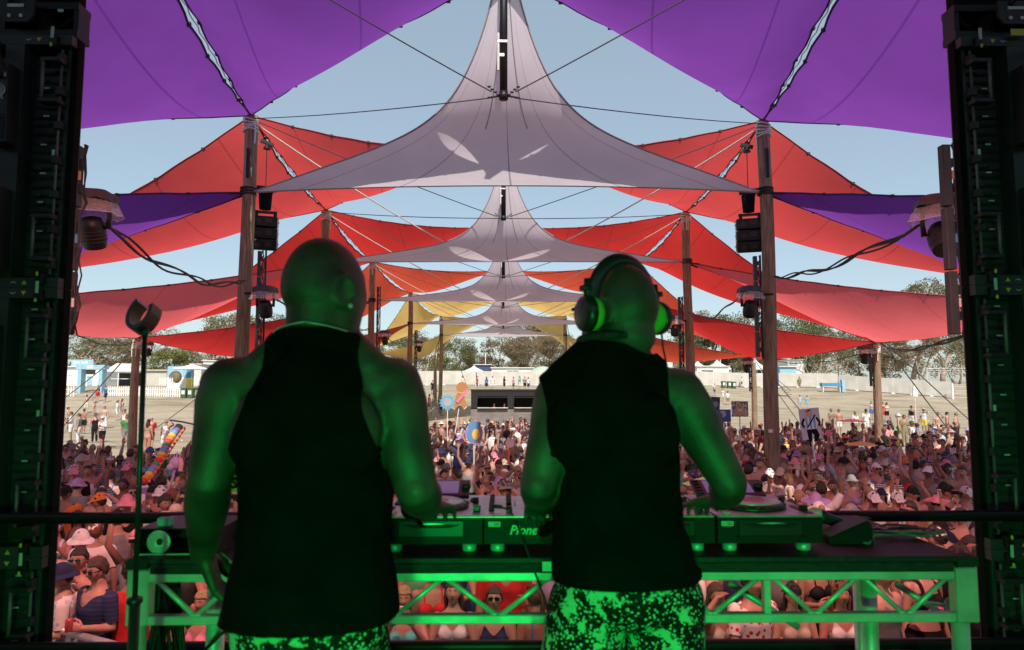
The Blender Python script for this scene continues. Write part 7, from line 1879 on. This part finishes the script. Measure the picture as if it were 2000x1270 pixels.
for k in range(9):
    cs = ['white', 'red', 'blue', 'white', 'black', 'pink', 'turquoise', 'grey', 'white']; px = [903, 932, 950, 962, 985, 1003, 1015, 1025, 1032][k]
    place_ = None
    FP.append((px, 762 + (k % 3), S_('m_down' if k % 2 else 'f_down', top='tee', tc=cs[k], skin='light', hair='short' if k % 2 else 'long', gl=None, bc=['white', 'black', 'navy'][k % 3]), r_.uniform(-170, 170), 'person in a %s shirt on the bank behind the container bar, number %s from the left' % (cs[k], 'first second third fourth fifth sixth seventh eighth ninth'.split()[k])))
for k in range(5):
    px = [845, 850, 858, 838, 862][k]; FP.append((px, [772, 786, 800, 806, 812][k], S_('m_drink' if k % 2 else 'f_down', 'cap' if k == 1 else None, 'white', 'short', 'dark brown', 'tee', ['black', 'pink', 'white', 'red', 'pale blue'][k], skin='tanned', gl=None), 30 * k, 'person in %s standing close to the last left tall pole' % ['black', 'pink', 'white', 'red', 'pale blue'][k]))
for f_ in FP:
    lb = f_[4]; lb = lb.replace(', number', ',')
    field(f_[0], f_[1], f_[2], f_[3], lb)

# ------------------------------------------------------------------ things carried in the crowd
def sign(px, py, d, w, h, label, build, tilt=0, stick=1.0, mt='white_paint'):
    p = at(px, py, d); t = empty('held_sign', p, R(0), label, 'sign'); t.rotation_euler = (0, R(tilt), 0)
    build(t, w, h); MB().tube([(0, .03, -h / 2 + .1), (0, .03, -h / 2 - stick)], .018, 6).build('stick', M['white_paint'], t)
def cmat(n, c): 
    if n not in M: M[n] = mat(n, c, .6, noise=.1, nscale=10)
    return M[n]
def board(t, w, h, m_): MB().box((0, 0, 0), (w, .02, h)).build('board', m_, t)
def dog(t, w, h):
    board(t, w, h, mat('speckled_photo_print', (.55, .5, .45), .6, col2=(.12, .12, .10), nscale=14, contrast=(.48, .52)))
    f = cmat('golden_fur_print', (.58, .36, .20)); m = MB()
    m.ball((0, -.014, .05), (w * .21, .006, h * .27), 14, 10); m.ball((-.02, -.012, -h * .2), (w * .27, .006, h * .26), 14, 10); m.ball((w * .25, -.013, -h * .33), (w * .14, .006, h * .12), 10, 8); m.ball((-w * .25, -.013, -h * .33), (w * .12, .006, h * .11), 10, 8)
    for s in (-1, 1): m.ball((s * w * .19, -.013, .03), (w * .06, .006, h * .2), 8, 6)
    m.build('dog_print', f, t, smooth=True); m = MB(); m.ball((0, -.022, .03), (.03, .005, .022), 8, 6)
    for s in (-1, 1): m.ball((s * .05, -.021, .11), (.016, .004, .016), 8, 6)
    m.build('face_print', M['black_metal'], t); MB().ball((0, -.0195, -.02), (.07, .004, .05), 10, 6).build('muzzle_print', cmat('cream_print', (.75, .6, .45)), t)
sign(1445, 799, 20.5, .50, .46, 'printed poster of a golden dog held up on a white stick', dog, stick=.95)
def figure(t, w, h):
    board(t, w, h, cmat('lilac_card', (.52, .48, .62)))
    MB().ball((0, -.014, h * .32), (.075, .006, .09), 12, 8).ball((-.16, -.014, -.07), (.03, .005, .03), 8, 6).ball((.2, -.014, -.07), (.03, .005, .03), 8, 6).build('head_print', cmat('skin_print', (.58, .32, .24)), t)
    m = MB(); m.extrude([(-.13, h * .22), (.13, h * .22), (.16, .0), (.12, -.12), (-.12, -.12), (-.15, 0)], -.014, -.011); m.build('shirt_print', cmat('white_print', (.7, .7, .75)), t)
    m = MB()
    for x in (-.09, 0.0, .09): m.box((x, -.0155, .03), (.045, .003, .27))
    m.build('stripe_print', cmat('blue_print', (.15, .32, .6)), t)
    m = MB(); m.box((.02, -.0185, .06), (.03, .003, .34), rot=Matrix.Rotation(R(38), 3, 'Y')); m.tube([(-.14, -.014, .13), (-.20, -.014, .02), (-.16, -.014, -.06)], .025, 6).tube([(.14, -.014, .13), (.21, -.014, .02), (.19, -.014, -.06)], .025, 6)
    m.extrude([(-.11, -.12), (.12, -.12), (.17, -.27), (.10, -.40), (.02, -.40), (.05, -.26), (0, -.2), (-.02, -.40), (-.09, -.40)], -.015, -.011); m.extrude([(-.11, h * .395), (0, h * .47), (.05, h * .44), (-.06, h * .40)][::-1], -.02, -.018); m.build('dark_print', M['black_cloth'], t)
sign(1583, 828, 15.6, .46, .70, 'tilted lilac poster of a small figure in a blue striped shirt held above the crowd', figure, tilt=-6, stick=.5)
def rnd(t, w, h):
    MB().lathe([(w / 2, -.01), (w / 2, .01)], n=36, rot=Matrix.Rotation(R(90), 3, 'X')).build('board', cmat('pink_card', (.55, .38, .5)), t); t.scale = (1, 1, 1.25)
    MB().lathe([(w * .46, 0), (w * .46, .004)], (0, -.012, 0), 36, rot=Matrix.Rotation(R(90), 3, 'X')).build('disc_print', cmat('violet_card', (.32, .24, .55)), t)
    MB().extrude([(-.10, .08), (.12, .10), (.14, .17), (.0, .2), (-.13, .15)], -.022, -.018).ball((-.02, -.02, -.02), (.12, .004, .13), 12, 8).build('blue_print', cmat('steel_blue_print', (.10, .28, .50)), t)
    MB().ball((.04, -.023, -.02), (.09, .003, .085), 12, 8).build('yellow_print', cmat('amber_print', (.75, .50, .10)), t)
sign(926, 846, 14.2, .36, .42, 'oval violet and yellow placard held up between the performers', rnd, stick=.6)
def cookie(t, w, h):
    b_ = cmat('gingerbread_card', (.46, .22, .07)); m = MB()
    m.lathe([(.20, -.015), (.20, .015)], (0, 0, .38), 26, rot=Matrix.Rotation(R(90), 3, 'X'))
    m.build('round_top', b_, t); m = MB(); m.extrude([(-.12, .22), (.1, .22), (.16, .0), (.30, -.28), (.20, -.40), (.02, -.18), (-.14, -.46), (-.27, -.38), (-.18, -.05)], -.014, .014); m.build('body_board', b_, t)
    MB().box((.07, -.03, .10), (.62, .03, .10), rot=Matrix.Rotation(R(-58), 3, 'Y')).build('pink_card_strip', cmat('hot_pink_card', (.70, .22, .34)), t)
    m = MB(); m.tube([(-.25, -.02, -.36), (-.2, -.02, -.38), (-.15, -.02, -.42)], .012, 5).tube([(.19, -.02, -.36), (.25, -.02, -.30), (.28, -.02, -.26)], .012, 5).tube([(-.1, -.02, .2), (0, -.02, .18), (.08, -.02, .2)], .010, 5); m.build('white_trim', M['white_paint'], t)
sign(899, 778, 24.5, .5, .95, 'brown gingerbread shaped cutout with a pink strip held above the crowd', cookie, tilt=8, stick=1.0)
def star(t, w, h):
    n = 15; pts_ = []
    for q in range(2 * n): a = math.pi * q / n; rr = .22 if q % 2 else .30; pts_.append((rr * math.sin(a), rr * math.cos(a)))
    MB().extrude(pts_, -.01, .01).build('board', cmat('sky_blue_card', (.14, .42, .60)), t); MB().lathe([(.15, 0), (.15, .006)], (0, -.012, 0), 26, rot=Matrix.Rotation(R(90), 3, 'X')).build('disc_print', cmat('grey_card', (.42, .42, .46)), t)
sign(874, 786, 24.0, .4, .5, 'pale blue spiky round placard left of the gingerbread cutout', star, stick=1.0)
def blk(t, w, h): board(t, w, h, cmat('dark_card', (.05, .055, .09))); MB().lathe([(.09, 0), (.09, .004)], (0, -.012, 0), 24, rot=Matrix.Rotation(R(90), 3, 'X')).build('disc_print', cmat('grey_blue_card', (.26, .3, .4)), t)
sign(1397, 790, 21, .28, .46, 'dark placard with a grey disc held beside the right performer arm', blk, tilt=4, stick=.6)
def blu(t, w, h): board(t, w, h, cmat('royal_blue_card', (.05, .09, .30))); MB().lathe([(.10, 0), (.10, .004)], (-.04, -.012, .05), 24, rot=Matrix.Rotation(R(90), 3, 'X')).build('disc_print', cmat('pale_card', (.4, .46, .52)), t)
sign(1414, 812, 20, .40, .36, 'blue placard with a pale disc left of the dog poster', blu, tilt=0, stick=.4)
def gry(t, w, h): MB().extrude([(-.1, -.28), (.1, -.28), (.1, .2), (.06, .28), (-.06, .28), (-.1, .2)], -.01, .01).build('board', cmat('slate_card', (.10, .11, .14)), t)
sign(1404, 828, 17, .2, .5, 'grey rounded placard touching the right performer arm', gry, stick=.3)
def ghost(t, w, h): MB().extrude([(-.16, -.35), (.16, -.35), (.13, .2), (.09, .33), (-.09, .33), (-.13, .2)], -.06, .06).build('lantern', M['white_paint'], t)
sign(1787, 764, 45, .4, .7, 'pale lantern shaped sign on a tall thin pole over the right field', ghost, stick=4.5)
def garland():
    p0 = at(278, 945, 12.2); p1 = at(352, 832, 13.4); cs = [('red', (.6, .04, .04)), ('orange', (.75, .24, .05)), ('amber', (.75, .5, .08)), ('light_blue', (.12, .35, .6)), ('violet', (.32, .18, .5)), ('green_c', (.06, .3, .1))]
    t = empty('rainbow_garland', p0, 0, 'rainbow banded stuffed garland held up above the crowd on the left', 'garland'); d = p1 - p0; n = 18; q = d.normalized().to_track_quat('Z', 'Y').to_matrix(); L_ = d.length / n
    for k in range(n):
        nm, c = cs[k % 6]; MB().lathe([(.055, 0), (.072, L_ * .2), (.074, L_ * .8), (.055, L_)], d * (k / n) + Vector((.03 * math.sin(k * .35), 0, 0)), 12, rot=q).build('band', cmat('felt_' + nm, c), t, smooth=True)
    e = d + Vector((.02, 0, .06)); m = MB(); m.tube([e + Vector((-.22, 0, .05)), e + Vector((0, 0, .02)), e + Vector((.24, 0, -.03))], .018, 6); m.build('tinsel_bar', cmat('violet_tinsel', (.22, .12, .34)), t)
    m = MB(); m.tube([Vector((.12, 0, .05)), d * .5 + Vector((.12, 0, 0)), d + Vector((.1, 0, -.05))], .012, 5)
    for k in range(14): m.ball(d * (k / 14) + Vector((.12, 0, .04)), .028, 7, 5)
    m.build('bead_string', cmat('orange_bead', (.75, .16, .06)), t, smooth=True)
garland()
p = at(342, 905, 11.0); t = empty('hobby_horse', p, 0, 'lilac plush hobby horse head on a furry stick left of the left performer', 'toy'); pk = cmat('lilac_plush', (.45, .30, .55))
MB().ball((0, 0, 0), (.09, .06, .10), 14, 10).ball((-.05, -.04, -.06), (.06, .05, .06), 12, 8).build('head', pk, t, smooth=True); MB().tube([(.02, 0, .08), (.03, 0, .19)], [.022, .003], 8).tube([(.06, 0, .07), (.10, 0, .15)], [.02, .003], 8).tube([(-.02, 0, .09), (-.01, 0, .14)], [.018, .004], 8).build('ear', pk, t); MB().tube([(.08, .0, .08), (.10, 0, -.02), (.09, 0, -.12)], .035, 8).build('mane', cmat('pink_plush', (.65, .35, .42)), t); MB().tube([(0, 0, -.08), (-.03, 0, -.25), (-.12, 0, -.48)], .02, 8).build('stick', pk, t)
def parasol(px, py, d, r, mt, label):
    p = at(px, py, d); t = empty('parasol', p, 0, label, 'parasol', 'small parasols in the crowd'); n = 14; vs = [(0, 0, .06)]; fs = []
    for q in range(n): a = 6.2832 * q / n; vs.append((r * math.cos(a), r * math.sin(a), -.04)); fs.append((0, 1 + q, 1 + (q + 1) % n))
    MB().add(vs, fs).build('canopy', mt, t); m = MB()
    for q in range(n): m.tube([(0, 0, .05), (vs[1 + q][0], vs[1 + q][1], -.045)], .004, 4)
    m.build('rib', M['off_white'], t); MB().tube([(0, 0, .05), (.02, 0, -.5)], .010, 6).build('handle', M['off_white'], t)
parasol(1662, 821, 26, .55, cmat('pink_paper', (.7, .35, .42)), 'small pink parasol at the sunny back of the crowd'); parasol(1681, 866, 18.5, .42, cmat('yellow_paper', (.75, .5, .16)), 'small yellow parasol in the shade left of the outer right pole'); parasol(1372, 940, 9.8, .28, cmat('green_paper', (.25, .5, .2)), 'small green parasol beside the right performer elbow')
p = at(996, 866, 13); t = empty('tambourine', p, 0, 'round drum skin on an orange furry stick held up in the middle', 'toy'); MB().lathe([(.085, 0), (.085, .03)], n=20, rot=Matrix.Rotation(R(78), 3, 'X')).build('drum', M['off_white'], t); MB().tube([(0, 0, -.08), (-.02, 0, -.22), (-.03, 0, -.36)], .022, 8).build('stick', cmat('orange_bead', (.75, .16, .06)), t)
p = at(300, 1, 1) if False else None
t = tag(MB().lathe([(.032, 0), (.032, .01)], n=28, rot=Matrix.Rotation(R(90), 3, 'X')).build('yellow_sticker_box', M['yellow'], None, loc=at(461, 943, 2.42)), 'round yellow sticker on the gear behind the left performer arm', 'sticker')
text_mesh('lettering', 'S', .05, M['cable_black'], t, (-.014, -.0115, -.016), (R(90), 0, 0), bold=.002)
for (s_, size, loc, par) in text_mesh_later: text_mesh('lettering', s_, size, M['white_paint'], par, loc, (R(90), 0, 0), ext=.01, bold=.015)

# ------------------------------------------------------------------ front barrier
def front_barrier(p0, p1, label):
    p0, p1 = Vector((*p0, 0)), Vector((*p1, 0)); d = p1 - p0; n = max(1, round(d.length / 1.1)); t = empty('front_barrier', p0, math.atan2(d.y, d.x), label, 'barrier', 'aluminium barriers along the stage pit'); L_ = d.length / n; h = 1.14
    for i in range(n):
        x0 = i * L_; a = .012
        MB().tube([(x0 + a, 0, h), (x0 + L_ - a, 0, h)], .033, 12).build('top_rail', M['alu_pink'], t, smooth=True)
        MB().box((x0 + L_ / 2, .03, h / 2 - .02), (L_ - .05, .012, h - .1)).build('perforated_panel', M['perf'], t)
        for x in (x0 + .02, x0 + L_ - .02): MB().box((x, .03, h / 2), (.035, .04, h - .03)).build('upright', M['alu_pink'], t)
        for x in (x0 + .15, x0 + L_ - .15): MB().box((x, -.2, h / 2), (.04, .04, h * 1.05), rot=Matrix.Rotation(R(-22), 3, 'X')).build('brace', M['alu_pink'], t)
        MB().box((x0 + L_ / 2, -.42, .02), (L_ - .02, .9, .03)).build('foot_plate', M['alu_pink'], t)
M['perf'] = mat('perforated_aluminium', (.40, .38, .37), .55, .3)
_N = M['perf'].node_tree.nodes; _L = M['perf'].node_tree.links; _tc = _N.new('ShaderNodeTexCoord'); _w = _N.new('ShaderNodeTexVoronoi'); _w.inputs['Scale'].default_value = 55; _w.inputs['Randomness'].default_value = 0; _L.new(_tc.outputs['Object'], _w.inputs['Vector'])
_r = _N.new('ShaderNodeValToRGB'); _r.color_ramp.elements[0].position = .35; _r.color_ramp.elements[0].color = (.03, .03, .03, 1); _r.color_ramp.elements[1].position = .45; _r.color_ramp.elements[1].color = (.42, .40, .39, 1); _L.new(_w.outputs['Distance'], _r.inputs[0]); _L.new(_r.outputs[0], _N['Principled BSDF'].inputs['Base Color'])
front_barrier((-2.9, 6.05), (3.3, 6.05), 'straight aluminium barrier along the front row')
front_barrier((-6.3, 7.80), (-2.95, 6.07), 'aluminium barrier angled back on the left, pink in the light')
front_barrier((3.35, 6.07), (7.0, 7.28), 'aluminium barrier angled back on the right, pink in the light')
# ------------------------------------------------------------------ speakers, battens and moving lights on the poles
def moving_light(p, label, sc=1.0, yaw=0, headtilt=25, cover=True, parent=None):
    t = empty('moving_light', p, R(yaw), label, 'stage light', 'moving lights hung on the poles'); t.scale = (sc, sc, sc)
    MB().box((0, 0, -.02), (.40, .34, .15), bev=.03).build('base', M['black_metal'], t)
    for s in (-1, 1): MB().tube([(s * .20, 0, -.08), (s * .215, 0, -.25), (s * .20, 0, -.42)], [(.03, .055), (.028, .05), (.035, .055)], 10).build('yoke_arm', M['black_metal'], t, smooth=True)
    q = Matrix.Rotation(R(headtilt), 3, 'X') @ Matrix.Rotation(R(180), 3, 'X')
    MB().lathe([(.06, -.16), (.13, -.14), (.165, -.04), (.165, .10), (.15, .24), (.14, .27), (.12, .27)], (0, 0, -.42), 22, rot=q).build('head', M['black_metal'], t, smooth=True)
    MB().lathe([(.118, .255), (.118, .262)], (0, 0, -.42), 22, rot=q).build('lens', M['glass_dark'], t, smooth=True)
    m = MB()
    for k in range(4): m.lathe([(.168, -.0 + .05 * k), (.172, .008 + .05 * k), (.168, .016 + .05 * k)], (0, 0, -.42), 22, rot=q, caps=False)
    m.build('cooling_fin', M['dark_grey'], t, smooth=True)
    if cover:
        vs = []; fs = []; n = 28
        for k, (rr, z) in enumerate(((.0, .13), (.22, .125), (.31, .05), (.33, -.07))):
            for j in range(n): a = 6.2832 * j / n; w = .018 * math.sin(a * 5 + 1) * (k > 1) + .012 * math.sin(a * 9) * (k > 1); sq_ = .84 / (math.cos(a) ** 4 + math.sin(a) ** 4) ** .25; vs.append(((rr + w) * sq_ * math.cos(a) * 1.05, (rr + w) * sq_ * math.sin(a) * .95, z * .8 + .5 * w))
        for k in range(3):
            for j in range(n): j2 = (j + 1) % n; fs.append((k * n + j, k * n + j2, (k + 1) * n + j2, (k + 1) * n + j))
        MB().add(vs, fs).build('rain_hood', M['hood'], t, smooth=True)
        vs = []; fs = []
        for k, (rr, z) in enumerate(((.30, -.06), (.33, -.15), (.37, -.24))):
            for j in range(n): a = 6.2832 * j / n; w = .022 * math.sin(a * 6) + .014 * math.sin(a * 11 + 2); vs.append(((rr + w * (k > 0)) * math.cos(a), (rr + w * (k > 0)) * math.sin(a) * .95, z + w * (.5 + .5 * math.sin(a))))
        for k in range(2):
            for j in range(n): j2 = (j + 1) % n; fs.append((k * n + j, k * n + j2, (k + 1) * n + j2, (k + 1) * n + j))
        sk_ = MB().add(vs, fs).build('clear_skirt', M['plastic_clear'], t, smooth=True)
        MB().tube([vs[2 * n + j] for j in range(n)] + [vs[2 * n]], .006, 5).build('skirt_hem', M['off_white'], sk_)
    return t
M['hood'] = mat('grey_rain_hood', (.07, .065, .075), .6, noise=.3, nscale=8, bump=.4, bscale=12)
def batten(p_top, p_bot, label, off=.11, w=.085):
    t = empty('lighting_batten', p_top, 0, label, 'LED batten', 'LED battens beside the poles'); L_ = (p_top - p_bot).length
    n = max(2, int(L_ / .62)); h = L_ / n
    for k in range(n):
        MB().box((0, 0, -h * (k + .5)), (w, .10, h - .02), bev=.008).build('lamp_bar', M['dark_grey'], t)
        for q in range(2): MB().box((w * .7, -.01, -h * (k + .3 + .4 * q)), (.03, .05, .10)).build('clamp', M['black_metal'], t)
        MB().box((w * .62, -.045, -h * (k + .5)), (.03, .01, .10)).build('sticker', M['label_y2'] if k % 3 == 0 else (M['blue'] if k % 3 == 1 else M['off_white']), t)
    MB().tube([(off + .03, .02, .02), (off + .03, .02, -L_ - .05)], .024, 8).build('carrying_tube', M['dark_grey'], t, smooth=True)
    m = MB(); rr = random.Random(int(abs(p_top.x * 10)))
    for q in range(3):
        pts = []
        for i in range(14): pts.append((w * .5 + .02 + rr.uniform(-.01, .07), -.03 + rr.uniform(-.03, .03), -L_ * i / 13))
        m.tube(pts, .009, 5)
    m.build('data_cable', M['cable_black'], t, smooth=True)
    return t
M['label_y2'] = mat('orange_sticker', (.6, .3, .05), .5)
def speaker_cluster(p, label, s):
    t = empty('speaker_cluster', p, R(-18 * s), label, 'loudspeaker', 'loudspeakers hung by the first poles')
    MB().tube([(0, 0, 1.75), (0, 0, .55)], .012, 5).build('chain', M['steel_rope'], t)
    MB().lathe([(.10, 1.70), (.04, 1.82), (.0, 1.83)], n=12).box((0, 0, 1.86), (.32, .10, .08), rot=Matrix.Rotation(R(18), 3, 'Y')).build('hook_block', M['black_metal'], t)
    MB().tube([(-.22, 0, .66), (.26, 0, .66)], .075, 14).box((.02, 0, .62), (.34, .18, .14), bev=.02).build('chain_motor', M['black_metal'], t)
    MB().tube([(0, 0, .56), (0, 0, .12)], [(.17, .13), (.14, .11)], 12).build('chain_bag', M['black_cloth'], t)
    MB().box((.02, 0, .05), (.55, .12, .05)).box((.25, 0, .0), (.08, .3, .12)).box((-.2, 0, 0), (.08, .3, .12)).build('flying_frame', M['black_metal'], t)
    ang = 0; z = -.06
    for k in range(3):
        a = -3 - 7 * k; rt = Matrix.Rotation(R(a * -s if False else 0), 3, 'Y') @ Matrix.Rotation(R(6 + 7 * k), 3, 'X')
        c = Vector((0.0, -.015 * k * k, z - .14)); 
        MB().box(c, (.62, .42, .27), rot=rt, bev=.02).build('cabinet', M['black_metal'], t)
        MB().box(c + rt @ Vector((0, .215, 0)), (.58, .012, .24), rot=rt).build('grille', M['dark_grey'], t)
        m = MB()
        for q in (-1, 1): m.box(c + rt @ Vector((q * .325, .0, 0)), (.02, .1, .26), rot=rt); m.box(c + rt @ Vector((q * .345, .0, .0)), (.02, .16, .02), rot=rt)
        m.build('link_bar', M['alu'], t)
        m = MB(); m.box(c + rt @ Vector((.1, -.212, .03)), (.16, .01, .12), rot=rt); m.tube([c + rt @ Vector((-.14, -.222, 0)), c + rt @ Vector((-.14, -.215, 0))], .07, 14); m.build('rear_plate', M['dark_grey'], t)
        z -= .285
    return t
speaker_cluster(at(512, 415, 16.9) + Vector((0, .2, 0)), 'loudspeaker cluster hung from a chain motor beside the nearest left pole', -1)
speaker_cluster(at(1468, 420, 16.9) + Vector((0, .2, 0)), 'loudspeaker cluster hung from a chain motor beside the nearest right pole', 1)
batten(at(508, 490, 16.5), at(495, 695, 16.5), 'dark vertical LED batten beside the nearest left pole')
batten(at(1474, 500, 16.5), at(1487, 698, 16.5), 'dark vertical LED batten beside the nearest right pole')
batten(at(738, 560, 36), at(736, 690, 36), 'slim LED batten beside the third left pole')
batten(at(811, 645, 48.8), at(809, 725, 48.8), 'slim LED batten beside the fourth left pole')
batten(at(1326, 580, 25.5), at(1333, 720, 25.5), 'slim LED batten beside the second right pole')
batten(at(1698, 672, 28.8), at(1702, 755, 28.8), 'dark LED batten beside the outer right pole')
batten(at(1463, 697, 41.5), at(1460, 765, 41.5), 'dark LED batten beside the low pole under the red sail')
batten(at(1843, 283, 7.6), at(1878, 655, 7.6), 'large dark LED batten beside the right LED wall', w=.095)
batten(at(153, 285, 7.6), at(137, 655, 7.6), 'large dark LED batten half hidden by the left LED wall', w=.10, off=-.2)
ml = moving_light
ml(at(183, 388, 8.2), 'moving light under a grey rain hood beside the left LED wall', .88, 10, 30)
ml(at(1836, 398, 8.2), 'moving light under a dark rain hood beside the right LED wall', .95, -20, -35)
ml(at(519, 567, 16.3), 'moving light under a clear skirt by the nearest left pole', .95)
ml(at(1464, 567, 16.3), 'moving light under a clear skirt by the nearest right pole', .95)
ml(at(1318, 622, 25.3), 'moving light by the second right pole', .95)
ml(at(752, 649, 35.8), 'moving light by the third left pole', .95); ml(at(819, 669, 48.6), 'moving light by the fourth left pole', .95)
ml(at(1689, 680, 28.6), 'moving light by the outer right pole', .95); ml(at(290, 672, 28.6), 'moving light hung beside the outer left pole', .7)
ml(at(1459, 703, 41.3), 'moving light beside the low pole under the red sail', 1.1)
MB  # brackets joining battens to poles
for (a, b, dd, lab) in (((478, 573), (512, 573), 16.55, 'nearest left'), ((1474, 575), (1510, 575), 16.55, 'nearest right'), ((1322, 625), (1348, 628), 25.6, 'second right'), ((1860, 400), (1900, 400), 8, 'right LED wall')):
    tag(MB().tube([at(*a, dd), at(*b, dd)], .03 if dd > 10 else .02, 8).build('bracket', M['black_metal']), 'black bracket arm holding lights at the %s' % (lab + (' pole' if 'pole' not in lab and 'wall' not in lab else '')), 'bracket', 'brackets holding the lights')
def cable(p0, p1, sag, label, r=.012, n=3, w=.05, seed=1):
    rr = random.Random(seed); m = MB()
    for q in range(n):
        ph = rr.uniform(0, 6); pts = []
        for i in range(33):
            t_ = i / 32; p = p0.lerp(p1, t_); b_ = 4 * t_ * (1 - t_)
            pts.append(p + Vector((0, w * math.sin(t_ * 17 + ph) * min(1, b_ * 3), -sag * b_ + w * math.cos(t_ * 15 + ph * 2) * min(1, b_ * 3))))
        m.tube(pts, r, 5)
    tag(m.build('cable_run', M['cable_black'], smooth=True), label, 'cable', 'black cables strung between the poles')
cable(at(200, 435, 8.3), at(480, 548, 16.5), .35, 'bundle of black cables sagging from the left moving light to the nearest left pole', .016, 4, .06, 2)
cable(at(1795, 440, 8.3), at(1512, 540, 16.5), .18, 'bundle of black cables sagging from the right moving light to the nearest right pole', .016, 3, .05, 5)
cable(at(1440, 582, 16.4), at(1345, 610, 25.6), .35, 'black cable from the nearest right pole to the second right pole', .018, 2, .05, 6)
cable(at(540, 585, 16.3), at(725, 642, 36), .3, 'black cable from the nearest left pole behind the shaved head', .02, 2, .05, 7)
cable(at(1885, 655, 9), at(1718, 670, 29), .25, 'single black cable from the right LED wall to the outer right pole', .018, 2, .03, 8)
cable(at(1690, 690, 29), at(1500, 703, 42), .3, 'thin black cable from the outer right pole past the first right pole', .02, 1, .03, 9)
cable(at(1312, 625, 25.3), at(1240, 648, 36), .4, 'thin black cable left of the second right pole', .02, 1, .03, 10)
cable(at(755, 660, 35.8), at(800, 664, 48.6), .3, 'thin black cable between the third and fourth left poles', .02, 1, .03, 11)
cable(at(262, 668, 29), at(150, 655, 18), .2, 'thin dark cable left of the outer left pole', .016, 1, .02, 12)
# far right wooden pole next to the LED wall
pr = at(1893, 500, 17.5); wood_pole(pr, .17, 'reddish wooden pole against the right LED wall', None, seed=77)
# slotted plates on the first poles
for s, px in ((-1, 484), (1, 1499)):
    p = at(px, 318, 16.5); tag(MB().box((0, 0, 0), (.09, .05, .75), bev=.02).build('slotted_plate', M['black_metal'], None, loc=p), 'narrow black steel plate fixed near the top of the nearest %s pole' % side[s], 'plate', 'steel plates on the poles')
for px, py, d in ((1527, 840, 16.3), ):
    tag(MB().box((0, 0, 0), (.10, .01, .08)).build('paper_notice', M['white_paint'], None, loc=at(1505, 842, 16.4)), 'small white paper notice on the nearest right pole', 'notice')
